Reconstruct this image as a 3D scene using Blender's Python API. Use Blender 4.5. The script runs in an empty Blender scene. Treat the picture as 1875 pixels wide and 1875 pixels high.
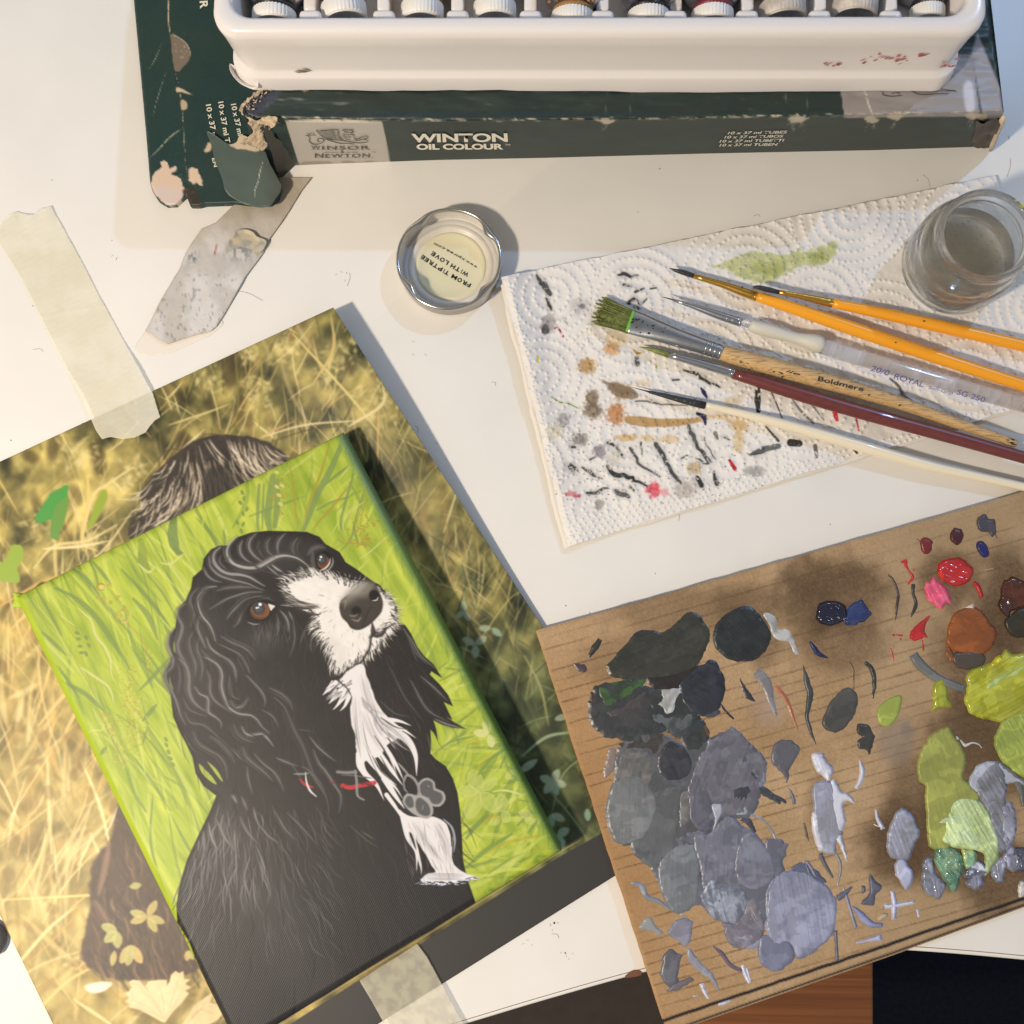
import bpy, bmesh, math, random
import numpy as np
from mathutils import Vector, Matrix
random.seed(7)
rs = np.random.RandomState(11)
SC = bpy.context.scene
COL = SC.collection

# ------------------------------------------------------------------ camera
NX, NY, F, HC = 1000.0, 1150.0, 1875.0, 0.403      # nadir pixel, focal length in pixels, camera height (m)
_d = Vector(((NX-937.5)/F, -(NY-937.5)/F, -1)).normalized()
_q = _d.rotation_difference(Vector((0, 0, -1)))
RM = _q.to_matrix()
cam = bpy.data.cameras.new('camera'); camo = bpy.data.objects.new('camera', cam); COL.objects.link(camo)
camo.location = (0, 0, HC); camo.rotation_euler = RM.to_euler()
cam.sensor_width = 36; cam.sensor_height = 36; cam.lens = 36.0*F/1875.0
cam.dof.use_dof = True; cam.dof.focus_distance = 0.398; cam.dof.aperture_fstop = 18
cam.clip_start = 0.01; cam.clip_end = 20
SC.camera = camo
SC.render.resolution_x = 1024; SC.render.resolution_y = 1024
RMn = np.array(RM)
def PA(px, py, z):
    """photo pixel + height (mm) -> world points (arrays)"""
    px = np.asarray(px, float); py = np.asarray(py, float); z = np.broadcast_to(np.asarray(z, float), px.shape)/1000.0
    v = np.stack([(px-937.5)/F, -(py-937.5)/F, -np.ones_like(px)], -1) @ RMn.T
    t = (z-HC)/v[..., 2]
    return np.stack([v[..., 0]*t, v[..., 1]*t, z], -1)
def P(px, py, z=0.0): return Vector(PA(np.array(px), np.array(py), np.array(z)).tolist())
def PX(p):
    v = (np.asarray(p, float)-np.array([0, 0, HC])) @ RMn
    return np.stack([937.5+F*v[..., 0]/-v[..., 2], 937.5-F*v[..., 1]/-v[..., 2]], -1)
MM = 0.001

# ------------------------------------------------------------------ light
W = bpy.data.worlds.new("World"); SC.world = W; W.use_nodes = True
bg = W.node_tree.nodes['Background']; bg.inputs[1].default_value = 0.34
_g = W.node_tree.nodes.new('ShaderNodeTexCoord'); _n = W.node_tree.nodes.new('ShaderNodeTexNoise'); _n.inputs['Scale'].default_value = 1.7; _n.inputs['Detail'].default_value = 2
_r = W.node_tree.nodes.new('ShaderNodeValToRGB'); _r.color_ramp.elements[0].position = .40; _r.color_ramp.elements[0].color = (.5, .5, .5, 1); _r.color_ramp.elements[1].position = .62; _r.color_ramp.elements[1].color = (1.6, 1.6, 1.62, 1)  # invented bright and dim patches in the surroundings, for reflections in metal
W.node_tree.links.new(_g.outputs['Generated'], _n.inputs['Vector']); W.node_tree.links.new(_n.outputs['Fac'], _r.inputs[0]); W.node_tree.links.new(_r.outputs[0], bg.inputs[0])
def lamp(name, kind, loc, power, color, radius):
    l = bpy.data.lights.new(name, kind); l.energy = power; l.color = color
    if kind == 'AREA': l.shape = 'DISK'; l.size = radius*2
    else: l.shadow_soft_size = radius
    o = bpy.data.objects.new(name, l); COL.objects.link(o); o.location = loc
    return o
def aim(o, p): o.rotation_euler = (Vector(p)-o.location).to_track_quat('-Z', 'Y').to_euler()
lid0 = P(822, 480, 0)
# warm desk lamp at the lower left, cool room light at the upper right
kl = lamp('warm_lamp', 'AREA', lid0+Vector((-0.65, -0.60, 1.0))*0.66, 7.3, (1.0, 0.87, 0.705), 0.036); aim(kl, P(800, 900, 0))
cl = lamp('cool_lamp', 'AREA', lid0+Vector((0.80, 0.75, 1.0))*1.25, 9.5, (0.34, 0.58, 1.0), 0.014); aim(cl, P(900, 900, 0))
SC.view_settings.view_transform = 'Standard'; SC.view_settings.look = 'None'
SC.view_settings.exposure = 0; SC.view_settings.gamma = 1; SC.view_settings.use_curve_mapping = False
SC.render.engine = 'CYCLES'

# ------------------------------------------------------------------ helpers
def lin(c):
    c = np.asarray(c, float)/255.0
    return np.where(c <= 0.04045, c/12.92, ((c+0.055)/1.055)**2.4)
def _hash(ix, iy, seed):
    n = (ix.astype(np.int64)*374761393 + iy.astype(np.int64)*668265263 + seed*1442695041) & 0x7fffffff
    n = ((n ^ (n >> 13))*1274126177) & 0x7fffffff
    return ((n ^ (n >> 16)) & 0xffff)/65535.0
def vn(x, y, seed=0):
    x = np.asarray(x, float); y = np.asarray(y, float)
    ix = np.floor(x); iy = np.floor(y); fx = x-ix; fy = y-iy
    fx = fx*fx*(3-2*fx); fy = fy*fy*(3-2*fy)
    a = _hash(ix, iy, seed); b = _hash(ix+1, iy, seed); c = _hash(ix, iy+1, seed); d = _hash(ix+1, iy+1, seed)
    return (a*(1-fx)+b*fx)*(1-fy)+(c*(1-fx)+d*fx)*fy
def fbm(x, y, seed=0, o=4):
    s = 0; a = 0.5; t = 0
    for i in range(o):
        s = s+a*vn(x*2**i+17.3*i, y*2**i+5.1*i, seed+i); t += a; a *= 0.5
    return s/t
def ss(a, b, x):
    t = np.clip((x-a)/(b-a), 0, 1); return t*t*(3-2*t)
def Z(pts, x0, y0, s): return [(x0+p[0]/s, y0+p[1]/s) for p in pts]
def catmull(pts, closed=False, step=4.0):
    p = np.array(pts, float); n = len(p)
    if n < 3 and not closed:
        out = []
        L = np.hypot(*(p[1]-p[0])); k = max(1, int(L/step))
        t = np.linspace(0, 1, k+1)[:, None]
        return p[0]*(1-t)+p[1]*t
    out = []
    rng = range(n) if closed else range(n-1)
    for i in rng:
        p1 = p[i]; p2 = p[(i+1) % n]
        p0 = p[(i-1) % n] if (closed or i > 0) else 2*p1-p2
        p3 = p[(i+2) % n] if (closed or i < n-2) else 2*p2-p1
        k = max(2, int(np.hypot(*(p2-p1)[:2])/step))
        t = (np.arange(k)/k)[:, None]
        out.append(0.5*((2*p1)+(-p0+p2)*t+(2*p0-5*p1+4*p2-p3)*t*t+(-p0+3*p1-3*p2+p3)*t**3))
    out = np.concatenate(out)
    if not closed: out = np.vstack([out, p[-1]])
    return out
def sdist(X, Y, poly):
    """signed distance (positive inside) to a polygon, on arrays"""
    d2 = np.full(X.shape, 1e12); ins = np.zeros(X.shape, bool)
    n = len(poly)
    for i in range(n):
        ax, ay = poly[i]; bx, by = poly[(i+1) % n]
        dx, dy = bx-ax, by-ay; L = dx*dx+dy*dy+1e-9
        t = np.clip(((X-ax)*dx+(Y-ay)*dy)/L, 0, 1)
        e = (X-ax-t*dx)**2+(Y-ay-t*dy)**2
        d2 = np.minimum(d2, e)
        if ay != by:
            c = ((ay > Y) != (by > Y)) & (X < dx*(Y-ay)/(by-ay)+ax)
            ins ^= c
    d = np.sqrt(d2)
    return np.where(ins, d, -d)

class Ras:
    """a painter's sheet: colours laid down in strokes and patches, later carried by a fine mesh"""
    def __init__(s, x0, y0, x1, y1, sc=1.0):
        s.x0, s.y0, s.sc = x0, y0, sc
        s.w = int((x1-x0)*sc)+1; s.h = int((y1-y0)*sc)+1
        s.a = np.zeros((s.h, s.w, 3), np.float32)
        s.X, s.Y = np.meshgrid(x0+np.arange(s.w)/sc, y0+np.arange(s.h)/sc)
    def fill(s, c): s.a[:] = c
    def box(s, xa, ya, xb, yb):
        i0 = max(0, int((xa-s.x0)*s.sc)-1); i1 = min(s.w, int((xb-s.x0)*s.sc)+2)
        j0 = max(0, int((ya-s.y0)*s.sc)-1); j1 = min(s.h, int((yb-s.y0)*s.sc)+2)
        if i1 <= i0 or j1 <= j0: return None
        return (slice(j0, j1), slice(i0, i1))
    def blend(s, b, m, c):
        m = m[..., None]; c = np.asarray(c, np.float32)
        s.a[b] = s.a[b]*(1-m)+c*m
    def mix(s, m, c): s.blend((slice(None), slice(None)), m, c)
    def poly(s, pts, c, al=1.0, soft=1.2, wob=0.0, ws=12.0, smooth=True, seed=1, var=0.0):
        p = catmull(pts, True, 6.0) if smooth else np.array(pts, float)
        m = 2+soft+wob
        b = s.box(p[:, 0].min()-m, p[:, 1].min()-m, p[:, 0].max()+m, p[:, 1].max()+m)
        if b is None: return
        X, Y = s.X[b], s.Y[b]
        if wob: X = X+(fbm(X/ws, Y/ws, seed, 3)-.5)*2*wob; Y = Y+(fbm(X/ws+50, Y/ws, seed+9, 3)-.5)*2*wob
        sd = sdist(X, Y, p)
        mk = ss(-soft, soft, sd)*al
        if var:
            v = 1+(fbm(s.X[b]/9, s.Y[b]/9, seed+3, 3)-.5)*2*var
            c = np.asarray(c, np.float32)*v[..., None]
        s.blend(b, mk, c)
    def stroke(s, pts, w, c, al=1.0, soft=0.8, dry=0.0, taper=True, step=5.0):
        p = catmull(pts, False, step); n = len(p)
        t = np.linspace(0, 1, n)
        if np.isscalar(w):
            ww = w*0.5*(np.sin(np.pi*np.clip(t*0.9+0.08, 0, 1))**0.6 if taper else np.ones(n))
        else: ww = 0.5*np.interp(t, np.linspace(0, 1, len(w)), w)
        m = ww.max()+soft+1
        b = s.box(p[:, 0].min()-m, p[:, 1].min()-m, p[:, 0].max()+m, p[:, 1].max()+m)
        if b is None: return
        X, Y = s.X[b], s.Y[b]; mk = np.zeros(X.shape, np.float32)
        oi, oj = b[1].start, b[0].start
        for i in range(n-1):
            ax, ay = p[i]; bx, by = p[i+1]; r = max(ww[i], ww[i+1])+soft+1
            i0 = max(0, int((min(ax, bx)-r-s.x0)*s.sc)-oi); i1 = int((max(ax, bx)+r-s.x0)*s.sc)+2-oi
            j0 = max(0, int((min(ay, by)-r-s.y0)*s.sc)-oj); j1 = int((max(ay, by)+r-s.y0)*s.sc)+2-oj
            if i1 <= 0 or j1 <= 0: continue
            xx = X[j0:j1, i0:i1]; yy = Y[j0:j1, i0:i1]
            if xx.size == 0: continue
            dx, dy = bx-ax, by-ay; L = dx*dx+dy*dy+1e-9
            tt = np.clip(((xx-ax)*dx+(yy-ay)*dy)/L, 0, 1)
            d = np.hypot(xx-ax-tt*dx, yy-ay-tt*dy)
            r0 = ww[i]*(1-tt)+ww[i+1]*tt
            k = ss(-soft, soft, r0-d)*np.clip(r0/0.5, 0.15, 1)
            mk[j0:j1, i0:i1] = np.maximum(mk[j0:j1, i0:i1], k)
        if dry: mk = mk*ss(dry-.25, dry+.1, vn(X/2.2, Y/2.2, 5)*.6+vn(X/6, Y/6, 8)*.4)
        s.blend(b, mk*al, c)
    def ell(s, cx, cy, rx, ry, c, al=1.0, soft=1.0, rot=0.0):
        r = max(rx, ry)+soft+1; b = s.box(cx-r, cy-r, cx+r, cy+r)
        if b is None: return
        dx, dy = s.X[b]-cx, s.Y[b]-cy; co, si = math.cos(rot), math.sin(rot)
        u = (dx*co+dy*si)/rx; v = (-dx*si+dy*co)/ry
        q = np.sqrt(u*u+v*v)+1e-6
        d = (1-q)*min(rx, ry)
        s.blend(b, ss(-soft, soft, d)*al, c)
    def blur(s, k, sel=None):
        a = s.a.copy()
        for _ in range(k):
            a[1:-1, :] = (a[:-2, :]+2*a[1:-1, :]+a[2:, :])/4
            a[:, 1:-1] = (a[:, :-2]+2*a[:, 1:-1]+a[:, 2:])/4
        if sel is None: s.a = a
        else: s.a = s.a*(1-sel[..., None])+a*sel[..., None]
    def sample(s, px, py):
        x = np.clip((px-s.x0)*s.sc, 0, s.w-1.001); y = np.clip((py-s.y0)*s.sc, 0, s.h-1.001)
        i = x.astype(int); j = y.astype(int); fx = (x-i)[..., None]; fy = (y-j)[..., None]
        a = s.a
        c = (a[j, i]*(1-fx)+a[j, i+1]*fx)*(1-fy)+(a[j+1, i]*(1-fx)+a[j+1, i+1]*fx)*fy
        return lin(np.clip(c, 0, 255))

# ---- objects
def tag(o, label=None, cat=None, group=None, kind=None):
    if label: o['label'] = label
    if cat: o['category'] = cat
    if group: o['group'] = group
    if kind: o['kind'] = kind
    return o
def empty(name, loc, label, cat, group=None):
    o = bpy.data.objects.new(name, None); COL.objects.link(o); o.location = loc; o.empty_display_size = 0.01
    return tag(o, label, cat, group)
def link(name, me, mat=None, parent=None, smooth=True):
    o = bpy.data.objects.new(name, me); COL.objects.link(o)
    if mat: me.materials.append(mat)
    if smooth: me.polygons.foreach_set('use_smooth', np.ones(len(me.polygons), bool))
    if parent is not None:
        o.parent = parent
        if parent.parent is None: o.matrix_parent_inverse = Matrix.Translation(-parent.location)
        else: o.matrix_parent_inverse = Matrix.Identity(4)
    return o
def mesh_np(co, faces, col=None):
    me = bpy.data.meshes.new('m'); co = np.asarray(co, np.float32).reshape(-1, 3)
    faces = np.asarray(faces, np.int32); nf, k = faces.shape
    me.vertices.add(len(co)); me.vertices.foreach_set('co', co.ravel())
    me.loops.add(nf*k); me.loops.foreach_set('vertex_index', faces.ravel())
    me.polygons.add(nf); me.polygons.foreach_set('loop_start', np.arange(0, nf*k, k, dtype=np.int32))
    me.polygons.foreach_set('loop_total', np.full(nf, k, np.int32))
    me.update(calc_edges=True)
    if col is not None:
        at = me.color_attributes.new('Col', 'FLOAT_COLOR', 'POINT')
        c = np.ones((len(co), 4), np.float32); c[:, :3] = np.asarray(col).reshape(-1, 3)
        at.data.foreach_set('color', c.ravel())
    return me
def compact(co, faces, col=None):
    used = np.unique(faces); mp = np.full(len(co), -1); mp[used] = np.arange(len(used))
    return co[used], mp[faces], (None if col is None else col[used])
def grid_faces(nv, nu, keep=None):
    j, i = np.meshgrid(np.arange(nv-1), np.arange(nu-1), indexing='ij')
    a = j*nu+i
    f = np.stack([a, a+nu, a+nu+1, a+1], -1)
    if keep is not None: f = f[keep]
    return f.reshape(-1, 4)

# ---- materials
def newmat(name):
    m = bpy.data.materials.new(name); m.use_nodes = True
    return m, m.node_tree, m.node_tree.nodes['Principled BSDF']
def mat(name, col, rough=0.5, metal=0.0, spec=0.5, bump=0.0, bscale=800.0, var=0.0, vscale=60.0, trans=0.0, ior=1.45, coat=0.0, sss=0.0):
    m, nt, b = newmat(name)
    c = tuple(lin(col))+(1,)
    b.inputs['Base Color'].default_value = c; b.inputs['Roughness'].default_value = rough
    b.inputs['Metallic'].default_value = metal; b.inputs['Specular IOR Level'].default_value = spec
    b.inputs['IOR'].default_value = ior; b.inputs['Transmission Weight'].default_value = trans
    b.inputs['Coat Weight'].default_value = coat
    tc = nt.nodes.new('ShaderNodeTexCoord')
    if sss:
        b.inputs['Subsurface Weight'].default_value = sss; b.inputs['Subsurface Radius'].default_value = (1, .9, .8); b.inputs['Subsurface Scale'].default_value = 0.003
    if var:
        n = nt.nodes.new('ShaderNodeTexNoise'); n.inputs['Scale'].default_value = vscale; n.inputs['Detail'].default_value = 6
        nt.links.new(tc.outputs['Object'], n.inputs['Vector'])
        r = nt.nodes.new('ShaderNodeValToRGB'); r.color_ramp.elements[0].position = .3; r.color_ramp.elements[1].position = .7
        r.color_ramp.elements[0].color = tuple(x*(1-var) for x in c[:3])+(1,); r.color_ramp.elements[1].color = tuple(min(1, x*(1+var)) for x in c[:3])+(1,)
        nt.links.new(n.outputs['Fac'], r.inputs['Fac']); nt.links.new(r.outputs['Color'], b.inputs['Base Color'])
    if bump:
        n = nt.nodes.new('ShaderNodeTexNoise'); n.inputs['Scale'].default_value = bscale; n.inputs['Detail'].default_value = 4
        nt.links.new(tc.outputs['Object'], n.inputs['Vector'])
        bp = nt.nodes.new('ShaderNodeBump'); bp.inputs['Strength'].default_value = 1.0; bp.inputs['Distance'].default_value = bump*MM
        nt.links.new(n.outputs['Fac'], bp.inputs['Height']); nt.links.new(bp.outputs['Normal'], b.inputs['Normal'])
    return m
def vmat(name, rough=0.5, spec=0.4, bump=0.0, bscale=800.0, k=1.0, coat=0.0, weave=None):
    """colour laid on the mesh itself, plus fine relief"""
    m, nt, b = newmat(name)
    a = nt.nodes.new('ShaderNodeVertexColor'); a.layer_name = 'Col'
    mx = nt.nodes.new('ShaderNodeVectorMath'); mx.operation = 'SCALE'; mx.inputs['Scale'].default_value = k
    nt.links.new(a.outputs['Color'], mx.inputs[0]); nt.links.new(mx.outputs[0], b.inputs['Base Color'])
    b.inputs['Roughness'].default_value = rough; b.inputs['Specular IOR Level'].default_value = spec; b.inputs['Coat Weight'].default_value = coat
    tc = nt.nodes.new('ShaderNodeTexCoord')
    if weave:
        ang, sc, dist = weave
        mp = nt.nodes.new('ShaderNodeMapping'); mp.inputs['Rotation'].default_value = (0, 0, ang)
        nt.links.new(tc.outputs['Object'], mp.inputs['Vector'])
        w1 = nt.nodes.new('ShaderNodeTexWave'); w1.bands_direction = 'X'; w1.inputs['Scale'].default_value = sc; w1.inputs['Distortion'].default_value = .6; w1.inputs['Detail'].default_value = 1
        w2 = nt.nodes.new('ShaderNodeTexWave'); w2.bands_direction = 'Y'; w2.inputs['Scale'].default_value = sc; w2.inputs['Distortion'].default_value = .6; w2.inputs['Detail'].default_value = 1
        nt.links.new(mp.outputs[0], w1.inputs['Vector']); nt.links.new(mp.outputs[0], w2.inputs['Vector'])
        ad = nt.nodes.new('ShaderNodeMath'); ad.operation = 'ADD'
        nt.links.new(w1.outputs['Fac'], ad.inputs[0]); nt.links.new(w2.outputs['Fac'], ad.inputs[1])
        bp = nt.nodes.new('ShaderNodeBump'); bp.inputs['Strength'].default_value = 1; bp.inputs['Distance'].default_value = dist*MM
        nt.links.new(ad.outputs[0], bp.inputs['Height']); nt.links.new(bp.outputs['Normal'], b.inputs['Normal'])
    elif bump:
        n = nt.nodes.new('ShaderNodeTexNoise'); n.inputs['Scale'].default_value = bscale; n.inputs['Detail'].default_value = 4
        nt.links.new(tc.outputs['Object'], n.inputs['Vector'])
        bp = nt.nodes.new('ShaderNodeBump'); bp.inputs['Strength'].default_value = 1; bp.inputs['Distance'].default_value = bump*MM
        nt.links.new(n.outputs['Fac'], bp.inputs['Height']); nt.links.new(bp.outputs['Normal'], b.inputs['Normal'])
    return m

# ---- shape builders
def sheet(pxf, nu, nv, zf, ras=None, thick=0.4, keepf=None, colf=None):
    """a sheet following pixel map pxf(u,v) at height zf(u,v,px,py) mm, with a skirt down by `thick` mm"""
    u, v = np.meshgrid(np.linspace(0, 1, nu), np.linspace(0, 1, nv))
    px, py = pxf(u, v)
    z = zf(u, v, px, py)
    co = PA(px, py, z).reshape(-1, 3)
    col = ras.sample(px, py) if ras is not None else colf(u, v, px, py)
    col = col.reshape(-1, 3)
    f = grid_faces(nv, nu)
    ring = np.concatenate([np.arange(nu), np.arange(1, nv)*nu+nu-1, (nv-1)*nu+np.arange(nu-2, -1, -1), np.arange(nv-2, 0, -1)*nu])
    lo = co[ring].copy(); lo[:, 2] -= thick*MM
    n0 = len(co); m = len(ring); a = np.arange(m); b = (a+1) % m
    sk = np.stack([ring[a], ring[b], n0+b, n0+a], -1)
    return mesh_np(np.vstack([co, lo]), np.vstack([f, sk]), np.vstack([col, col[ring]*.9]))
def quad(TL, TR, BR, BL):
    TL, TR, BR, BL = map(np.array, (TL, TR, BR, BL))
    def f(u, v):
        u = u[..., None]; v = v[..., None]
        p = (TL*(1-u)+TR*u)*(1-v)+(BL*(1-u)+BR*u)*v
        return p[..., 0], p[..., 1]
    return f
def lathe(p0, p1, prof, seg=24, flat=None, up=Vector((0, 0, 1))):
    """prof: (t along p0->p1 in mm, radius mm[, radius across mm]); round closed ends"""
    p0 = Vector(p0); p1 = Vector(p1); ax = (p1-p0).normalized()
    s = ax.cross(up); s = s.normalized() if s.length > 1e-4 else Vector((1, 0, 0)); w = s.cross(ax).normalized()
    co = []; n = len(prof)
    for q in prof:
        c = p0+ax*q[0]*MM; ra = q[1]; rb = q[2] if len(q) > 2 else q[1]
        for k in range(seg):
            a = 2*math.pi*k/seg
            co.append(c+s*math.cos(a)*ra*MM+w*math.sin(a)*rb*MM)
    f = []
    for i in range(n-1):
        for k in range(seg):
            f.append((i*seg+k, i*seg+(k+1) % seg, (i+1)*seg+(k+1) % seg, (i+1)*seg+k))
    me = bpy.data.meshes.new('m'); me.from_pydata([tuple(c) for c in co], [], f+[tuple(range(seg)), tuple(range((n-1)*seg+seg-1, (n-1)*seg-1, -1))])
    me.validate(); bm = bmesh.new(); bm.from_mesh(me); bmesh.ops.recalc_face_normals(bm, faces=bm.faces); bm.to_mesh(me); bm.free()
    return me
def box_np(c8): # 8 corners: bottom 4 (ccw), top 4
    f = [(0, 3, 2, 1), (4, 5, 6, 7), (0, 1, 5, 4), (1, 2, 6, 5), (2, 3, 7, 6), (3, 0, 4, 7)]
    me = bpy.data.meshes.new('m'); me.from_pydata([tuple(c) for c in c8], [], f)
    return me
def bevel(me, w, seg=3, ang=0.5):
    bm = bmesh.new(); bm.from_mesh(me); bmesh.ops.recalc_face_normals(bm, faces=bm.faces)
    ed = [e for e in bm.edges if len(e.link_faces) == 2 and e.calc_face_angle(0) > ang]
    bmesh.ops.bevel(bm, geom=ed, offset=w*MM, segments=seg, profile=0.5, affect='EDGES'); bm.to_mesh(me); bm.free(); return me
def slab(poly, z0, z1, bev=0.0):
    """polygon in photo pixels extruded from z0 to z1 (mm), taken at z1"""
    n = len(poly); q = np.array(poly, float); top = PA(q[:, 0], q[:, 1], z1)
    bot = top.copy(); bot[:, 2] = z0*MM
    me = bpy.data.meshes.new('m')
    me.from_pydata([tuple(c) for c in np.vstack([bot, top])], [], [tuple(range(n-1, -1, -1)), tuple(range(n, 2*n))]+[(i, (i+1) % n, n+(i+1) % n, n+i) for i in range(n)])
    bm = bmesh.new(); bm.from_mesh(me); bmesh.ops.recalc_face_normals(bm, faces=bm.faces); bm.to_mesh(me); bm.free()
    if bev: bevel(me, bev)
    return me
def join(mes):
    bm = bmesh.new()
    for m in mes: bm.from_mesh(m)
    me = bpy.data.meshes.new('m'); bm.to_mesh(me); bm.free(); return me
def text_mesh(s, O, R, U, w=None, size=None, ext=0.03, bold=0.0, space=1.0, shear=0.0, mapper=None):
    """lettering: O world origin, R/U world unit vectors, w = total width in metres"""
    cu = bpy.data.curves.new('t', 'FONT'); cu.body = s; cu.size = 1; cu.offset = bold; cu.space_character = space; cu.shear = shear
    cu.extrude = 0.0
    ob = bpy.data.objects.new('t', cu); COL.objects.link(ob); bpy.context.view_layer.update()
    dg = bpy.context.evaluated_depsgraph_get(); me = bpy.data.meshes.new_from_object(ob.evaluated_get(dg)); bpy.data.objects.remove(ob)
    xs = [v.co.x for v in me.vertices]; ys = [v.co.y for v in me.vertices]
    x0, x1, y0, y1 = min(xs), max(xs), 0.0, 0.7
    sx = (w/(x1-x0)); sy = size/(0.7)
    N = R.cross(U).normalized()
    for v in me.vertices:
        a = (v.co.x-x0)*sx; b = v.co.y*sy
        v.co = mapper(a, b) if mapper else (O+R*a+U*b+N*ext*MM)
    return me
def ribbon(pts3, w, N):
    """flat line of width w (m) through 3D points lying on a face with normal N"""
    v = []; f = []
    n = len(pts3)
    for i, p in enumerate(pts3):
        d = (pts3[min(i+1, n-1)]-pts3[max(i-1, 0)]); s = d.cross(N).normalized()*w*0.5
        v += [p+s, p-s]
        if i: f.append((2*i-2, 2*i-1, 2*i+1, 2*i))
    me = bpy.data.meshes.new('m'); me.from_pydata([tuple(a) for a in v], [], f); return me
def sdn(X, Y, poly):
    d2 = np.full(X.shape, 1e12); ins = np.zeros(X.shape, bool); NXx = X.copy(); NYy = Y.copy(); n = len(poly)
    for i in range(n):
        ax, ay = poly[i]; bx, by = poly[(i+1) % n]; dx, dy = bx-ax, by-ay; L = dx*dx+dy*dy+1e-9
        t = np.clip(((X-ax)*dx+(Y-ay)*dy)/L, 0, 1); qx = ax+t*dx; qy = ay+t*dy
        e = (X-qx)**2+(Y-qy)**2; k = e < d2
        d2 = np.where(k, e, d2); NXx = np.where(k, qx, NXx); NYy = np.where(k, qy, NYy)
        if ay != by: ins ^= ((ay > Y) != (by > Y)) & (X < dx*(Y-ay)/(by-ay)+ax)
    d = np.sqrt(d2); return np.where(ins, d, -d), NXx, NYy
def patch(poly, step, zf, ras=None, colf=None, thick=0.0, smooth=True, f3=None):
    """a cut-out sheet with a clean outline (photo pixels), height zf(px,py,sd) in mm, optional skirt"""
    p = catmull(poly, True, 5.0) if smooth else np.array(poly, float)
    x0, y0 = p.min(0)-step; x1, y1 = p.max(0)+step
    X, Y = np.meshgrid(np.arange(x0, x1+step, step), np.arange(y0, y1+step, step))
    sd, QX, QY = sdn(X, Y, p); ins = sd > 0
    c4 = ins[:-1, :-1] | ins[1:, :-1] | ins[:-1, 1:] | ins[1:, 1:]
    X = np.where(ins, X, QX); Y = np.where(ins, Y, QY); sd = np.maximum(sd, 0)
    z = zf(X, Y, sd)
    co = (PA(X, Y, z) if f3 is None else f3(X, Y, z)).reshape(-1, 3)
    col = None
    if ras is not None: col = ras.sample(X, Y).reshape(-1, 3)
    elif colf is not None: col = np.asarray(colf(X, Y, sd)).reshape(-1, 3)
    f = grid_faces(X.shape[0], X.shape[1], c4)
    co, f, col = compact(co, f, col)
    if thick:
        e = np.concatenate([f[:, [0, 1]], f[:, [1, 2]], f[:, [2, 3]], f[:, [3, 0]]]); key = np.sort(e, 1)
        k = key[:, 0].astype(np.int64)*len(co)+key[:, 1]; _, idx, cnt = np.unique(k, return_index=True, return_counts=True)
        be = e[idx[cnt == 1]]; n0 = len(co); used = np.unique(be); mp = np.zeros(n0, int); mp[used] = n0+np.arange(len(used))
        lo = co[used].copy(); lo[:, 2] -= thick*MM
        f = np.vstack([f, np.stack([be[:, 0], mp[be[:, 0]], mp[be[:, 1]], be[:, 1]], -1)]); co = np.vstack([co, lo])
        if col is not None: col = np.vstack([col, col[used]*.85])
    return mesh_np(co, f, col)
def text_px(s, p0, p1, up, f, bold=0.0, space=1.0, shear=0.0):
    cu = bpy.data.curves.new('t', 'FONT'); cu.body = s; cu.size = 1; cu.offset = bold; cu.space_character = space; cu.shear = shear
    ob = bpy.data.objects.new('t', cu); COL.objects.link(ob); bpy.context.view_layer.update()
    dg = bpy.context.evaluated_depsgraph_get(); me = bpy.data.meshes.new_from_object(ob.evaluated_get(dg)); bpy.data.objects.remove(ob)
    xs = [v.co.x for v in me.vertices]; x0, x1 = min(xs), max(xs)
    for v in me.vertices:
        a = (v.co.x-x0)/(x1-x0); b = v.co.y/0.7
        v.co = f(p0[0]+a*(p1[0]-p0[0])+b*up[0], p0[1]+a*(p1[1]-p0[1])+b*up[1])
    return me
def line_px(pts, w, f, taper=False, sm=True):
    p = catmull(pts, False, 1.5) if sm else np.array(pts, float); n = len(p); v = []; fc = []
    for i in range(n):
        d = p[min(i+1, n-1)]-p[max(i-1, 0)]; d = d/(np.hypot(*d)+1e-9)
        ww = w*(math.sin(math.pi*min(max(i/(n-1), .06), .94)) if taper else 1)*.5
        v += [f(p[i][0]-d[1]*ww, p[i][1]+d[0]*ww), f(p[i][0]+d[1]*ww, p[i][1]-d[0]*ww)]
        if i: fc.append((2*i-2, 2*i-1, 2*i+1, 2*i))
    me = bpy.data.meshes.new('m'); me.from_pydata([tuple(a) for a in v], [], fc); return me

# ================================================================== SETTING: table, wood, floor
m_table = mat('white_laminate', (223, 219, 212), rough=0.32, spec=0.35, var=0.03, vscale=25, bump=0.01, bscale=700)
m_edge = mat('white_edge_band', (225, 220, 212), rough=0.4)
m_chip = mat('brown_chipboard', (110, 75, 55), rough=0.9, bump=.2)
edge = [(-1200, 2250), (400, 2000), (700, 1921), (850, 1877), (1000, 1832), (1172, 1784), (1300, 1755), (1420, 1741), (1540, 1736), (1640, 1740), (1875, 1759), (2400, 1815)]
tp = [(-1200, -1200), (-1200, 2250)]+[tuple(a) for a in catmull(edge, False, 30)][1:]+[(2700, 1850), (2700, -1200)]
table = empty('table', P(900, 900, -18), 'white laminate table with a wavy front edge, carrying all the paints and brushes', 'table')
link('tabletop', slab(tp, -18, 0, bev=1.2), m_table, table)
link('edge_line', line_px([(x, y-9.0) for x, y in catmull(edge, False, 30)], 1.3, lambda x, y: P(x, y, .02), sm=False), m_chip, table)
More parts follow.
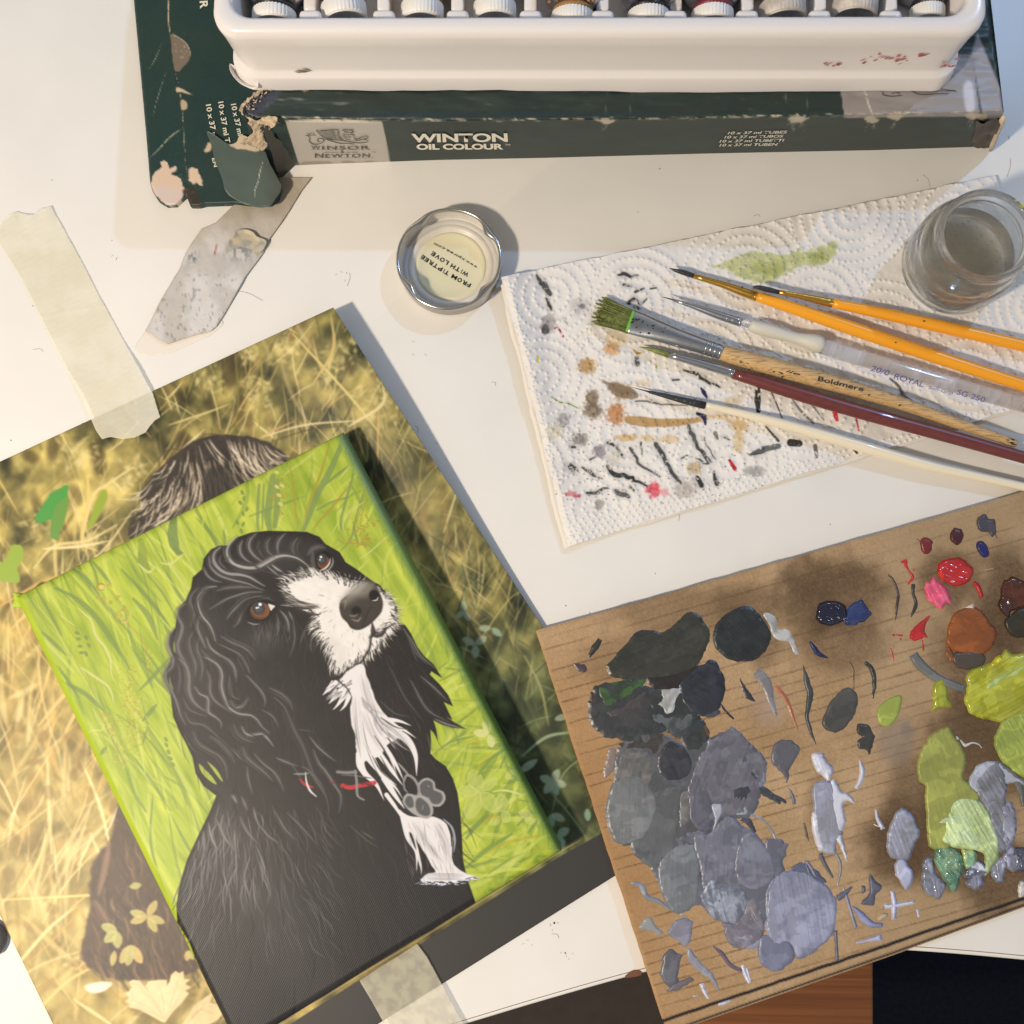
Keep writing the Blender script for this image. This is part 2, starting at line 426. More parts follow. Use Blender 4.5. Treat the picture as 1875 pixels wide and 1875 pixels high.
link('chipped_edge', patch([(1144, 1790), (1150, 1782), (1160, 1776), (1172, 1777), (1175, 1785), (1160, 1789)], 2, lambda X, Y, s: .15+0*X, smooth=True, thick=.2), m_chip, table)
specks = []
for sx, sy, r in [(440, 728, 2), (1036, 1109, 1.6), (1080, 1122, 1.5), (800, 812, 1.3), (1015, 1690, 3), (700, 640, 1.2), (20, 806, 2), (1208, 154+155, 1.7), (1168, 388, 1.2), (635, 500, 1.5), (60, 560, 1.2), (880, 975, 1.2), (1200, 1050, 1.3), (1520, 960, 1.4), (1680, 330, 1.5), (205, 440, 1.3), (95, 330, 1.4), (1035, 1745, 2.2)]:
    specks.append(lathe(P(sx, sy, 0), P(sx, sy, .3), [(0, r*.11), (.12, r*.14), (.22, r*.05)], 6))
tag(link('paint_crumbs', join(specks), mat('crumb', (60, 50, 42), rough=.9)), 'tiny dark crumbs scattered over the white tabletop', 'crumbs', kind='stuff')

hr = []
for k, (hx, hy, a, L) in enumerate([(425, 530, 20, 60), (640, 500, 100, 24), (1690, 320, 60, 26), (1380, 395, 10, 12), (100, 560, 30, 16), (760, 780, 70, 14), (1530, 1015, 80, 20), (1240, 940, 80, 14), (60, 640, 10, 20), (150, 775, 5, 40), (1010, 1710, 30, 16), (900, 700, 40, 10), (1850, 290, 100, 34), (300, 560, 130, 12)]):
    a = math.radians(a); hr.append(line_px([(hx, hy), (hx+math.cos(a)*L*.5+3, hy+math.sin(a)*L*.5-3), (hx+math.cos(a)*L, hy+math.sin(a)*L)], .8, lambda x, y: P(x, y, .08)))
for k in range(26): # faint pencil and paint scuffs
    hx, hy = [(1005, 1690), (1040, 1748), (965, 1725), (1850, 250), (215, 470), (760, 640), (960, 1130), (640, 505)][k % 8]; hx += rs.normal(0, 9); hy += rs.normal(0, 7); a = rs.uniform(0, 3); hr.append(line_px([(hx, hy), (hx+math.cos(a)*5, hy+math.sin(a)*4)], .7, lambda x, y: P(x, y, .06), sm=False))
tag(link('stray_hairs', join(hr), mat('grey_hair', (150, 142, 134), rough=.8), smooth=False), 'stray hairs and faint scuffs lying on the white tabletop', 'hairs', kind='stuff')
# wooden bench below the table
m, nt, b = newmat('orange_pine'); tc = nt.nodes.new('ShaderNodeTexCoord'); mp = nt.nodes.new('ShaderNodeMapping'); mp.inputs['Scale'].default_value = (4, 330, 4); mp.inputs['Rotation'].default_value = (0, 0, .03)
nz = nt.nodes.new('ShaderNodeTexNoise'); nz.inputs['Scale'].default_value = 1.6; nz.inputs['Detail'].default_value = 7; nz.inputs['Distortion'].default_value = .4
cr = nt.nodes.new('ShaderNodeValToRGB'); cr.color_ramp.elements[0].position = .35; cr.color_ramp.elements[1].position = .65
cr.color_ramp.elements[0].color = tuple(lin((112, 66, 34)))+(1,); cr.color_ramp.elements[1].color = tuple(lin((136, 84, 44)))+(1,)
nt.links.new(tc.outputs['Object'], mp.inputs[0]); nt.links.new(mp.outputs[0], nz.inputs['Vector']); nt.links.new(nz.outputs['Fac'], cr.inputs[0]); nt.links.new(cr.outputs[0], b.inputs['Base Color']); b.inputs['Roughness'].default_value = .45
m_wood = m
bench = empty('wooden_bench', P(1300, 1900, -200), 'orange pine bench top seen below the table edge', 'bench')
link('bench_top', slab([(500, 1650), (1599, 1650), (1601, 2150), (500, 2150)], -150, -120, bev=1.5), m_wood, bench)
link('shade_panel', slab([(450, 1640), (1226, 1640), (1240, 2160), (450, 2160)], -119, -112, bev=2), mat('painted_shade_brown', (58, 50, 46), rough=.95, var=.1, vscale=200), bench)  # dark slab added in place of the shade on the wood below the table
link('side_panel', slab([(520, 1660), (1590, 1660), (1590, 2130), (520, 2130)], -440, -150), m_wood, bench)
fl = slab([(-3000, -3000), (-3000, 5000), (5000, 5000), (5000, -3000)], -460, -450)
tag(link('floor', fl, mat('navy_carpet', (24, 26, 36), rough=1, spec=.1, var=.3, vscale=300, bump=1.5, bscale=900)), kind='structure')

# ================================================================== OIL PAINT BOX
C_GREEN = (42, 55, 53)
T_ = np.array([(488, 215), (560, 217), (800, 221), (1100, 219), (1400, 214), (1700, 208), (1838, 204)], float)
B_ = np.array([(540, 303), (600, 300), (800, 293), (1000, 289), (1300, 281), (1600, 275), (1815, 268)], float)
def face3(u, v):
    s = np.linspace(0, 1, len(T_)); tx = np.interp(u, s, T_[:, 0]); ty = np.interp(u, s, T_[:, 1]); bx = np.interp(u, s, B_[:, 0]); by = np.interp(u, s, B_[:, 1])
    a = PA(tx, ty, 35); c = PA(bx, by, 0); v = np.asarray(v)[..., None]
    return a*(1-v)+c*v
def facepx(x, y, off=0.95):
    u, v = 0.5, 0.5
    for _ in range(25):
        q = PX(face3(np.array(u), np.array(v))); u += (x-q[0])/1330; v += (y-q[1])/80
    p = Vector(face3(np.array(u), np.array(v)).tolist()); return p+(Vector((0, 0, HC))-p).normalized()*off*MM
R = Ras(420, -80, 1900, 345, 1.0)
R.fill(C_GREEN)
nzz = fbm(R.X/60, R.Y/14, 3, 4); R.mix(ss(.45, .75, nzz)*.35, (58, 76, 66)); R.mix(ss(.5, .8, fbm(R.X/90, R.Y/20, 8, 4))*.35, (52, 56, 48))
R.poly([(522, 221), (700, 222), (715, 300), (550, 310)], (176, 170, 160), smooth=False, soft=.8)
R.poly([(540, 298), (600, 296), (700, 296), (690, 304), (560, 310)], (120, 110, 98), wob=4, soft=1.5, al=.6)
R.poly([(1531, 100), (1780, 100), (1795, 213), (1546, 216)], (146, 141, 140), smooth=False, soft=.8)
R.poly([(1778, 100), (1790, 60), (1860, 230), (1800, 216)], (150, 148, 152), smooth=False, soft=3)
R.poly([(1764, 156), (1780, 150), (1785, 200), (1770, 205)], (206, 206, 214), al=.8, soft=4)
R.stroke([(1582, 160), (1590, 190), (1600, 215)], 3, (205, 198, 188), dry=.4)
# worn white edges, scratches
eT = catmull([tuple(a) for a in T_], False, 10)
for k in range(260):
    i = rs.randint(0, len(eT)-1); x, y = eT[i]; x += rs.uniform(-5, 5)
    R.stroke([(x, y+rs.uniform(-3.5, 1.5)), (x+rs.uniform(4, 24), y+rs.uniform(-3.5, 1.5))], rs.uniform(.8, 2.4), (205+rs.randint(-25, 25), 196, 176), al=rs.uniform(.4, 1), dry=.35)
R.stroke([(530, 221), (620, 222), (700, 223)], 5, (214, 204, 184), dry=.25)
for (x, y) in [(1455, 217), (1595, 218), (1465, 216), (1780, 212), (1795, 212), (1110, 220), (1640, 212)]:
    R.poly([(x-14, y), (x-4, y-5), (x+10, y-2), (x+15, y+3), (x+3, y+8), (x-6, y+6)], (198, 184, 162), wob=4, ws=5, soft=1.2, al=.9)
    for k in range(5): a_ = rs.uniform(.9, 2.3); R.stroke([(x, y+3), (x+math.cos(a_)*8+rs.normal(0, 3), y+12), (x+math.cos(a_)*20, y+rs.uniform(16, 30))], 1.1, (186, 176, 156), al=.6, dry=.4)
for k in range(70):
    x = rs.uniform(500, 1800); y = rs.uniform(150, 212); a = rs.uniform(-.25, .35)
    L = rs.uniform(4, 26); R.stroke([(x, y), (x+L*math.cos(a), y+L*math.sin(a)*.6)], .9, (150, 148, 130), al=rs.uniform(.1, .4))
for x in (1112, 1157, 1440, 1480): R.stroke([(x, 165), (x-2, 190), (x-4, 216)], 1.1, (140, 145, 130), al=.5)
R.poly([(548, 162), (556, 160), (566, 165), (556, 168)], (200, 180, 150), wob=1.5)
R.stroke([(470, 193), (520, 190), (600, 187), (680, 186)], 3, (70, 84, 110), al=.5, soft=2); R.stroke([(520, 205), (800, 210), (1300, 206)], 12, (38, 54, 66), al=.6, soft=5)
R.poly([(445, 190), (500, 150), (520, 160), (470, 215)], (62, 66, 80), soft=4, wob=5)
for k in range(16):
    x = rs.uniform(455, 515); y = rs.uniform(165, 210); R.stroke([(x, y), (x+rs.uniform(-14, 14), y+rs.uniform(-10, 10))], 1.2, (150, 160, 170), al=.5)
m_box = vmat('printed_green_card', rough=.4, spec=.3, bump=.04, bscale=500)
m_card = mat('torn_grey_card', (205, 186, 160), rough=.95, bump=.3, bscale=1500, var=.15, vscale=300)
m_cream = mat('cream_print', (228, 222, 205), rough=.6); m_dark = mat('dark_print', (72, 68, 62), rough=.6)
box = empty('oil_paint_box', P(1150, 240, 0), 'worn dark green cardboard box of oil colours with torn corners, under the white tray', 'paint box')
topp = [(505, -70), (508, 150), (452, 190), (446, 208), (470, 216), (488, 215)]+[tuple(a) for a in T_[1:]]+[(1826, 120), (1812, 20), (1806, -70)]
top_o = link('box_top', patch(topp, 3, lambda X, Y, s: 35+2.2*(fbm(X/70, Y/22, 4, 3)-.5)*ss(0, 12, s)-.6*(1-ss(0, 4, s)), R, smooth=False), m_box, box)
uu, vv = np.meshgrid(np.linspace(0, 1, 520), np.linspace(0, 1, 34)); fc = face3(uu, vv); bul = (fbm(uu*9, vv*2, 5, 3)-.5)*.35*np.sin(np.pi*vv)*MM
q = PX(fc); fc = fc+np.array([0, -1, 0])*bul[..., None]
front = link('front_panel', mesh_np(fc.reshape(-1, 3), grid_faces(34, 520), R.sample(q[..., 0], q[..., 1]).reshape(-1, 3)), m_box, box)
# left crushed end, right end
def quad3(p4, nu, nv, ras=None, col=None, amp=0.0):
    p4 = [np.array(P(*a)) for a in p4]; u, v = np.meshgrid(np.linspace(0, 1, nu), np.linspace(0, 1, nv)); u = u[..., None]; v = v[..., None]
    co = (p4[0]*(1-u)+p4[1]*u)*(1-v)+(p4[3]*(1-u)+p4[2]*u)*v
    if amp: co = co+(fbm(u*3+v, v*3, 7, 3)-.5)*amp*MM
    q = PX(co); c = ras.sample(q[..., 0], q[..., 1]) if ras is not None else np.broadcast_to(lin(col), co.shape)
    return mesh_np(co.reshape(-1, 3), grid_faces(nv, nu), c.reshape(-1, 3))
link('crushed_end', quad3([(484, 236, 30), (490, 216, 34.6), (541, 303, 0.2), (512, 329, 0.2)], 20, 20, col=(66, 64, 58), amp=3), m_box, box)
link('crushed_end', quad3([(446, 208, 34), (490, 215, 34.5), (484, 237, 30), (462, 262, 12)], 14, 14, col=(52, 56, 60), amp=4), m_box, box)
link('end_panel', quad3([(1838, 204, 35), (1806, -70, 35), (1700, 20, 0), (1812, 268, 0)], 8, 8, col=C_GREEN), m_box, box)
link('torn_tab', quad3([(1790, 218, 30), (1838, 222, 30), (1815, 275, .3), (1778, 268, .3)], 12, 12, col=(70, 62, 54), amp=3), m_box, box)
tb = lathe(P(1838, 214, 33), P(1813, 276, 1), [(0, .8), (4, 1.3), (16, .9), (28, 1.1), (33, .6)], 8)
link('torn_edge', tb, m_card, box)
# lettering on the front panel
link('lettering', text_px('WINTON', (754, 260), (930, 259), (-1, -14.5), facepx, bold=.035, space=1.0), m_cream, front, smooth=False)
link('lettering', join([text_px('OIL COLOUR', (763, 273.5), (922, 273), (-.6, -9.5), facepx, bold=.045), text_px('TM', (925, 266.5), (934, 266.5), (0, -3), facepx)]), m_cream, front, smooth=False)
link('lettering', join([text_px('10 x 37 ml TUBES', (1332, 246), (1441, 244), (.8, -4.7), facepx, bold=.015, shear=.2), text_px('10 x 37 ml TUBOS', (1326, 253.5), (1434, 251.5), (.8, -4.7), facepx, bold=.015, shear=.2),
     text_px('10 x 37 ml TUBETTI', (1317, 261), (1436, 259), (.8, -4.7), facepx, bold=.015, shear=.2), text_px('10 x 37 ml TUBEN', (1317, 268), (1424, 266.5), (.8, -4.7), facepx, bold=.015, shear=.2)]), m_cream, front, smooth=False)
def W4(p): return Z(p, 500, 200, 4.076)
gr = []
for pts, w in [([(350, 160), (380, 158), (430, 153), (470, 152), (490, 165), (485, 190), (500, 220), (520, 228)], 1.1), ([(320, 155), (350, 190), (390, 215), (440, 228), (500, 232), (560, 240), (610, 250), (660, 252), (700, 245)], 1.3),
               ([(272, 215), (270, 240), (290, 258), (325, 262), (360, 252), (378, 232), (360, 218), (335, 222), (330, 236), (345, 242)], 1.3), ([(378, 232), (400, 228), (440, 240), (500, 255), (560, 255), (600, 262)], 1.3),
               ([(272, 215), (262, 200), (250, 195), (242, 200)], 1.1), ([(262, 200), (275, 185), (285, 175)], .9), ([(275, 200), (300, 192), (318, 200)], .9), ([(255, 180), (265, 192)], .9), ([(300, 175), (300, 190)], .8),
               ([(510, 155), (540, 165), (575, 160), (600, 165), (580, 178), (600, 195), (605, 215), (630, 222), (665, 205), (695, 200), (705, 215), (680, 220), (640, 232), (600, 228)], 1.1),
               ([(620, 235), (660, 225), (700, 230), (705, 245)], 1.0), ([(520, 150), (560, 152), (595, 150)], .9), ([(515, 180), (540, 220), (575, 225)], .9)]:
    gr.append(line_px(W4(pts), w, facepx))
for i in range(9): gr.append(line_px(W4([(330+i*9, 163+i*7), (380+i*6, 162+i*7), (450+i*3, 158+i*8)]), .55, facepx))
for i in range(5): gr.append(line_px(W4([(430+i*11, 157), (450+i*11, 190), (475+i*11, 226)]), .6, facepx))
for i in range(14): gr.append(line_px(W4([(525+(i % 5)*15, 175+(i//5)*16), (537+(i % 5)*15, 172+(i//5)*16), (534+(i % 5)*15, 182+(i//5)*16)]), .7, facepx))
link('emblem', join(gr), m_dark, front, smooth=False)
def serif(word, p0, p1, up, big=1.25):
    out = [text_px(word[0], p0, (p0[0]+ (p1[0]-p0[0])*.15, p0[1]), (up[0]*big, up[1]*big), facepx)]
    return out+[text_px(word[1:], (p0[0]+(p1[0]-p0[0])*.19, p0[1]), p1, up, facepx, space=1.15)]
lt = serif('WINSOR', (570, 274), (676, 273.5), (-.5, -6.2), 1.2)+serif('NEWTON', (577, 289), (677, 288), (-.5, -6.6), 1.2)+[text_px('&', (623, 280.5), (630, 280.5), (0, -5), facepx), text_px('TM', (681, 280), (688, 280), (0, -2), facepx)]
for x in np.linspace(571, 676, 18): lt.append(line_px([(x-1.8, 274.3), (x+1.8, 274.3)], .6, facepx, sm=False)); lt.append(line_px([(x+4, 289.3), (x+7, 289.3)], .6, facepx, sm=False))
lt += [line_px([(593, 279), (619, 278.8)], .6, facepx, sm=False), line_px([(634, 278.8), (655, 278.6)], .6, facepx, sm=False)]
link('lettering', join(lt), m_dark, front, smooth=False)
tz = lambda x, y: P(x, y, 35.6)
link('emblem', join([line_px(Z(p, 1040, 0, 2.2455), w, tz) for p, w in [([(1290, 368), (1300, 362), (1318, 372), (1330, 370)], 1.4), ([(1293, 378), (1296, 390), (1330, 396), (1372, 392)], 1.6), ([(1330, 385), (1352, 380), (1365, 386)], 1.3), ([(1400, 362), (1420, 378), (1450, 388), (1520, 386), (1565, 384)], 1.6), ([(1440, 364), (1470, 376), (1530, 374), (1592, 372)], 1.3), ([(1470, 366), (1520, 364), (1600, 376)], 1.2)]]), m_dark, top_o, smooth=False)

# flat side panel of the opened box, lying on the table
R = Ras(225, -90, 560, 395, 1.3); R.fill((38, 60, 58))
R.mix(ss(.4, .7, fbm(R.X/80, R.Y/80, 2, 4))*.3, (52, 66, 60)); R.mix(ss(.62, .7, vn(R.X*1.3, R.Y*1.3, 2))*.12, (90, 100, 92))
S = lambda p: Z(p, 240, 0, 4.6875)
R.stroke(S([(330, -300), (330, 0), (330, 180), (345, 400), (380, 640), (430, 860), (450, 1150), (475, 1400), (490, 1600)]), 2.2, (30, 42, 42), al=.8)
R.stroke(S([(325, -300), (322, 0), (322, 180), (340, 330)]), 3, (196, 178, 155), dry=.38); R.stroke(S([(345, 320), (372, 600)]), 1.6, (205, 190, 165), dry=.2); R.stroke(S([(375, 600), (430, 860), (455, 1200), (485, 1620)]), 1.5, (170, 165, 145), dry=.5)
R.poly(S([(340, 300), (400, 315), (470, 370), (505, 440), (500, 510), (450, 570), (378, 610)]), (124, 112, 98), soft=.8); 
for k in range(14): R.ell(*S([(rs.uniform(370, 480), rs.uniform(380, 520))])[0], .9, .6, (190, 178, 160))
R.stroke(S([(340, 300), (400, 315), (470, 370), (505, 440), (500, 510)]), 1.4, (205, 188, 160), dry=.3)
R.poly(S([(385, 750), (430, 760), (525, 812), (430, 790), (390, 790)]), (205, 186, 158), wob=1); R.poly(S([(428, 860), (470, 865), (480, 930), (435, 950)]), (188, 168, 142), wob=2)
R.stroke(S([(440, 1100), (330, 1180), (230, 1290), (165, 1350)]), 1.8, (190, 190, 160), dry=.35); R.stroke(S([(265, 370), (200, 520), (140, 610)]), 1.1, (150, 160, 145), dry=.4); R.stroke(S([(300, 620), (240, 800), (180, 1020)]), 1.2, (140, 150, 135), dry=.45)
torn = S([(175, 1540), (200, 1480), (260, 1430), (250, 1390), (310, 1385), (320, 1440), (390, 1430), (395, 1460), (340, 1490), (420, 1530), (445, 1600), (470, 1620), (440, 1700), (400, 1760), (310, 1760), (220, 1680), (170, 1610)])
R.poly(torn, (214, 190, 170), wob=2.5, ws=7, soft=.8); R.poly(S([(190, 1600), (440, 1640), (430, 1720), (330, 1760), (230, 1690)]), (206, 194, 196), al=.6, soft=4)
R.poly(S([(500, 1440), (560, 1450), (590, 1500), (615, 1590), (560, 1570), (500, 1560)]), (214, 190, 168), wob=3, ws=6); R.poly(S([(440, 1640), (500, 1600), (560, 1620), (600, 1770), (510, 1760)]), (60, 54, 46), al=.9, soft=2)
for k in range(60):
    x, y = S([(rs.normal(500, 50), rs.normal(1590, 70))])[0]; R.stroke([(x, y), (x+rs.uniform(-5, 5), y+rs.uniform(-4, 4))], 1.2, (212, 194, 172), al=.8)
R.poly(S([(660, 1220), (690, 1240), (680, 1300), (630, 1300)]), (205, 182, 158), wob=2)
for k in range(30):
    x = rs.uniform(245, 380); y = rs.uniform(0, 370); R.stroke([(x, y), (x+rs.uniform(-7, 7), y+rs.uniform(2, 14))], .8, (120, 130, 118), al=.5)
for k in range(80): # worn outer edge
    t = rs.rand(); x = 244+32*t+rs.uniform(0, 2); y = 345*t; R.stroke([(x, y), (x+.5, y+rs.uniform(1, 6))], 1.2, (190, 180, 160), al=.7)
panel = [(238, -75), (245, 0), (258, 140), (268, 250), (275, 335), (280, 352), (291, 369), (305, 377), (322, 376), (333, 366), (341, 358), (349, 378), (366, 378), (376, 375), (430, 373), (452, 376), (480, 377), (498, 376), (510, 366), (516, 345), (510, 325), (505, 250), (560, 150), (560, -75)]
pz = lambda X, Y: 3.2+1.2*np.exp(-((X-(312+Y*.09))/10)**2)*0+.5*(fbm(X/50, Y/50, 9, 2)-.5)
pan = link('side_panel', patch(panel, 2.2, lambda X, Y, s: pz(X, Y)-.9*(1-ss(0, 3, s)), R, thick=2.2, smooth=False), m_box, box)
pf = lambda x, y: P(x, y, 3.75)
lines = [('10 x 37 m', (377, 192), (389, 254)), ('10 x 37 ml T', (399.5, 187), (412.5, 262)), ('10 x 37 ml T', (423, 191), (439, 262))]
link('lettering', join([text_px(s, a, b_, (9.2, -1.6), pf, bold=.02) for s, a, b_ in lines]), m_cream, pan, smooth=False)
link('lettering', text_px('R', (366, 2), (367, 16), (14, -1), pf, bold=.03), m_cream, pan, smooth=False); link('lettering', text_px('EN', (388, 290), (392, 306), (6, -1.2), pf, bold=.02), m_cream, pan, smooth=False)
# folded-over flap
R = Ras(370, 225, 525, 390, 1.5); R.fill((82, 94, 88)); R.mix(ss(.35, .7, fbm(R.X/40-R.Y/90, R.Y/60, 3, 3))*.5, (86, 98, 92)); R.mix(ss(480, 515, R.X)*.4, (84, 74, 66))
R.stroke(S([(1130, 1390), (1105, 1480), (1090, 1560), (1060, 1640), (1065, 1700)]), 1.8, (190, 190, 170), dry=.35); R.stroke(S([(805, 1620), (860, 1690), (950, 1740), (1040, 1760)]), 1.4, (190, 180, 160), al=.8)
R.poly(S([(850, 1240), (900, 1220), (910, 1180), (960, 1150), (1030, 1190), (1080, 1240), (1110, 1290), (1060, 1300), (900, 1275)]), (205, 186, 160), wob=3, ws=6)
R.stroke(S([(650, 1125), (720, 1160), (820, 1220), (900, 1260)]), 2, (150, 160, 160))
flap = S([(650, 1125), (740, 1175), (840, 1235), (910, 1215), (930, 1160), (1010, 1180), (1100, 1280), (1150, 1300), (1190, 1400), (1260, 1530), (1290, 1610), (1240, 1700), (1190, 1760), (1100, 1775), (1020, 1760), (960, 1740), (880, 1700), (810, 1640), (780, 1530), (720, 1380), (690, 1250)])
link('folded_flap', patch(flap, 2.0, lambda X, Y, s: 4.3+1.6*ss(440, 500, X)*ss(250, 330, Y)+.8*ss(380, 470, X+Y*.1-25)+.5*fbm(X/30, Y/30, 6, 2), R, thick=.8), m_box, box)
# torn fibres where the corner has ripped
vf = []; ff = []; k0 = 0
tc_ = lambda X, Y, sd: lin(np.array((206, 184, 154)))*(1-.5*ss(.45, .7, fbm(X/7, Y/7, 3, 3))[..., None])+lin(np.array((120, 118, 116)))*.5*ss(.45, .7, fbm(X/7, Y/7, 3, 3))[..., None]
def frayed(pts, am=4, seed=1):
    p = catmull(pts, True, 2.0); return [tuple(q) for q in p+np.stack([vn(p[:, 0]/3, p[:, 1]/3, seed)-.5, vn(p[:, 0]/3, p[:, 1]/3, seed+4)-.5], -1)*am]
link('torn_edge', patch(frayed([(508, 146), (490, 160), (462, 180), (446, 196), (446, 208), (458, 214), (470, 220), (490, 212), (506, 214), (508, 224), (494, 232), (482, 226), (464, 222), (450, 214), (440, 204), (442, 190), (466, 170), (490, 150)], 5, 2), 1.3, lambda X, Y, sd: 35.9+1.2*fbm(X/5, Y/5, 5, 3), colf=tc_, thick=.4, smooth=False), m_tc := vmat('torn_card', rough=.95, spec=.05, bump=.25, bscale=1500), box)
link('torn_edge', patch(frayed([(460, 218), (476, 224), (484, 236), (480, 250), (488, 262), (484, 274), (470, 270), (452, 262), (440, 264), (446, 254), (458, 248), (462, 236), (454, 226)], 6, 7), 1.3, lambda X, Y, sd: 36-(Y-214)*.42+1.4*fbm(X/5, Y/5, 9, 3), colf=tc_, thick=.6, smooth=False), m_tc, box)
for k in range(110):
    t = rs.rand(); cx = np.interp(t, [0, .3, .6, 1], [500, 455, 462, 484])+rs.normal(0, 4); cy = np.interp(t, [0, .3, .6, 1], [155, 195, 222, 262])+rs.normal(0, 4); cz = np.interp(t, [0, .3, .6, 1], [36, 35, 28, 7])
    if rs.rand() < .35: cx, cy, cz = rs.normal(488, 10), rs.normal(224, 6), 33
    a = rs.uniform(0, 6.28); L = rs.uniform(1, 4.5); wd = rs.uniform(.2, .8)
    p = P(cx, cy, cz+rs.uniform(0, 2)); d = Vector((math.cos(a), math.sin(a), rs.uniform(-.2, .6)))*L*.22*MM*1.6; s = Vector((-math.sin(a), math.cos(a), rs.uniform(-.5, .5)))*wd*.35*MM
    vf += [p-s, p+s, p+d+s*.6+Vector((0, 0, .0004)), p+d*1.3-s*.4]; ff.append((k0, k0+1, k0+2, k0+3)); k0 += 4
me = bpy.data.meshes.new('m'); me.from_pydata([tuple(a) for a in vf], [], ff); link('torn_fibres', me, m_card, box, smooth=False)

# ================================================================== TRAY AND TUBES
m_tray = mat('white_polystyrene', (226, 220, 216), rough=.22, spec=.5, sss=0.15, coat=.2)
A0 = P(384, 62, 70); A1 = P(1812, 60, 70); ex = (A1-A0); ex.z = 0; Lw = ex.length; ex.normalize(); ey = Vector((-ex.y, ex.x, 0)); DEP = .105
def rrect(inset, rad, seg=8, wob=0.0):
    x0, x1, y0, y1 = inset, Lw*1000-inset, inset, DEP*1000-inset; pts = []
    for cx, cy, a0 in ((x1-rad, y0+rad, -90), (x1-rad, y1-rad, 0), (x0+rad, y1-rad, 90), (x0+rad, y0+rad, 180)):
        for k in range(seg+1):
            a = math.radians(a0+90*k/seg); pts.append((cx+rad*math.cos(a), cy+rad*math.sin(a)))
        # straight run subdivided for the wavy lip
        nx, ny = pts[-1]
    out = []
    for i in range(len(pts)):
        a = np.array(pts[i]); b_ = np.array(pts[(i+1) % len(pts)]); L = np.hypot(*(b_-a)); n = max(1, int(L/6))
        for k in range(n): out.append(a+(b_-a)*k/n)
    return out
levels = [(36, -1.6, 10), (36.5, -1.5, 10), (41.5, -.9, 9.5), (42.6, -.5, 9.5), (43.2, .7, 9), (45, 1.3, 9), (60, .7, 9), (66, .2, 9), (68.4, .4, 9), (69.6, 1.3, 8.5), (70, 2.6, 8), (70, 5.2, 5), (69.4, 6.2, 4), (67, 6.8, 3.5), (51, 8.2, 3), (50, 9.5, 2.5)]
base = rrect(0, 9); N0 = len(base); co = []; fcs = []
for li, (z, ins, rad) in enumerate(levels):
    cx, cy = Lw*500, DEP*500
    for k, (x, y) in enumerate(base):
        sx = (Lw*1000-2*ins)/(Lw*1000); sy = (DEP*1000-2*ins)/(DEP*1000)
        X = cx+(x-cx)*sx; Y = cy+(y-cy)*sy; zz = z
        if li <= 1: zz -= .9*(vn(k*.35, 3, 5))*(1-li); Y += -1.5*(vn(k*.13, 7, 9)-.4)-.5*(vn(k*.7, 7, 2)-.5) if y < 1 else 0
        co.append(A0+ex*X*MM+ey*Y*MM+Vector((0, 0, (zz-70)*MM)))
for li in range(len(levels)-1):
    for k in range(N0): a = li*N0+k; b_ = li*N0+(k+1) % N0; fcs.append((a, b_, b_+N0, a+N0))
fcs.append(tuple(range((len(levels)-1)*N0, len(levels)*N0)))
me = bpy.data.meshes.new('m'); me.from_pydata([tuple(c) for c in co], [], fcs)
tray = empty('paint_tray', P(1100, 140, 36), 'glossy white plastic tray full of paint tubes on the green box', 'tray')
body = link('tray_body', me, m_tray, tray)
link('curled_lip', patch([(421, 116), (432, 122), (450, 128), (466, 140), (473, 152), (470, 161), (458, 160), (440, 152), (426, 138), (420, 126)], 2, lambda X, Y, s: 38+.35*np.minimum(s, 8)**1.1*-1+2, thick=.8), m_tray, tray)
tabs = []
for cx in (567, 702, 837.5, 971.5, 1104, 1237.5, 1369, 1502, 1632.5):
    a = P(cx-22, 56, 66); bq = P(cx+22, 56, 66); c = P(cx+20, 16, 66); d = P(cx-20, 16, 66)
    lo = [Vector((p.x, p.y, .048)) for p in (a, bq, c, d)]
    tabs.append(link('divider', bevel(box_np(lo+[a, bq, c, d]), 1.6, 4), m_tray, tray))
    w0 = P(cx-12, 18, 58); w1 = P(cx+12, 18, 58); w2 = P(cx+12, -200, 58); w3 = P(cx-12, -200, 58); lo = [Vector((p.x, p.y, .049)) for p in (w0, w1, w2, w3)]
    link('divider_rib', bevel(box_np(lo+[w0, w1, w2, w3]), 1.0, 3), m_tray, tabs[-1])
# old red paint smears and a grey smudge on the wall
def wallpx(x, y, off=.3):
    u = (x-430)/1340; o = A0-ey*.0-ex*0; y70 = 75.; y38 = 128.
    # the outer wall plane
    v0 = Vector((0, 0, HC)); dr = (P(x, y, 0)-v0); n = ey; t = (o+ey*.0008-v0).dot(n)/dr.dot(n); return v0+dr*t-ey*off*MM
sm = []
for k in range(46):
    gx, gy, sx_, sy_ = [(1598, 110, 18, 7), (1532, 117, 12, 3), (1735, 118, 14, 6), (1690, 101, 6, 3), (1645, 110, 5, 5)][k % 5]
    x = rs.normal(gx, sx_); y = rs.normal(gy, sy_*.8); L = rs.uniform(4, 13); sm.append(line_px([(x, y), (x+L*.5, y-L*.2), (x+L, y-L*.35)], rs.uniform(1.2, 4.6), wallpx, taper=True))
link('paint_smear', join(sm), mat('dry_rose_paint', (186, 122, 118), rough=.6), tray, smooth=False)
sm = [line_px([(538+i*3, 126+rs.uniform(-3, 4)), (548+i*3, 128+rs.uniform(-3, 4)), (560+i*2, 129)], rs.uniform(1, 4), wallpx, taper=True) for i in range(6)]
link('paint_smear', join(sm), mat('grey_smudge', (150, 142, 134), rough=.7), tray, smooth=False)
m_alu = mat('bare_aluminium', (172, 172, 178), rough=.28, metal=.9, bump=.25, bscale=180); m_capw = mat('white_cap', (226, 222, 216), rough=.35, sss=.1)
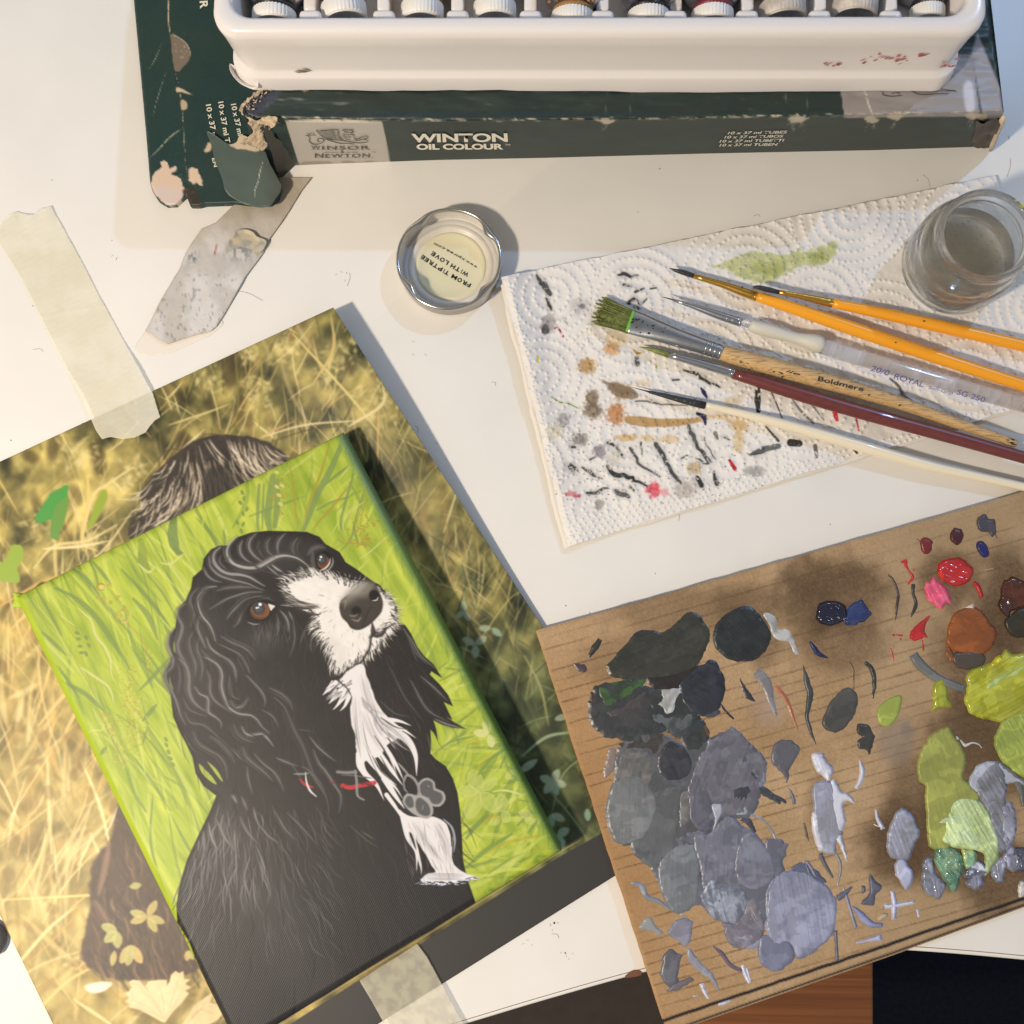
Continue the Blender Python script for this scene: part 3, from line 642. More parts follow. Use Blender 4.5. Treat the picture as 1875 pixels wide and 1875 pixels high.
m_capd = mat('stained_cap', (190, 182, 172), rough=.45, var=.25, vscale=250)
m_blk = mat('black_paint', (34, 32, 34), rough=.35); m_yel = mat('yellow_paint', (226, 172, 20), rough=.25, coat=.4, bump=.5, bscale=500); m_red = mat('crimson_paint', (120, 40, 52), rough=.4); m_whp = mat('tube_white_coat', (205, 202, 200), rough=.4); m_och = mat('ochre_paint', (150, 110, 60), rough=.5)
tubes = [ # cx, cap bottom py, cap half width mm, shoulder on?, collar mat, cap mat, tilt, label
    (502, 46, 7.6, 1, m_blk, m_capw, 0, 'aluminium paint tube with a black painted neck, leftmost in the tray'),
    (632, 40, 7.9, 0, m_capw, m_capw, 8, 'paint tube with a tilted white ribbed cap, second from the left'),
    (773, 41, 7.4, 0, m_yel, m_capw, 0, 'paint tube with thick yellow paint round its neck'),
    (906, 39, 7.4, 0, m_capw, m_capw, 1, 'clean white capped paint tube just right of the yellow one'),
    (1048, 50, 7.4, 1, m_och, m_capw, 0, 'aluminium paint tube with ochre traces at the neck, in the fifth slot'),
    (1187, 48, 7.2, 1, m_blk, m_capw, 0, 'paint tube with dried black paint smudged round its neck, in the sixth slot'),
    (1304, 46, 7.2, 1, m_red, m_capw, 0, 'aluminium paint tube with a crimson ring at its neck'),
    (1434, 38, 7.8, 0, m_whp, m_capd, 5, 'paint tube with a grubby stained cap, third from the right'),
    (1564, 34, 7.6, 0, m_whp, m_capd, -4, 'paint tube with a pale worn cap, second from the right'),
    (1697, 40, 5.8, 1, m_blk, m_capw, 0, 'wide aluminium paint tube in the last slot on the right')]
def ribcap(p0, p1, r, L, n=36):
    ax = (p1-p0).normalized(); s = ax.cross(Vector((0, 0, 1))).normalized(); w = s.cross(ax); co = []; fc_ = []
    prof = [(0, r*.86), (.25, r*.95), (.6, r), (L*.5, r), (L-.5, r), (L, r*.97)]; N = n*3
    for t, rr in prof:
        for k in range(N):
            a = 2*math.pi*k/N; q_ = rr+(.28 if k % 3 == 0 else -.12)*(0 if t < .3 else 1); co.append(p0+ax*t*MM+(s*math.cos(a)+w*math.sin(a))*q_*MM)
    for i in range(len(prof)-1):
        for k in range(N): fc_.append((i*N+k, i*N+(k+1) % N, (i+1)*N+(k+1) % N, (i+1)*N+k))
    me = bpy.data.meshes.new('m'); me.from_pydata([tuple(c) for c in co], [], fc_+[tuple(range(N)), tuple(range(len(prof)*N-1, (len(prof)-1)*N-1, -1))]); return me
for cx, cy, r, sh, mcol, mcap, tilt, lab in tubes:
    zc = 58 if r > 6 else 56
    p0 = P(cx, cy-2, zc); ax = (ey+ex*math.tan(math.radians(-tilt))).normalized()+Vector((0, 0, .10)); ax.normalize(); Lc = 4.4 if sh else 5.8
    t = empty('paint_tube', p0, lab, 'paint tube', 'paint tubes lying side by side in the white tray')
    link('cap', ribcap(p0, p0+ax, r, Lc), mcap, t)
    q0 = p0+ax*Lc*MM
    link('neck', lathe(q0, q0+ax, [(0, r*.93), (.6, r*1.0 if sh else r*.8), (1.6, r*.95 if sh else r*.72), (2.4, r*.8)], 32), mcol, t)
    q1 = q0+ax*2.0*MM; rb = 10.9
    if sh: pr = [(0, r*.85), (.8, r*1.05), (3.5, rb*.9), (6, rb), (12, rb), (60, rb, 9)]
    else: pr = [(0, r*.7), (2.0, r*.72), (3.2, r*.9), (7.5, rb*.9), (10, rb), (60, rb, 9)]
    link('tube_body', lathe(q1, q1+Vector((ax.x, ax.y, .02)), pr, 40), m_alu if sh else (m_whp if cx != 773 else m_alu), t)
    if cx == 773: link('paint_blob', lathe(q1-ax*.3*MM, q1+ax*4*MM, [(0, 4), (.8, 7.2), (2.4, 7.8), (3.6, 7), (4.5, 4)], 30), m_yel, t)
    if mcol in (m_blk, m_red, m_och):
        sm = []
        for k in range(16):
            a = rs.uniform(.4, 2.7); rr = r*rs.uniform(.9, 1.25); pp = q1+(ex*math.cos(a)*rr*-1+Vector((0, 0, 1))*math.sin(a)*rr)*MM+ax*rs.uniform(-1, 1.5)*MM
            sm.append(lathe(pp, pp+ax, [(0, .2), (.4, rs.uniform(.3, .9)), (rs.uniform(1, 1.8), .2)], 7))
        link('paint_blob', join(sm), mcol, t)
# ================================================================== PRINTED PHOTO
R = Ras(-350, 530, 1290, 2190, 0.75)
X, Y = R.X, R.Y
def G(c): return np.array(c, float)
n1 = fbm(X/95+1, Y/95, 21, 4); n2 = fbm(X/38, Y/38+3, 31, 4); n3 = fbm((X*.8+Y*.5)/14, (Y*.8-X*.5)/50, 41, 3)
base = G((120, 110, 58))+(n1[..., None]-.5)*G((210, 180, 100))+(n2[..., None]-.5)*G((230, 200, 120))+(n3[..., None]-.5)*G((50, 46, 28))
R.a[:] = base
# the picture is paler and more golden towards its lower left, deep green to the lower right
gl = ss(750, -50, X-(Y-1400)*.1)*ss(950, 1500, Y); R.mix(gl*.7, (194, 168, 92)); R.a += ((n2-.5)*70*gl)[..., None]
gr_ = ss(780, 960, X)*ss(1100, 1260, Y); R.mix(gr_*.72, (52, 66, 36)); R.a += ((n2-.5)*80*gr_)[..., None]
R.mix(ss(640, 700, X)*ss(1150, 850, Y)*.25, (90, 88, 52))
def grass(n, xr, yr, ar, Lr, wr, cols, al=(.3, .8), soft=2.0, curve=.25, cond=None):
    for k in range(n):
        x = rs.uniform(*xr); y = rs.uniform(*yr)
        if cond and not cond(x, y): continue
        a = math.radians(rs.uniform(*ar)); L = rs.uniform(*Lr); b = a+rs.uniform(-curve, curve)
        c = np.array(cols[rs.randint(len(cols))])+rs.uniform(-18, 18)
        R.stroke([(x, y), (x+math.cos(a)*L*.5, y+math.sin(a)*L*.5), (x+math.cos(a)*L*.5+math.cos(b)*L*.5, y+math.sin(a)*L*.5+math.sin(b)*L*.5)], rs.uniform(*wr), c, al=rs.uniform(*al), soft=soft, step=12)
OLD = [(176, 158, 90), (196, 176, 112), (150, 140, 70), (120, 116, 54), (208, 190, 134), (66, 62, 30), (84, 82, 40), (172, 130, 72)]
GOLD = [(218, 186, 108), (230, 204, 134), (200, 160, 80), (176, 140, 70), (236, 214, 154), (150, 122, 58)]
DGR = [(64, 78, 40), (96, 108, 62), (40, 50, 26), (120, 132, 86), (140, 152, 104), (28, 34, 18), (110, 110, 50)]
grass(420, (-10, 1000), (540, 1250), (-140, -40), (30, 130), (3, 9), OLD, al=(.2, .6), soft=4)
grass(300, (-10, 420), (1150, 1880), (-150, -20), (50, 180), (3, 12), GOLD, al=(.25, .65), soft=4)
grass(330, (760, 1280), (1050, 1620), (-160, -20), (30, 110), (2, 6), DGR, al=(.3, .7), soft=2.5)
grass(260, (-350, 10), (950, 2150), (-140, -30), (50, 180), (2, 8), GOLD, al=(.3, .7), soft=2); grass(120, (0, 420), (1880, 2150), (-140, -30), (50, 160), (2, 7), GOLD, al=(.3, .7), soft=2)
R.blur(1)
grass(240, (300, 960), (560, 1150), (-125, -50), (50, 170), (1.5, 4), OLD, al=(.4, .9), soft=1.0)
grass(160, (-10, 420), (850, 1880), (-130, -25), (60, 170), (1.5, 4), GOLD+[(150, 128, 64)], al=(.35, .8), soft=1.5)
grass(150, (800, 1120), (1000, 1560), (-170, -10), (25, 90), (1.2, 3), DGR+[(150, 168, 130)], al=(.4, .9), soft=1.0)
# dark pockets and pale seed heads
for k in range(70):
    x = rs.uniform(0, 800); y = rs.uniform(600, 1150); R.ell(x, y, rs.uniform(6, 20), rs.uniform(10, 40), (58, 46, 20), al=rs.uniform(.25, .75), soft=6, rot=rs.uniform(-.6, .6))
for k in range(60):
    x = rs.uniform(820, 1100); y = rs.uniform(1120, 1560); R.ell(x, y, rs.uniform(6, 24), rs.uniform(6, 26), (30, 36, 16), al=rs.uniform(.2, .6), soft=6, rot=rs.uniform(0, 3))
BR = [(222, 204, 140), (206, 190, 124), (232, 218, 166), (190, 170, 96), (206, 160, 96)]
grass(150, (120, 720), (600, 1000), (-150, -30), (30, 120), (1.5, 3.5), BR, al=(.5, .95), soft=.8)
grass(120, (640, 980), (800, 1300), (-160, -60), (40, 110), (1.2, 3), [(186, 172, 110), (160, 150, 96), (206, 190, 130)], al=(.4, .8), soft=.8)
grass(110, (0, 260), (1050, 1700), (-110, -30), (60, 200), (2, 7), [(246, 224, 166), (236, 206, 140), (226, 190, 116)], al=(.4, .85), soft=1.4)
for k in range(60): x = rs.uniform(-10, 330); y = rs.uniform(1100, 1850); R.ell(x, y, rs.uniform(4, 18), rs.uniform(4, 14), (128, 100, 46), al=rs.uniform(.2, .6), soft=3, rot=rs.uniform(0, 3))
for cx, cy, n, sp in [(470, 720, 60, 16), (520, 640, 40, 14), (455, 650, 35, 12), (385, 700, 30, 14), (150, 840, 60, 18), (230, 880, 40, 16), (250, 850, 30, 12), (170, 985, 40, 16), (60, 960, 30, 16), (600, 680, 40, 18), (690, 740, 50, 26), (640, 640, 30, 18)]:
    for k in range(n):
        R.ell(cx+rs.normal(0, sp), cy+rs.normal(0, sp), rs.uniform(2, 8), rs.uniform(1.5, 4), (224, 206, 142), al=rs.uniform(.15, .6), soft=2.6, rot=rs.uniform(0, 3))
for pts, w, c in [([(535, 610), (640, 725), (700, 800)], 5, (214, 196, 120)), ([(575, 700), (610, 640), (606, 575)], 6, (206, 176, 110)), ([(470, 600), (480, 700), (470, 820)], 4, (150, 142, 66)), ([(430, 640), (436, 740), (420, 830)], 4, (120, 112, 50)),
     ([(160, 870), (162, 920), (150, 990), (180, 1010)], 8, (224, 196, 112)), ([(245, 855), (200, 885), (170, 910), (150, 990)], 5, (230, 208, 140)), ([(62, 1040), (100, 1000), (160, 990), (215, 960)], 6, (228, 206, 140)), ([(0, 1110), (90, 1060), (140, 1060)], 6, (206, 166, 88)), ([(80, 1005), (150, 1000), (200, 990)], 6, (240, 220, 160)),
     ([(310, 778), (380, 755), (420, 740)], 4, (214, 196, 130)), ([(640, 780), (700, 740), (700, 700)], 6, (222, 204, 150)), ([(480, 800), (560, 778), (660, 770)], 4, (222, 204, 160)), ([(500, 808), (570, 786), (640, 780)], 1.5, (60, 50, 34)),
     ([(0, 1648), (150, 1640), (320, 1630)], 4, (236, 214, 130)), ([(140, 1775), (220, 1705), (290, 1650), (300, 1640)], 7, (210, 180, 104)), ([(20, 1780), (90, 1700), (140, 1660)], 6, (240, 214, 150)), ([(135, 1830), (180, 1860), (215, 1885)], 6, (238, 212, 150)), ([(60, 1860), (120, 1800), (180, 1765)], 6, (226, 196, 120)),
     ([(1050, 1340), (1000, 1350), (955, 1385)], 6, (150, 164, 130)), ([(1075, 1380), (1030, 1420), (1010, 1490)], 3, (140, 156, 110)), ([(1000, 1440), (1050, 1500), (1090, 1560)], 3, (130, 146, 100)), ([(1090, 1300), (1050, 1340)], 6, (150, 164, 130)), ([(960, 1200), (990, 1260), (1005, 1330)], 4, (160, 156, 100)), ([(880, 1170), (930, 1100), (960, 1080)], 3, (170, 164, 90))]:
    R.stroke(pts, w, c, al=.9, soft=1.2)
def leaf(cx, cy, L, w, ang, c, al=.9, soft=1.0, vein=None):
    a = math.radians(ang); dx, dy = math.cos(a), math.sin(a)
    R.poly([(cx, cy), (cx+dx*L*.35-dy*w*.5, cy+dy*L*.35+dx*w*.5), (cx+dx*L*.75-dy*w*.42, cy+dy*L*.75+dx*w*.42), (cx+dx*L, cy+dy*L), (cx+dx*L*.75+dy*w*.42, cy+dy*L*.75-dx*w*.42), (cx+dx*L*.35+dy*w*.5, cy+dy*L*.35-dx*w*.5)], c, al=al, soft=soft, seed=int(cx), var=.06)
    if vein: R.stroke([(cx, cy), (cx+dx*L*.9, cy+dy*L*.9)], 1.2, vein, al=.5)
for cx, cy, angs, L, w in [(1012, 1432, (200, 120, 20, 70, 300), 26, 15), (985, 1390, (150,), 44, 14), (1020, 1530, (180, 60, 330, 120), 26, 16), (965, 1450, (90, 200), 24, 14), (1010, 1490, (100, 20), 28, 14), (870, 1180, (200, 90, 330), 26, 14), (900, 1150, (180, 40), 24, 12), (1040, 1310, (170, 60), 26, 12), (930, 1440, (300, 120), 26, 14), (1075, 1480, (90,), 24, 12), (850, 1120, (150, 60, 270), 20, 10), (960, 1560, (20, 300), 26, 14)]:
    for a in angs: leaf(cx, cy, L, w, a+rs.uniform(-8, 8), (146+rs.randint(-14, 14), 164, 136), al=.85)
# dog seen in the print: crown of the head, back
hp = [(238, 985), (243, 950), (262, 930), (256, 905), (275, 880), (290, 860), (318, 835), (345, 812), (380, 798), (430, 797), (480, 806), (515, 825), (532, 850), (520, 900), (420, 960), (300, 1010)]
R.poly(hp, (52, 44, 36), soft=1.5, wob=3, var=.2)
R.poly([(375, 850), (420, 825), (450, 850), (440, 920), (380, 940)], (40, 34, 28), soft=8, al=.8); R.poly([(484, 840), (510, 835), (528, 855), (500, 868)], (30, 27, 24), soft=2); R.ell(497, 848, 4, 3, (214, 206, 196)); R.ell(505, 853, 8, 6, (26, 24, 22), al=.8, soft=2)
for k in range(700):
    x = rs.uniform(250, 530); y = rs.uniform(798, 970)
    if sdist(np.array([x]), np.array([y]), hp)[0] < 2: continue
    t = ss(300, 420, x); a0 = 128*(1-t)+58*t; a0 += 22*math.sin(x/23+y/31); L = rs.uniform(24, 72); bend = (1-t)*.5-.35*t
    a1 = math.radians(a0+rs.uniform(-7, 7)); a2 = a1+bend*1.3
    c = [(244, 230, 206), (226, 208, 180), (36, 28, 22), (236, 220, 192), (150, 130, 104)][rs.randint(5)]
    R.stroke([(x, y), (x+math.cos(a1)*L*.5, y+math.sin(a1)*L*.5), (x+math.cos(a1)*L*.5+math.cos(a2)*L*.5, y+math.sin(a1)*L*.5+math.sin(a2)*L*.5)], rs.uniform(1.2, 2.4), c, al=rs.uniform(.6, 1), soft=.55)
R.poly([(372, 872), (410, 850), (432, 880), (425, 925), (385, 935)], (34, 28, 22), soft=9, al=.75)
for p in [[(310, 850), (300, 830), (318, 822), (345, 830)], [(296, 880), (292, 840), (320, 818)], [(280, 900), (268, 930), (240, 970)], [(262, 930), (240, 950), (234, 985)], [(350, 812), (380, 795), (420, 800)]]: R.stroke(p, 1.6, (70, 58, 36), al=.9)
bp = [(214, 1470), (206, 1530), (175, 1570), (165, 1610), (166, 1660), (155, 1700), (152, 1760), (200, 1790), (260, 1795), (330, 1790), (372, 1770), (420, 1760), (330, 1600), (240, 1440)]
R.poly(bp, (74, 54, 38), soft=4, wob=4, var=.2)
for k in range(420):
    x = rs.uniform(150, 370); y = rs.uniform(1450, 1780)
    if sdist(np.array([x]), np.array([y]), bp)[0] < 6: continue
    R.stroke([(x, y), (x+rs.uniform(-6, 14), y+22), (x+rs.uniform(0, 30), y+46)], rs.uniform(2, 6), [(44, 34, 24), (120, 92, 66), (60, 46, 34), (156, 122, 92), (38, 30, 22)][rs.randint(5)], al=rs.uniform(.15, .55), soft=1.2)
R.stroke([(216, 1475), (205, 1505), (190, 1535)], 2, (240, 232, 224)); R.stroke([(200, 1545), (190, 1600), (180, 1640)], 12, (170, 134, 104), al=.6, soft=4); R.stroke([(175, 1650), (200, 1690)], 10, (160, 126, 96), al=.6, soft=4)
for cx, cy, angs, L, w in [(270, 1678, (195, 160, 60, 20, 300), 34, 15), (215, 1705, (200, 140, 90), 32, 18), (240, 1730, (60, 120, 100), 40, 18), (260, 1620, (170,), 24, 12), (345, 1740, (100, 60), 20, 12), (210, 1740, (100,), 30, 12)]:
    for a in angs: leaf(cx, cy, L, w, a, (196+rs.randint(-14, 14), 180, 108), al=.9, vein=(150, 130, 70))
def lobed(cx, cy, s, rot, c):
    pts = []
    for k in range(27):
        a = math.radians(-165+150*k/26+rot); r = s*(1.0+.13*math.cos(k*2*math.pi/2.0)*(1)+.30*math.cos(3*math.radians(-165+150*k/26+90)))*(1-.0*k); pts.append((cx+math.cos(a)*r, cy+math.sin(a)*r))
    R.poly([(cx, cy+6)]+pts, c, smooth=False, soft=1.0, var=.05, seed=9)
    for k in (3, 8, 13, 18, 23): R.stroke([(cx, cy), pts[k]], 1.4, (196, 178, 130), al=.6)
G7 = lambda p: Z(p, 0, 1560, 3.90625)
lf1 = [(1180, 1220), (1230, 1150), (1300, 1080), (1352, 1012), (1325, 992), (1368, 968), (1325, 945), (1362, 910), (1318, 908), (1312, 850), (1282, 866), (1256, 848), (1222, 880), (1215, 925), (1190, 960), (1195, 915), (1130, 915), (1060, 925), (1040, 960), (1070, 1005), (1030, 960), (1000, 920), (950, 912), (922, 930), (940, 972), (918, 1000), (888, 1012), (925, 1042), (893, 1070), (932, 1090), (920, 1110), (1000, 1130), (1080, 1172), (1150, 1212)]
lf2 = [(1290, 1260), (1340, 1180), (1372, 1120), (1400, 1090), (1440, 1060), (1480, 1030), (1530, 1008), (1500, 1078), (1552, 1088), (1590, 1160), (1560, 1200), (1500, 1235), (1450, 1270)]
R.poly([(x+10, y+14) for x, y in G7(lf1)], (110, 92, 50), smooth=False, soft=4, al=.5)
R.poly(G7(lf1), (226, 206, 158), smooth=False, soft=1.0, var=.06, seed=9); R.poly(G7(lf2), (220, 202, 152), smooth=False, soft=1.0, var=.06, seed=12)
for q in [(1330, 960), (1285, 870), (1130, 920), (960, 930), (910, 1040), (930, 1100), (1050, 1000)]: R.stroke(G7([(1178, 1200), ((1178+q[0])/2+10, (1200+q[1])/2-10), q]), 1.6, (190, 166, 116), al=.6)
for q in [(1520, 1020), (1550, 1100), (1560, 1180)]: R.stroke(G7([(1330, 1240), (1430, 1130), q]), 1.5, (186, 164, 112), al=.6)
R.poly([(155, 1806), (180, 1798), (205, 1800), (190, 1815), (165, 1818)], (238, 222, 200), soft=2)
# paint swatches tried on the print
R.poly([(64, 948), (92, 905), (120, 888), (126, 890), (122, 925), (95, 950), (72, 960)], (72, 150, 62), smooth=False, wob=2, soft=.8); R.poly([(93, 952), (103, 925), (124, 905), (127, 918), (115, 965), (104, 990), (92, 984)], (102, 146, 60), smooth=False, wob=1.5, soft=.8)
R.poly([(160, 966), (178, 912), (190, 896), (197, 905), (190, 930), (172, 960), (164, 968)], (146, 164, 50), soft=.8); R.poly([(5, 1030), (22, 1000), (40, 1000), (43, 1022), (32, 1040), (36, 1066), (14, 1066), (0, 1062), (-15, 1070), (-15, 1020)], (146, 170, 58), wob=1.5, soft=.8)
R.blur(1)
# black foot of the sheet
yb = np.interp(X, [-350, 430, 538, 658, 764, 1029, 1091, 1180, 1290], [2420, 1936, 1871, 1794, 1732, 1566, 1532, 1478, 1411])
R.mix(ss(-1.2, 1.2, Y-yb), (47, 45, 43)); R.mix(ss(3, 0, np.abs(Y-yb+9))*ss(1080, 1040, X)*.7, (190, 160, 90))
m_print = vmat('glossy_print', rough=.5, spec=.45, k=.95)
pq = quad((-330, 998), (610, 563), (1244, 1530), (236, 2160))
def pz_(u, v, px, py): return .9+7.5*np.exp(-((1-u)/.13)**2)*ss(.62, .0, v)*(1) + .5*np.sin(u*7+v*3)*.5+1.2*np.exp(-((1-u)/.2)**2)
def pxf(u, v):
    x, y = pq(u, v); return x, y
PRINT_Z = lambda px, py: .9
pr_o = link('photo_print', sheet(pxf, 640, 760, pz_, R, thick=.3), m_print)
tag(pr_o, 'golden grass photograph of the dog printed on paper, taped down under the canvas', 'photo print')
COV = lambda x, y: None

# ================================================================== CANVAS WITH PAINTED SPANIEL
R = Ras(-10, 760, 1070, 1960, 0.85); X, Y = R.X, R.Y
A = lambda p: Z(p, 200, 940, 2.6786); H = lambda p: Z(p, 300, 940, 6.25); E = lambda p: Z(p, 280, 1200, 5.2083); K = lambda p: Z(p, 20, 1000, 4.6875); FZ = lambda p: Z(p, 400, 930, 5.2083); TR_ = lambda p: Z(p, 440, 780, 5.2083); BR_ = lambda p: Z(p, 720, 1300, 4.935); CH = lambda p: Z(p, 540, 1080, 3.125)
R.a[:] = G((176, 198, 62))+(fbm((X*.88-Y*.47)/14, (X*.47+Y*.88)/80, 3, 4)[..., None]-.5)*G((110, 80, 60))+(fbm(X/70, Y/70, 6, 3)[..., None]-.5)*G((60, 50, 30))
def blades(n, xr, yr, ar, Lr, wr, cols, al=(.25, .75), cv=.5):
    for k in range(n):
        x = rs.uniform(*xr); y = rs.uniform(*yr); a = math.radians(rs.uniform(*ar)); L = rs.uniform(*Lr); b = a+rs.uniform(-cv, cv)
        R.stroke([(x, y), (x+math.cos(a)*L*.5, y+math.sin(a)*L*.5), (x+math.cos(a)*L*.5+math.cos(b)*L*.5, y+math.sin(a)*L*.5+math.sin(b)*L*.5)], rs.uniform(*wr), np.array(cols[rs.randint(len(cols))])+rs.uniform(-8, 8), al=rs.uniform(*al), soft=1.2, step=12)
LM = [(206, 222, 84), (216, 228, 104), (150, 176, 60), (124, 152, 66), (190, 208, 52), (168, 186, 56), (222, 228, 128), (106, 134, 74)]
blades(560, (20, 420), (960, 1700), (-135, -100), (60, 190), (2.5, 8), LM, cv=.35); blades(360, (380, 960), (800, 1500), (-120, -20), (40, 150), (2.5, 8), LM, cv=.6); blades(260, (780, 1040), (1180, 1640), (-75, 10), (50, 160), (3, 10), LM, cv=.4)
DKG = (104, 132, 74)
for pts, w in [([(520, 190), (640, 270), (760, 420)], 34), ([(700, 130), (800, 250), (860, 330)], 34), ([(380, 360), (560, 450), (740, 620), (860, 800), (960, 950), (1020, 1060)], 50), ([(950, 200), (1100, 360), (1240, 520), (1370, 700)], 34), ([(1170, 240), (1300, 400), (1420, 610)], 20), ([(1050, 450), (1180, 600), (1260, 800)], 50), ([(270, 740), (400, 860), (480, 940)], 36), ([(440, 1160), (640, 1270), (800, 1420)], 40), ([(1360, 960), (1200, 1140), (1100, 1240)], 34), ([(1250, 1360), (1130, 1500)], 40), ([(1100, 60), (1130, 130), (1190, 200)], 60), ([(760, 1800), (820, 1720)], 34), ([(1130, 1700), (1170, 1560)], 20), ([(1400, 0), (1430, 60), (1480, 60)], 40)]:
    R.stroke(K(pts), [w*.08, w/4.7, w/4.7, w*.06], DKG, al=.68, soft=1.5, dry=.12)
R.stroke([(318, 950), (316, 980), (322, 1005), (330, 1012)], [12, 18, 19, 6], (110, 138, 80), al=.85, soft=1); R.stroke([(258, 990), (262, 1020), (270, 1040)], [10, 16, 6], (140, 160, 64), al=.7)
for pts, w in [([(180, 560), (170, 700), (165, 900), (170, 990)], 30), ([(225, 560), (215, 800), (210, 980)], 20), ([(310, 480), (280, 700), (260, 880), (280, 990)], 70), ([(350, 520), (350, 750), (330, 960)], 60), ([(960, 190), (850, 440), (740, 640), (640, 900), (600, 990)], 60), ([(1080, 460), (1010, 700), (960, 900), (960, 980)], 26), ([(1180, 620), (1110, 850), (1060, 1060), (960, 1190)], 20), ([(1030, 680), (860, 730), (730, 800)], 22)]:
    R.stroke(TR_(pts), [w/7, w/5.2, w/5.2, w/8], (114, 142, 84), al=.75, soft=1.2, dry=.1)
OC = (172, 150, 52)
for pts, w in [([(470, 380), (500, 520), (520, 760), (560, 990)], 22), ([(850, 170), (760, 470), (670, 700), (590, 940)], 24), ([(1030, 580), (870, 780), (760, 900), (680, 1000)], 26), ([(1190, 600), (1140, 820), (1080, 1000)], 12), ([(1240, 660), (1170, 800), (1140, 1000)], 14)]:
    R.stroke(TR_(pts), w/5.2, OC, al=.8, soft=.9)
for cx, cy, n, sx, sy in [(375, 650, 26, 34, 150), (1200, 960, 30, 70, 90), (1150, 1110, 34, 90, 40)]:
    for k in range(n): q = TR_([(cx+rs.normal(0, sx), cy+rs.normal(0, sy*.6))])[0]; R.ell(q[0], q[1], rs.uniform(2, 4.5), rs.uniform(1.2, 2), OC, al=.85, rot=rs.uniform(-1, 1))
for x, y in [(345, 440), (350, 580), (370, 660), (385, 745), (400, 570)]: q = TR_([(x, y)])[0]; R.ell(q[0], q[1], 5, 3, (226, 222, 140), al=.9, rot=.6)
for cx, cy, n, sx, sy in [(770, 350, 2, 8, 8), (855, 340, 3, 14, 10), (785, 440, 5, 20, 14), (905, 440, 5, 16, 22), (845, 500, 5, 16, 20), (965, 520, 5, 12, 20), (920, 590, 10, 26, 26), (975, 660, 8, 16, 22), (1020, 580, 4, 16, 16), (1010, 1180, 60, 40, 100), (1040, 1380, 90, 50, 90), (1060, 1600, 90, 50, 120), (820, 1460, 40, 30, 50), (880, 1600, 60, 40, 90), (950, 1800, 60, 40, 60), (1180, 960, 30, 20, 80)]:
    for k in range(n): q = K([(cx+rs.normal(0, sx), cy+rs.normal(0, sy))])[0]; R.ell(q[0], q[1], rs.uniform(2, 4.2) if cy < 700 else rs.uniform(1, 2.6), rs.uniform(1.4, 3) if cy < 700 else rs.uniform(.8, 1.8), (182, 158, 60) if rs.rand() < .75 else (222, 206, 120), al=rs.uniform(.4, .85), rot=rs.uniform(-1, 1))
R.ell(*K([(770, 348)])[0], 8, 7, (176, 138, 40)); R.ell(*K([(778, 352)])[0], 6, 4.5, (222, 214, 120)); R.stroke(K([(960, 600), (1020, 680), (1120, 790), (1180, 940), (1180, 1080)]), 2.5, (190, 160, 60), al=.7)
CRM = (226, 226, 150)
for p, w in [([(575, 530), (640, 590), (690, 640), (730, 770), (800, 860), (850, 960), (860, 1080), (880, 1160)], 4.5), ([(600, 1040), (720, 1120), (830, 1200), (870, 1280), (880, 1340)], 4.5), ([(1090, 150), (1180, 225), (1240, 170)], 4), ([(1280, 140), (1360, 155), (1430, 110), (1490, 60)], 4), ([(420, 590), (500, 650), (560, 690)], 2), ([(640, 1620), (700, 1580), (780, 1580), (800, 1530), (770, 1530)], 2.6)]: R.stroke(K(p), w, CRM, al=.85, dry=.1)
for pts, w in [([(370, 925), (395, 915), (405, 903)], 4)]: pass
R.stroke([(220, 1588), (250, 1560), (268, 1530)], 5, (214, 224, 130), al=.7)
for p in [[(1140, 1270), (1260, 1180), (1370, 1080), (1460, 1020)], [(1180, 720), (1040, 830), (980, 940), (1010, 1040)], [(1050, 370), (980, 460), (930, 520)]]: R.stroke(TR_(p), 3, (214, 218, 140), al=.8, dry=.15)
def leafp(cx, cy, L, w, ang, c, al=.75, out=None):
    a = math.radians(ang); dx, dy = math.cos(a), math.sin(a)
    pts = [(cx, cy), (cx+dx*L*.35-dy*w*.5, cy+dy*L*.35+dx*w*.5), (cx+dx*L*.75-dy*w*.42, cy+dy*L*.75+dx*w*.42), (cx+dx*L, cy+dy*L), (cx+dx*L*.75+dy*w*.42, cy+dy*L*.75-dx*w*.42), (cx+dx*L*.35+dy*w*.5, cy+dy*L*.35-dx*w*.5)]
    R.poly(pts, c, al=al, soft=.8, seed=int(cx), var=.05)
    if out: R.stroke(pts+[pts[0]], 1.4, out, al=.6, taper=False); R.stroke([(cx, cy), (cx+dx*L*.8, cy+dy*L*.8)], 1.0, out, al=.5)
for cx, cy, L, w, a in [(895, 1343, 24, 13, 250), (893, 1345, 26, 13, 190), (897, 1345, 24, 14, 80)]: leafp(cx, cy, L, w, a, (226, 230, 150), .95, (240, 240, 180))
for cx, cy, L, w, a in [(878, 1450, 44, 26, 250), (878, 1450, 54, 28, 115), (880, 1450, 48, 26, 50), (876, 1450, 38, 18, 185), (918, 1453, 34, 22, 90), (882, 1448, 36, 16, 320), (926, 1484, 22, 16, 90), (950, 1486, 26, 14, 20), (915, 1496, 22, 14, 140), (960, 1500, 22, 10, 20), (925, 1425, 26, 14, 330)]: leafp(cx, cy, L, w, a, (206, 216, 118), .6, (224, 228, 152))
R.stroke(BR_([(900, 740), (980, 725), (1080, 740), (1180, 775)]), 4, (222, 228, 150)); R.stroke(BR_([(345, 405), (500, 300), (700, 210)]), 3, (200, 212, 120), al=.7)
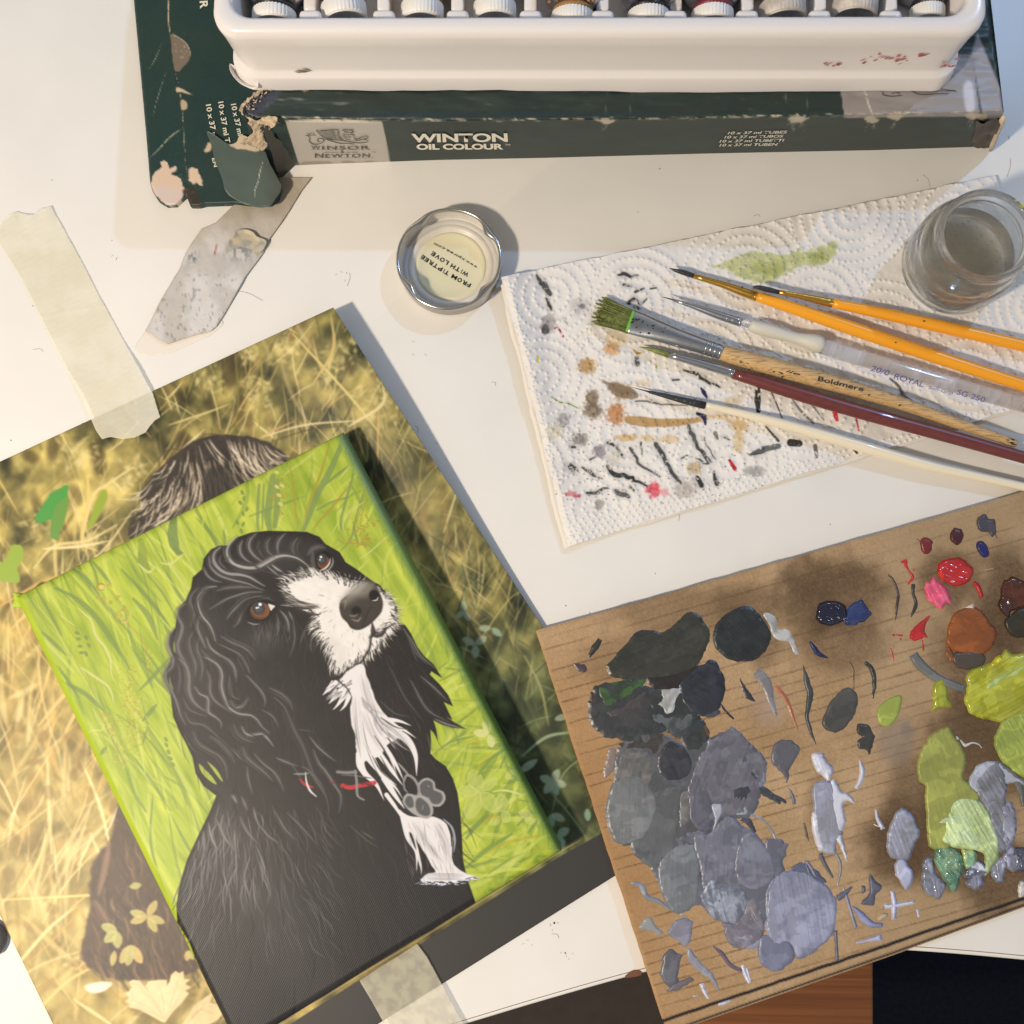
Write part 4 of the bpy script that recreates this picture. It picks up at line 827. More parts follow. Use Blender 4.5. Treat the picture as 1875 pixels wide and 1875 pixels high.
for pts, w in [([(360, 400), (520, 290), (720, 240)], 22), ([(770, 580), (900, 430), (1050, 330)], 34), ([(660, 1160), (760, 1040), (860, 960)], 40), ([(660, 1420), (850, 1260), (1070, 1120)], 40), ([(860, 1480), (1040, 1360), (1180, 1290)], 26), ([(1180, 620), (1240, 700), (1290, 740)], 50), ([(1220, 1110), (1300, 1000)], 26)]: R.stroke(BR_(pts), [w/9, w/5, w/5, w/9], (116, 150, 70), al=.8, soft=1.2)
for pts, w in [([(720, 570), (830, 450), (930, 330)], 14), ([(840, 1300), (1020, 1200), (1340, 1130)], 30), ([(800, 1040), (900, 960), (1000, 1020)], 30), ([(640, 300), (760, 260), (720, 380)], 20)]: R.stroke(BR_(pts), w/5, (190, 168, 44), al=.6, soft=1.5)
for pts, w in [([(780, 1420), (830, 1440)], 60), ([(900, 1330), (1000, 1290), (1080, 1260)], 50), ([(860, 1500), (1060, 1380), (1300, 1190)], 50), ([(700, 1600), (900, 1520)], 50)]: R.stroke(BR_(pts), w/5, (216, 226, 110), al=.6, soft=3)
for p in [[(1290, 1400), (1400, 1370)]]: pass
for px_, py_, a in [(445, 900, 60), (452, 910, 100), (440, 920, 40), (458, 930, 110), (448, 938, 80), (436, 955, 60), (452, 958, 120), (445, 970, 80), (140, 1160, 20), (142, 1172, 10), (145, 1186, 5), (148, 1198, 0), (160, 1165, 70), (164, 1180, 60), (160, 1195, 70), (306, 1362, 60), (310, 1375, 60), (312, 1388, 40), (318, 1398, 60), (305, 1352, 60)]: leafp(px_-4, py_-3, 11, 6, a, (120, 140, 70), .85)
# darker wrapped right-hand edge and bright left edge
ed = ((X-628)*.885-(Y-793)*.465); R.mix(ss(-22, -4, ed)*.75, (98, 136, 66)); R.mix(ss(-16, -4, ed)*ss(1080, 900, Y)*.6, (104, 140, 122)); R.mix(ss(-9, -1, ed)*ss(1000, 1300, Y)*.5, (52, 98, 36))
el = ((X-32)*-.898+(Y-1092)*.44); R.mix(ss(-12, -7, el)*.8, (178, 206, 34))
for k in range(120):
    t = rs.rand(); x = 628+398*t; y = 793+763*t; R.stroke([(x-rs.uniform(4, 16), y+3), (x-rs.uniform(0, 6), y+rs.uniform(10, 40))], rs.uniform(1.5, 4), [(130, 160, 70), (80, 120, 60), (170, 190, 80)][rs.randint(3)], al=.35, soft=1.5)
R.a = R.a*.76+G((160, 156, 88))*.19
# ---- the dog
BK = (33, 30, 29)
sil = E([(0, 0)])[:0]+[(302, 1228), (312, 1210), (314, 1196), (307, 1180), (310, 1162), (321, 1150), (326, 1114), (340, 1100), (350, 1076), (353, 1057), (370, 1042), (373, 1023), (386, 1006), (402, 999), (417, 999), (431, 985), (460, 975), (489, 972), (540, 973), (562, 974), (585, 983)]
sil += A([(1060, 150), (1130, 190), (1160, 240), (1215, 275), (1260, 310), (1310, 345), (1350, 380), (1388, 415), (1412, 460), (1415, 520), (1422, 538), (1452, 548), (1480, 590), (1510, 655), (1545, 700), (1590, 740), (1632, 807), (1580, 775), (1572, 790), (1620, 838), (1662, 890), (1686, 946), (1640, 925), (1655, 955), (1682, 1012), (1655, 1000), (1700, 1030), (1748, 1056), (1680, 1050), (1630, 1035), (1590, 1015), (1604, 1060), (1612, 1112), (1590, 1075), (1575, 1060), (1578, 1110), (1575, 1176), (1600, 1205), (1650, 1240), (1685, 1300), (1708, 1370), (1722, 1470), (1730, 1600), (1735, 1700), (1755, 1790), (1790, 1890)])
sil += [(886, 1700), (800, 1800), (500, 1990), (420, 1990), (380, 1810), (345, 1722), (325, 1690), (323, 1660), (328, 1622), (343, 1573), (364, 1528), (384, 1487), (396, 1457), (373, 1439), (358, 1416), (353, 1387), (340, 1360), (330, 1342), (317, 1312), (312, 1267), (302, 1248), (299, 1238)]
R.poly([tuple(a) for a in sil], BK, smooth=False, soft=1.3, var=.12, seed=5)
dog = np.array(sil)
body_m = ss(0, 10, sdist(X[::3, ::3], Y[::3, ::3], dog[::1]))  # coarse mask
body_m = np.repeat(np.repeat(body_m, 3, 0), 3, 1)[:X.shape[0], :X.shape[1]]
R.mix(body_m*ss(1540, 1900, Y+.3*X)*.5, (58, 54, 52)); R.mix(body_m*ss(60, 10, np.abs((X-430)*.6-(Y-1560)*.35))*ss(1400, 1500, Y)*.35, (84, 82, 80)); R.mix(body_m*ss(1600, 1750, Y+.55*(X-400))*.35, (36, 37, 40))
for pts in [E([(300, 755), (320, 800), (345, 850), (405, 920), (375, 885), (335, 830)]), E([(440, 1030), (500, 1090), (560, 1150), (610, 1230), (560, 1210), (490, 1150), (450, 1090)]), E([(515, 1010), (580, 1060), (630, 1120), (670, 1210), (620, 1160), (570, 1090)]), E([(160, 200), (172, 260), (200, 330), (175, 300), (158, 250)]), H([(120, 1460), (132, 1500), (130, 1600), (110, 1560), (108, 1500)])]:
    R.poly(pts, (184, 204, 60), soft=.9)
# long fur, body
def furs(n, rx, ry, fdir, Lr, wr, cols, al, soft=.7):
    for k in range(n):
        x = rs.uniform(*rx); y = rs.uniform(*ry)
        if sdist(np.array([x]), np.array([y]), dog[::2])[0] < 4: continue
        a = math.radians(fdir(x, y)+rs.uniform(-10, 10)); L = rs.uniform(*Lr); wv = rs.uniform(-.35, .35)
        p = [(x, y), (x+math.cos(a-wv)*L*.5, y+math.sin(a-wv)*L*.5), (x+math.cos(a)*L, y+math.sin(a)*L)]
        c = np.array(cols[rs.randint(len(cols))])+rs.uniform(-6, 6); R.stroke(p, rs.uniform(*wr), c, al=rs.uniform(*al), soft=soft, step=10)
GR = [(92, 91, 92), (76, 75, 76), (112, 111, 112), (60, 59, 60)]; DK = [(24, 22, 22), (30, 28, 27), (56, 53, 50)]
R.mix(body_m*ss(620, 330, X)*ss(1000, 1150, Y)*.30, (74, 73, 72)); R.mix(body_m*ss(90, 20, np.hypot((X-520)*.8, (Y-1015)*1.6))*.3, (92, 90, 88)); R.mix(body_m*ss(70, 10, np.hypot(X-360, (Y-1200)*.4))*.3, (88, 84, 76)); R.mix(body_m*ss(40, 5, np.hypot((X-480)*.8, Y-1175))*.4, (86, 84, 82))  # first mix: lamp haze and some grey pigment painted into the left coat
furs(420, (330, 860), (1440, 1850), lambda x, y: 108-(x-340)*.11+(y-1500)*.02, (30, 90), (1, 3.2), DK+[(66, 62, 58)], (.2, .55), 1.1)
furs(360, (335, 600), (1470, 1720), lambda x, y: 112-(x-340)*.22, (24, 80), (.9, 2.6), GR, (.2, .6))
furs(120, (340, 480), (1470, 1640), lambda x, y: 108-(x-340)*.2, (30, 80), (1, 2.4), [(134, 133, 134), (146, 145, 146)], (.3, .7))
furs(260, (300, 660), (1060, 1460), lambda x, y: 80-(x-300)*.02, (30, 80), (1, 3), DK+[(62, 58, 52)], (.2, .6), 1.0)
furs(160, (520, 720), (1120, 1420), lambda x, y: 100-(x-520)*.1, (16, 50), (.8, 1.6), [(70, 66, 62), (58, 55, 52)], (.2, .5))
furs(120, (700, 850), (1160, 1400), lambda x, y: 62+(x-700)*.05, (20, 60), (.8, 1.8), [(78, 76, 78), (60, 58, 60), (92, 92, 96)], (.2, .5))
# highlights in the fur, one by one
def hs(f, pts, w, g, al=.8):
    g = g*1.1; q_ = f(pts); R.stroke(q_, [w*1.5, w*4.2, w*3.6, w], (g*.62, g*.61, g*.59), al=.30, soft=3.2)
    for o_ in (-1, 1, -2): j_ = w*.75*o_; R.stroke([(x+j_+rs.normal(0, .7), y+j_*.3+rs.normal(0, .7)) for x, y in q_], [.5, w*.42, w*.4, .3], (g*.82, g*.8, g*.77), al=.5, soft=.8)
    R.stroke(f(pts), [w*.4, w*1.15, w, w*.25], (g, g-3, g-6), al=al, soft=1.0, dry=.1)
HH = [([(830, 270), (740, 370), (725, 470), (790, 570), (920, 620), (1060, 620), (1180, 560), (1290, 500), (1400, 485), (1520, 510), (1600, 560), (1660, 610)], 4.6, 158), ([(650, 385), (580, 450), (570, 540), (640, 640), (740, 690), (860, 700), (980, 730), (1080, 790), (1150, 830)], 4.6, 140), ([(515, 500), (530, 600), (620, 700), (740, 750), (860, 780), (980, 810), (1060, 850), (1150, 880)], 3.4, 116), ([(455, 620), (500, 710), (580, 770), (660, 785)], 3, 112), ([(900, 310), (870, 380), (880, 460), (940, 530), (1020, 575)], 3.2, 120), ([(1060, 230), (990, 300), (975, 390), (1020, 470), (1090, 530), (1130, 555)], 3.2, 122), ([(1220, 280), (1180, 340), (1190, 430), (1260, 500)], 3, 96), ([(1390, 230), (1330, 290), (1300, 370), (1310, 470)], 3, 112), ([(1530, 280), (1480, 350), (1480, 430), (1500, 470)], 2.6, 100), ([(1090, 320), (1080, 420), (1140, 510)], 2.4, 92), ([(1240, 1000), (1140, 950), (1040, 950), (940, 980), (860, 1050), (780, 1130), (720, 1210)], 4, 122), ([(1200, 965), (1080, 985), (980, 1030), (920, 1110), (880, 1180), (850, 1250), (800, 1300)], 3.2, 118), ([(1120, 900), (980, 900), (860, 930), (720, 980), (620, 1040), (520, 1100)], 3, 104), ([(1020, 850), (880, 840), (740, 850), (600, 885)], 3, 106), ([(600, 835), (500, 850), (430, 910), (390, 1000), (400, 1090), (450, 1190), (520, 1270), (565, 1370), (590, 1460)], 4, 136), ([(420, 1170), (385, 1240), (390, 1330), (430, 1430), (480, 1550)], 3.2, 112), ([(490, 1425), (530, 1530), (620, 1610), (740, 1680), (800, 1760), (820, 1870)], 4, 116), ([(640, 1500), (750, 1550), (880, 1620), (940, 1720), (975, 1830)], 2.6, 88), ([(660, 1410), (780, 1480), (920, 1540), (1000, 1610), (1050, 1680)], 2.4, 98), ([(400, 850), (320, 930), (300, 1010), (340, 1110), (345, 1200), (300, 1300)], 4, 88), ([(250, 1030), (170, 1100), (165, 1190), (210, 1290), (190, 1400), (160, 1500), (180, 1600), (240, 1700), (280, 1800), (290, 1870)], 4.6, 106), ([(125, 1310), (65, 1400), (50, 1500), (80, 1600), (110, 1680), (90, 1760), (30, 1830), (10, 1875)], 3.4, 114), ([(330, 1360), (290, 1460), (310, 1580), (350, 1700), (360, 1870)], 4, 88), ([(400, 1420), (380, 1540), (420, 1660), (440, 1800)], 3.4, 92), ([(430, 1560), (520, 1660), (600, 1720), (650, 1800), (650, 1870)], 3, 88), ([(1330, 1110), (1400, 1190), (1430, 1290), (1425, 1360)], 2.4, 128), ([(1290, 1150), (1310, 1250), (1300, 1400)], 2, 100), ([(1430, 1120), (1480, 1230)], 2, 122), ([(1480, 1230), (1500, 1400), (1480, 1530), (1435, 1640)], 2, 92), ([(1690, 1440), (1680, 1520), (1690, 1590)], 2, 86), ([(1640, 1290), (1590, 1400), (1560, 1500)], 2, 84), ([(980, 540), (1100, 640), (1280, 700), (1400, 760)], 2, 60), ([(1240, 590), (1300, 640), (1360, 670)], 2.4, 160), ([(1180, 600), (1260, 670), (1330, 720)], 2, 130), ([(740, 500), (700, 560)], 2, 80), ([(650, 480), (640, 560), (720, 640)], 2.4, 86), ([(1560, 610), (1610, 660)], 2, 150), ([(350, 1140), (300, 1060)], 1, 70)]
for p, w, g in HH: hs(H, p, w, g)
EE = [([(250, 30), (320, 110), (345, 220), (345, 330), (380, 430), (450, 500), (500, 530)], 5, 108), ([(200, 30), (130, 120), (120, 220), (170, 320), (220, 430), (260, 560), (310, 660)], 4, 104), ([(400, 300), (450, 370), (520, 400), (530, 470), (530, 540), (600, 590), (650, 640), (650, 690)], 2.8, 124), ([(520, 150), (545, 230), (545, 340), (590, 430), (680, 500), (740, 540)], 3.4, 98), ([(500, 20), (620, 90), (660, 180), (655, 300), (690, 420), (740, 510), (830, 560), (930, 570), (990, 610), (1040, 680), (1110, 740)], 3, 134), ([(640, 0), (740, 60), (790, 150), (790, 250)], 3.4, 96), ([(380, 0), (410, 90), (400, 190)], 3, 90), ([(450, 0), (475, 110), (455, 250)], 2.6, 90), ([(730, 200), (735, 330), (770, 400), (830, 420)], 2.4, 96), ([(740, 430), (780, 490), (850, 490), (910, 410)], 2.6, 120), ([(890, 190), (980, 280), (1040, 350), (1070, 430), (1060, 490)], 3.2, 98), ([(850, 0), (900, 100), (930, 180)], 2.4, 84), ([(1110, 310), (1230, 370), (1310, 450), (1340, 530)], 2.4, 86), ([(1160, 400), (1250, 490), (1300, 600), (1350, 720), (1420, 850), (1480, 1000), (1530, 1130), (1600, 1230), (1660, 1380), (1680, 1500)], 3, 92), ([(850, 680), (880, 740), (940, 765), (1040, 750), (1100, 800), (1150, 870)], 2.6, 140), ([(770, 660), (810, 750), (870, 800), (960, 830)], 2.4, 88), ([(380, 730), (430, 830), (530, 900), (630, 960), (690, 1050), (710, 1180)], 3.6, 84), ([(550, 770), (660, 850), (750, 960), (780, 1030)], 3, 88), ([(750, 890), (850, 1000)], 2.4, 90), ([(860, 880), (900, 980), (990, 1060), (1080, 1130), (1140, 1200)], 3, 100), ([(970, 940), (1050, 1030), (1150, 1110), (1210, 1200), (1250, 1300)], 3, 92), ([(900, 1060), (910, 1180), (950, 1320)], 2.4, 96), ([(1500, 780), (1570, 870), (1650, 940), (1740, 1010)], 2.4, 108), ([(1530, 900), (1580, 1020), (1650, 1110), (1730, 1230), (1790, 1330), (1790, 1430), (1770, 1500)], 3, 104), ([(290, 400), (340, 510), (440, 560), (510, 580)], 2.8, 80), ([(300, 540), (360, 640), (470, 660), (560, 720), (640, 800)], 3, 82), ([(1180, 980), (1280, 1020), (1350, 1050)], 2, 118), ([(1290, 1000), (1380, 1120), (1450, 1250)], 2, 70), ([(960, 1450), (985, 1560), (1020, 1620)], 2, 120), ([(1040, 520), (1140, 580), (1200, 680)], 2.4, 86), ([(240, 80), (260, 200), (240, 380)], 2, 90), ([(670, 1520), (650, 1640), (700, 1760), (800, 1870)], 2.6, 126), ([(530, 1600), (560, 1740), (620, 1860)], 2.8, 130), ([(480, 1680), (490, 1800), (500, 1870)], 2.4, 120), ([(830, 1540), (900, 1680), (1000, 1800)], 3, 100), ([(600, 1560), (640, 1640), (680, 1760)], 2.4, 110), ([(1000, 1600), (1100, 1720), (1200, 1790)], 2.6, 100), ([(1160, 1480), (1250, 1640), (1360, 1760)], 2.6, 92), ([(760, 1330), (800, 1410)], 3.4, 116), ([(850, 1350), (900, 1480)], 3, 100), ([(440, 1760), (430, 1870)], 2.4, 110), ([(1280, 1500), (1420, 1640), (1560, 1800)], 2.4, 84)]
for p, w, g in EE: hs(E, p, w, g)
for p, w, g in [([(1440, 560), (1480, 620), (1530, 700), (1600, 760)], 2.4, 104), ([(1460, 590), (1500, 680), (1560, 740)], 2, 80), ([(1530, 800), (1600, 860), (1660, 920)], 2.4, 104), ([(1480, 820), (1560, 960), (1660, 1020)], 2.6, 94), ([(1600, 1010), (1660, 1035), (1730, 1052)], 3, 112), ([(1330, 920), (1400, 980), (1480, 1000)], 1.8, 78), ([(1380, 760), (1450, 900), (1540, 1020)], 2.2, 72), ([(1560, 1080), (1576, 1160)], 2, 70), ([(1180, 1530), (1260, 1600), (1320, 1640)], 2, 70), ([(560, 1500), (600, 1620), (640, 1700)], 2.4, 92), ([(820, 1200), (880, 1225), (930, 1240)], 1.8, 100), ([(1240, 1560), (1300, 1600)], 2, 84), ([(930, 1060), (1000, 1070)], 1.6, 70)]: hs(A, p, w, g)
for k in range(150):
    p, w, g = (HH if k % 2 else EE)[rs.randint(8, 20)]; fz = H if k % 2 else E; ox, oy = rs.uniform(-60, 60), rs.uniform(-30, 30); q_ = fz([(x+ox, y+oy) for x, y in p])
    if min(sdist(np.array([q_[0][0], q_[-1][0]]), np.array([q_[0][1], q_[-1][1]]), dog[::2])) < 5: continue
    R.stroke(q_, [.5, rs.uniform(1, 2.4), rs.uniform(.8, 1.8), .3], [(24, 22, 21), (92, 88, 82), (74, 70, 66), (18, 17, 17)][rs.randint(4)], al=rs.uniform(.25, .6), soft=1.0)
# white blaze and muzzle
WH = (216, 208, 200)
muz = A([(850, 330), (900, 308), (980, 292), (1010, 285), (1060, 300), (1130, 310), (1200, 330), (1290, 365), (1340, 378), (1385, 415), (1410, 465), (1412, 530), (1395, 570), (1350, 625), (1292, 692), (1240, 715), (1190, 755), (1130, 780), (1090, 745), (1080, 690), (1058, 650), (1020, 605), (1000, 545), (1005, 500), (950, 465), (900, 430), (860, 390)])
WH = (228, 222, 214)
R.poly(muz, (120, 116, 112), soft=11, al=.75, wob=6)
R.poly([(muz[i][0]*.93+655*.07, muz[i][1]*.93+1135*.07) for i in range(len(muz))], WH, soft=5, wob=7, ws=7, var=.03)
def fl_(x, y):
    a = A([(1180, 420)])[0]; return math.degrees(math.atan2(y-a[1]+2, x-a[0]))
mz = np.array(muz)
for k in range(900):
    i = rs.randint(len(mz)); j = (i+1) % len(mz); t = rs.rand(); x, y = mz[i]*(1-t)+mz[j]*t
    if 7 <= i <= 10 and rs.rand() < .6: continue
    a = math.radians(fl_(x, y)+rs.uniform(-14, 14)); L = rs.uniform(6, 19); o = rs.uniform(-15, 3)
    if i in (0, 1, 25, 26, 24, 23): a = math.radians(200+rs.uniform(-18, 18) if i in (0, 1, 26) else 195+rs.uniform(-15, 15))
    c = WH if rs.rand() < .62 else (BK if rs.rand() < .8 else (120, 114, 108))
    q = (x+math.cos(a)*o, y+math.sin(a)*o); R.stroke([q, (q[0]+math.cos(a+.2)*L*.5, q[1]+math.sin(a+.2)*L*.5), (q[0]+math.cos(a)*L, q[1]+math.sin(a)*L)], [1.8, 1.2, .4], c, al=rs.uniform(.5, .95), soft=.6)
for k in range(260):
    x = rs.uniform(570, 720); y = rs.uniform(1090, 1215); 
    if sdist(np.array([x]), np.array([y]), mz)[0] < 3: continue
    a = math.radians(fl_(x, y)+rs.uniform(-12, 12)); L = rs.uniform(5, 14); R.stroke([(x, y), (x+math.cos(a)*L, y+math.sin(a)*L)], rs.uniform(.7, 1.3), [(150, 143, 136), (96, 90, 84), (236, 230, 222), (178, 170, 162)][rs.randint(4)], al=rs.uniform(.3, .75), soft=.6)
R.poly(A([(1050, 600), (1100, 680), (1120, 750), (1170, 730), (1150, 660), (1100, 600)]), (190, 186, 182), soft=10, al=.35)
for k in range(420):
    x = rs.uniform(520, 735); y = rs.uniform(1050, 1230)
    if sdist(np.array([x]), np.array([y]), mz)[0] < 1: continue
    a = math.radians(fl_(x, y)+rs.uniform(-14, 14)) if x > 575 else math.radians(12+rs.uniform(-14, 14)); L = rs.uniform(4, 12); R.stroke([(x, y), (x+math.cos(a)*L, y+math.sin(a)*L)], rs.uniform(.6, 1.1), [(168, 160, 152), (134, 128, 122), (238, 232, 226), (196, 190, 184)][rs.randint(4)], al=rs.uniform(.2, .6), soft=.6)
for k in range(60): # creases between brow and muzzle
    p = A([(860+rs.uniform(-20, 30), 395+rs.uniform(-10, 70)), (940+rs.uniform(-10, 10), 440+rs.uniform(-10, 30)), (1020+rs.uniform(-20, 30), 450+rs.uniform(-6, 22))]); R.stroke(p, rs.uniform(.8, 1.8), [BK, (210, 200, 192), (100, 95, 90)][rs.randint(3)], al=.55, soft=.7)
mouth = A([(1085, 790), (1130, 800), (1180, 768), (1230, 735), (1262, 690), (1280, 650), (1282, 610), (1300, 590)]); R.stroke(mouth, [2, 5, 6, 4, 2.5, 4, 6], (34, 31, 30), soft=2.0, al=.9)
R.stroke(A([(1290, 540), (1300, 590), (1330, 590), (1360, 560), (1400, 540)]), [3, 12, 12, 5, 1.5], (44, 40, 38), soft=2, al=.9)
for k in range(90):
    t = rs.rand(); x, y = A([(1290+90*t, 600-80*t+rs.uniform(-20, 14))])[0]; a = math.radians(rs.uniform(-30, 10)); L = rs.uniform(4, 13); R.stroke([(x, y), (x+math.cos(a)*L, y+math.sin(a)*L)], rs.uniform(.7, 1.5), WH if rs.rand() < .55 else (30, 28, 26), al=.8, soft=.6)
for k in range(70):
    t = rs.rand(); q = catmull(mouth, False, 3); x, y = q[int(t*(len(q)-1))]; a = math.radians(rs.uniform(60, 130)); L = rs.uniform(4, 12); R.stroke([(x-2, y-5), (x-2+math.cos(a)*L, y-5+math.sin(a)*L)], 1.1, WH if rs.rand() < .5 else (30, 28, 26), al=.75, soft=.6)
# nose
nose = A([(1128, 462), (1138, 425), (1175, 395), (1215, 362), (1262, 342), (1302, 350), (1322, 380), (1342, 432), (1336, 482), (1303, 520), (1270, 550), (1222, 570), (1184, 562), (1168, 535), (1142, 512)])
R.poly(nose, (62, 56, 50), soft=2.0, var=.06); R.poly(A([(1140, 425), (1170, 385), (1215, 345), (1270, 330), (1300, 350), (1280, 400), (1210, 420), (1160, 450)]), (136, 130, 120), soft=9, al=.75); R.poly(A([(1160, 400), (1230, 350), (1260, 345), (1220, 390)]), (176, 168, 158), soft=7, al=.7)
R.ell(*A([(1212, 478)])[0], 9, 8, (20, 18, 18), soft=2.5); R.ell(*A([(1300, 405)])[0], 9, 11, (20, 18, 18), soft=2.5, rot=-.4); R.stroke(A([(1178, 500), (1200, 505), (1222, 492)]), 4, (120, 114, 106), al=.8, soft=1.5); R.stroke(A([(1290, 428), (1312, 425), (1320, 408)]), 2.6, (214, 208, 200), al=.9)
R.stroke(A([(1190, 520), (1220, 528), (1236, 506)]), 3, (150, 144, 136), al=.8, soft=1.5); R.stroke(A([(1240, 560), (1262, 500), (1290, 450)]), 3, (34, 30, 28), al=.6, soft=2); R.stroke(A([(1150, 505), (1190, 555), (1230, 566), (1290, 530), (1325, 490)]), 4, (40, 36, 34), al=.7, soft=2); R.stroke(A([(1135, 440), (1160, 430), (1150, 480)]), 2, (150, 140, 128), al=.6)
# eyes
def eye(f, ring, iris, pup, wht, hl, ic):
    R.poly(f(ring), (18, 16, 16), soft=1.4)
    if wht: R.poly(f(wht), (214, 208, 202), soft=1.0)
    R.ell(*f([iris[:2]])[0], iris[2], iris[3], ic, soft=1.0); R.ell(*f([iris[:2]])[0], iris[2]*.8, iris[3]*.7, tuple(np.array(ic)*.75), soft=2, al=.5)
    R.ell(*f([pup[:2]])[0], pup[2], pup[3], (52, 54, 56), soft=1.0); R.ell(f([pup[:2]])[0][0], f([pup[:2]])[0][1]+2, pup[2]*.6, pup[3]*.5, (84, 86, 86), soft=2, al=.6)
    for x, y, r in hl: R.ell(*f([(x, y)])[0], r, r, (240, 240, 240), soft=.7)
R.ell(*H([(1090, 1115)])[0], 34, 25, (24, 22, 22), al=.75, soft=9)
eye(H, [(940, 1180), (960, 1080), (1030, 1020), (1130, 990), (1230, 1000), (1300, 1050), (1290, 1090), (1240, 1160), (1170, 1230), (1060, 1245), (980, 1230)], (1100, 1115, 17.5, 15.5), (1085, 1085, 12, 12), [(1192, 1034), (1240, 1046), (1276, 1062), (1246, 1092), (1226, 1118), (1208, 1080)], [(1102, 1042, 3), (1062, 1082, 1.7), (1082, 1078, 1.4)], (128, 76, 42))
R.stroke(H([(990, 1120), (1040, 1180), (1110, 1200), (1180, 1170)]), 2, (30, 22, 18), al=.6); R.stroke(H([(960, 1245), (1030, 1270), (1090, 1265)]), 3, (150, 146, 142), al=.8)
eye(FZ, [(920, 470), (950, 430), (1020, 410), (1070, 440), (1090, 500), (1060, 560), (990, 600), (940, 560)], (1003, 520, 11.5, 12), (985, 487, 9.5, 10.5), None, [(978, 468, 2.2), (968, 495, 1.3)], (120, 66, 38))
R.stroke(FZ([(975, 595), (1020, 575), (1058, 530), (1068, 480)]), [2, 3, 2.6, 1], (206, 202, 196)); R.stroke(FZ([(1000, 615), (1060, 580), (1092, 520), (1085, 470)]), 3.6, (156, 152, 150), al=.8, soft=1.4); R.stroke(FZ([(860, 440), (900, 390), (960, 370), (1020, 380)]), 9, (120, 116, 112), al=.55, soft=4); R.stroke(FZ([(900, 430), (900, 520), (930, 590)]), 8, (104, 102, 100), al=.55, soft=3)
R.stroke(FZ([(1180, 640), (1260, 670), (1400, 700)]), 2, (20, 18, 18)); R.stroke(FZ([(1490, 715), (1540, 745), (1580, 810)]), 2.2, (28, 26, 24))
for k in range(110):
    x, y = A([(rs.uniform(690, 900), rs.uniform(520, 600))])[0]; a = math.radians(rs.uniform(70, 110)); L = rs.uniform(8, 26); R.stroke([(x, y), (x+math.cos(a)*L, y+math.sin(a)*L)], 1.1, (104, 100, 98), al=rs.uniform(.2, .55))
# chest
WC = (222, 217, 216)
def lock(pts, w, c=WC, f=A): R.stroke(f(pts), [w, w*.9, w*.55, .6], c, soft=.9)
R.poly(A([(1180, 765), (1240, 738), (1262, 790), (1290, 870), (1318, 940), (1360, 995), (1410, 1035), (1440, 1080), (1400, 1110), (1360, 1140), (1330, 1190), (1290, 1200), (1255, 1215), (1228, 1240), (1212, 1170), (1206, 1090), (1186, 1020), (1184, 940), (1190, 900), (1160, 870), (1120, 850), (1130, 815)]), WC, soft=1.5, wob=1.5)
for pts, w in [([(1110, 830), (1070, 870), (1045, 893)], 9), ([(1140, 860), (1100, 910), (1075, 935)], 9), ([(1160, 880), (1120, 940), (1095, 965)], 9), ([(1180, 890), (1155, 945), (1130, 970)], 8), ([(1340, 1010), (1420, 1018), (1482, 1042)], 9), ([(1350, 1040), (1430, 1055), (1505, 1102)], 8), ([(1350, 1060), (1450, 1100), (1500, 1180), (1508, 1288)], 16), ([(1230, 1200), (1250, 1270), (1310, 1330), (1348, 1408)], 12), ([(1260, 1190), (1330, 1270), (1410, 1335)], 10), ([(1310, 1160), (1370, 1240), (1440, 1335)], 11), ([(1280, 1180), (1340, 1290), (1400, 1340), (1440, 1400)], 9), ([(1340, 1130), (1400, 1220), (1445, 1310)], 9), ([(1350, 1300), (1400, 1380), (1450, 1450)], 12), ([(1360, 1380), (1410, 1450), (1450, 1520)], 8), ([(1220, 1180), (1222, 1240), (1250, 1290)], 8), ([(1380, 1190), (1400, 1260), (1420, 1310)], 6)]: lock(pts, w)
R.poly(A([(1420, 1450), (1460, 1480), (1520, 1490), (1590, 1488), (1642, 1512), (1675, 1560), (1686, 1620), (1680, 1690), (1705, 1735), (1755, 1768), (1815, 1788), (1760, 1796), (1700, 1810), (1610, 1820), (1535, 1812), (1530, 1795), (1565, 1765), (1600, 1760), (1560, 1700), (1530, 1640), (1500, 1590), (1465, 1560), (1440, 1510)]), WC, soft=1.3, wob=1.2)
lock([(1440, 1490), (1465, 1590), (1505, 1660), (1508, 1752)], 10); lock([(1490, 1590), (1515, 1680), (1530, 1740), (1530, 1770)], 8)
for k in range(90):
    t = rs.rand(); x0, y0 = 1235+t*150, 900+t*190; L = rs.uniform(40, 130); a = math.radians(rs.uniform(48, 88)); c = WC if rs.rand() < .6 else (150, 146, 146)
    R.stroke(A([(x0, y0), (x0+math.cos(a)*L*.5, y0+math.sin(a)*L*.5-6), (x0+math.cos(a-.25)*L, y0+math.sin(a-.25)*L)]), [3, 2, .6], c, al=.7, soft=.7)
for k in range(50):
    t = rs.rand(); x0, y0 = 1130+rs.uniform(-40, 60), 850+rs.uniform(-30, 40); a = math.radians(rs.uniform(118, 150)); L = rs.uniform(30, 70); R.stroke(A([(x0, y0), (x0+math.cos(a)*L, y0+math.sin(a)*L)]), [3, 2, .5], WC if rs.rand() < .7 else (120, 116, 114), al=.85, soft=.7)
for k in range(60):
    x0, y0 = 1640+rs.uniform(-90, 90), 1785+rs.uniform(-14, 22); R.stroke(A([(x0, y0), (x0+rs.uniform(10, 60), y0+rs.uniform(-4, 6))]), [2.4, 1.6, .5], [(236, 236, 244), (196, 194, 200), WC][rs.randint(3)], al=.7, soft=.8)
R.poly(A([(1475, 1560), (1495, 1600), (1505, 1650), (1485, 1610)]), BK, soft=1); R.poly(A([(1538, 1655), (1585, 1745), (1545, 1745)]), BK, soft=1.2)
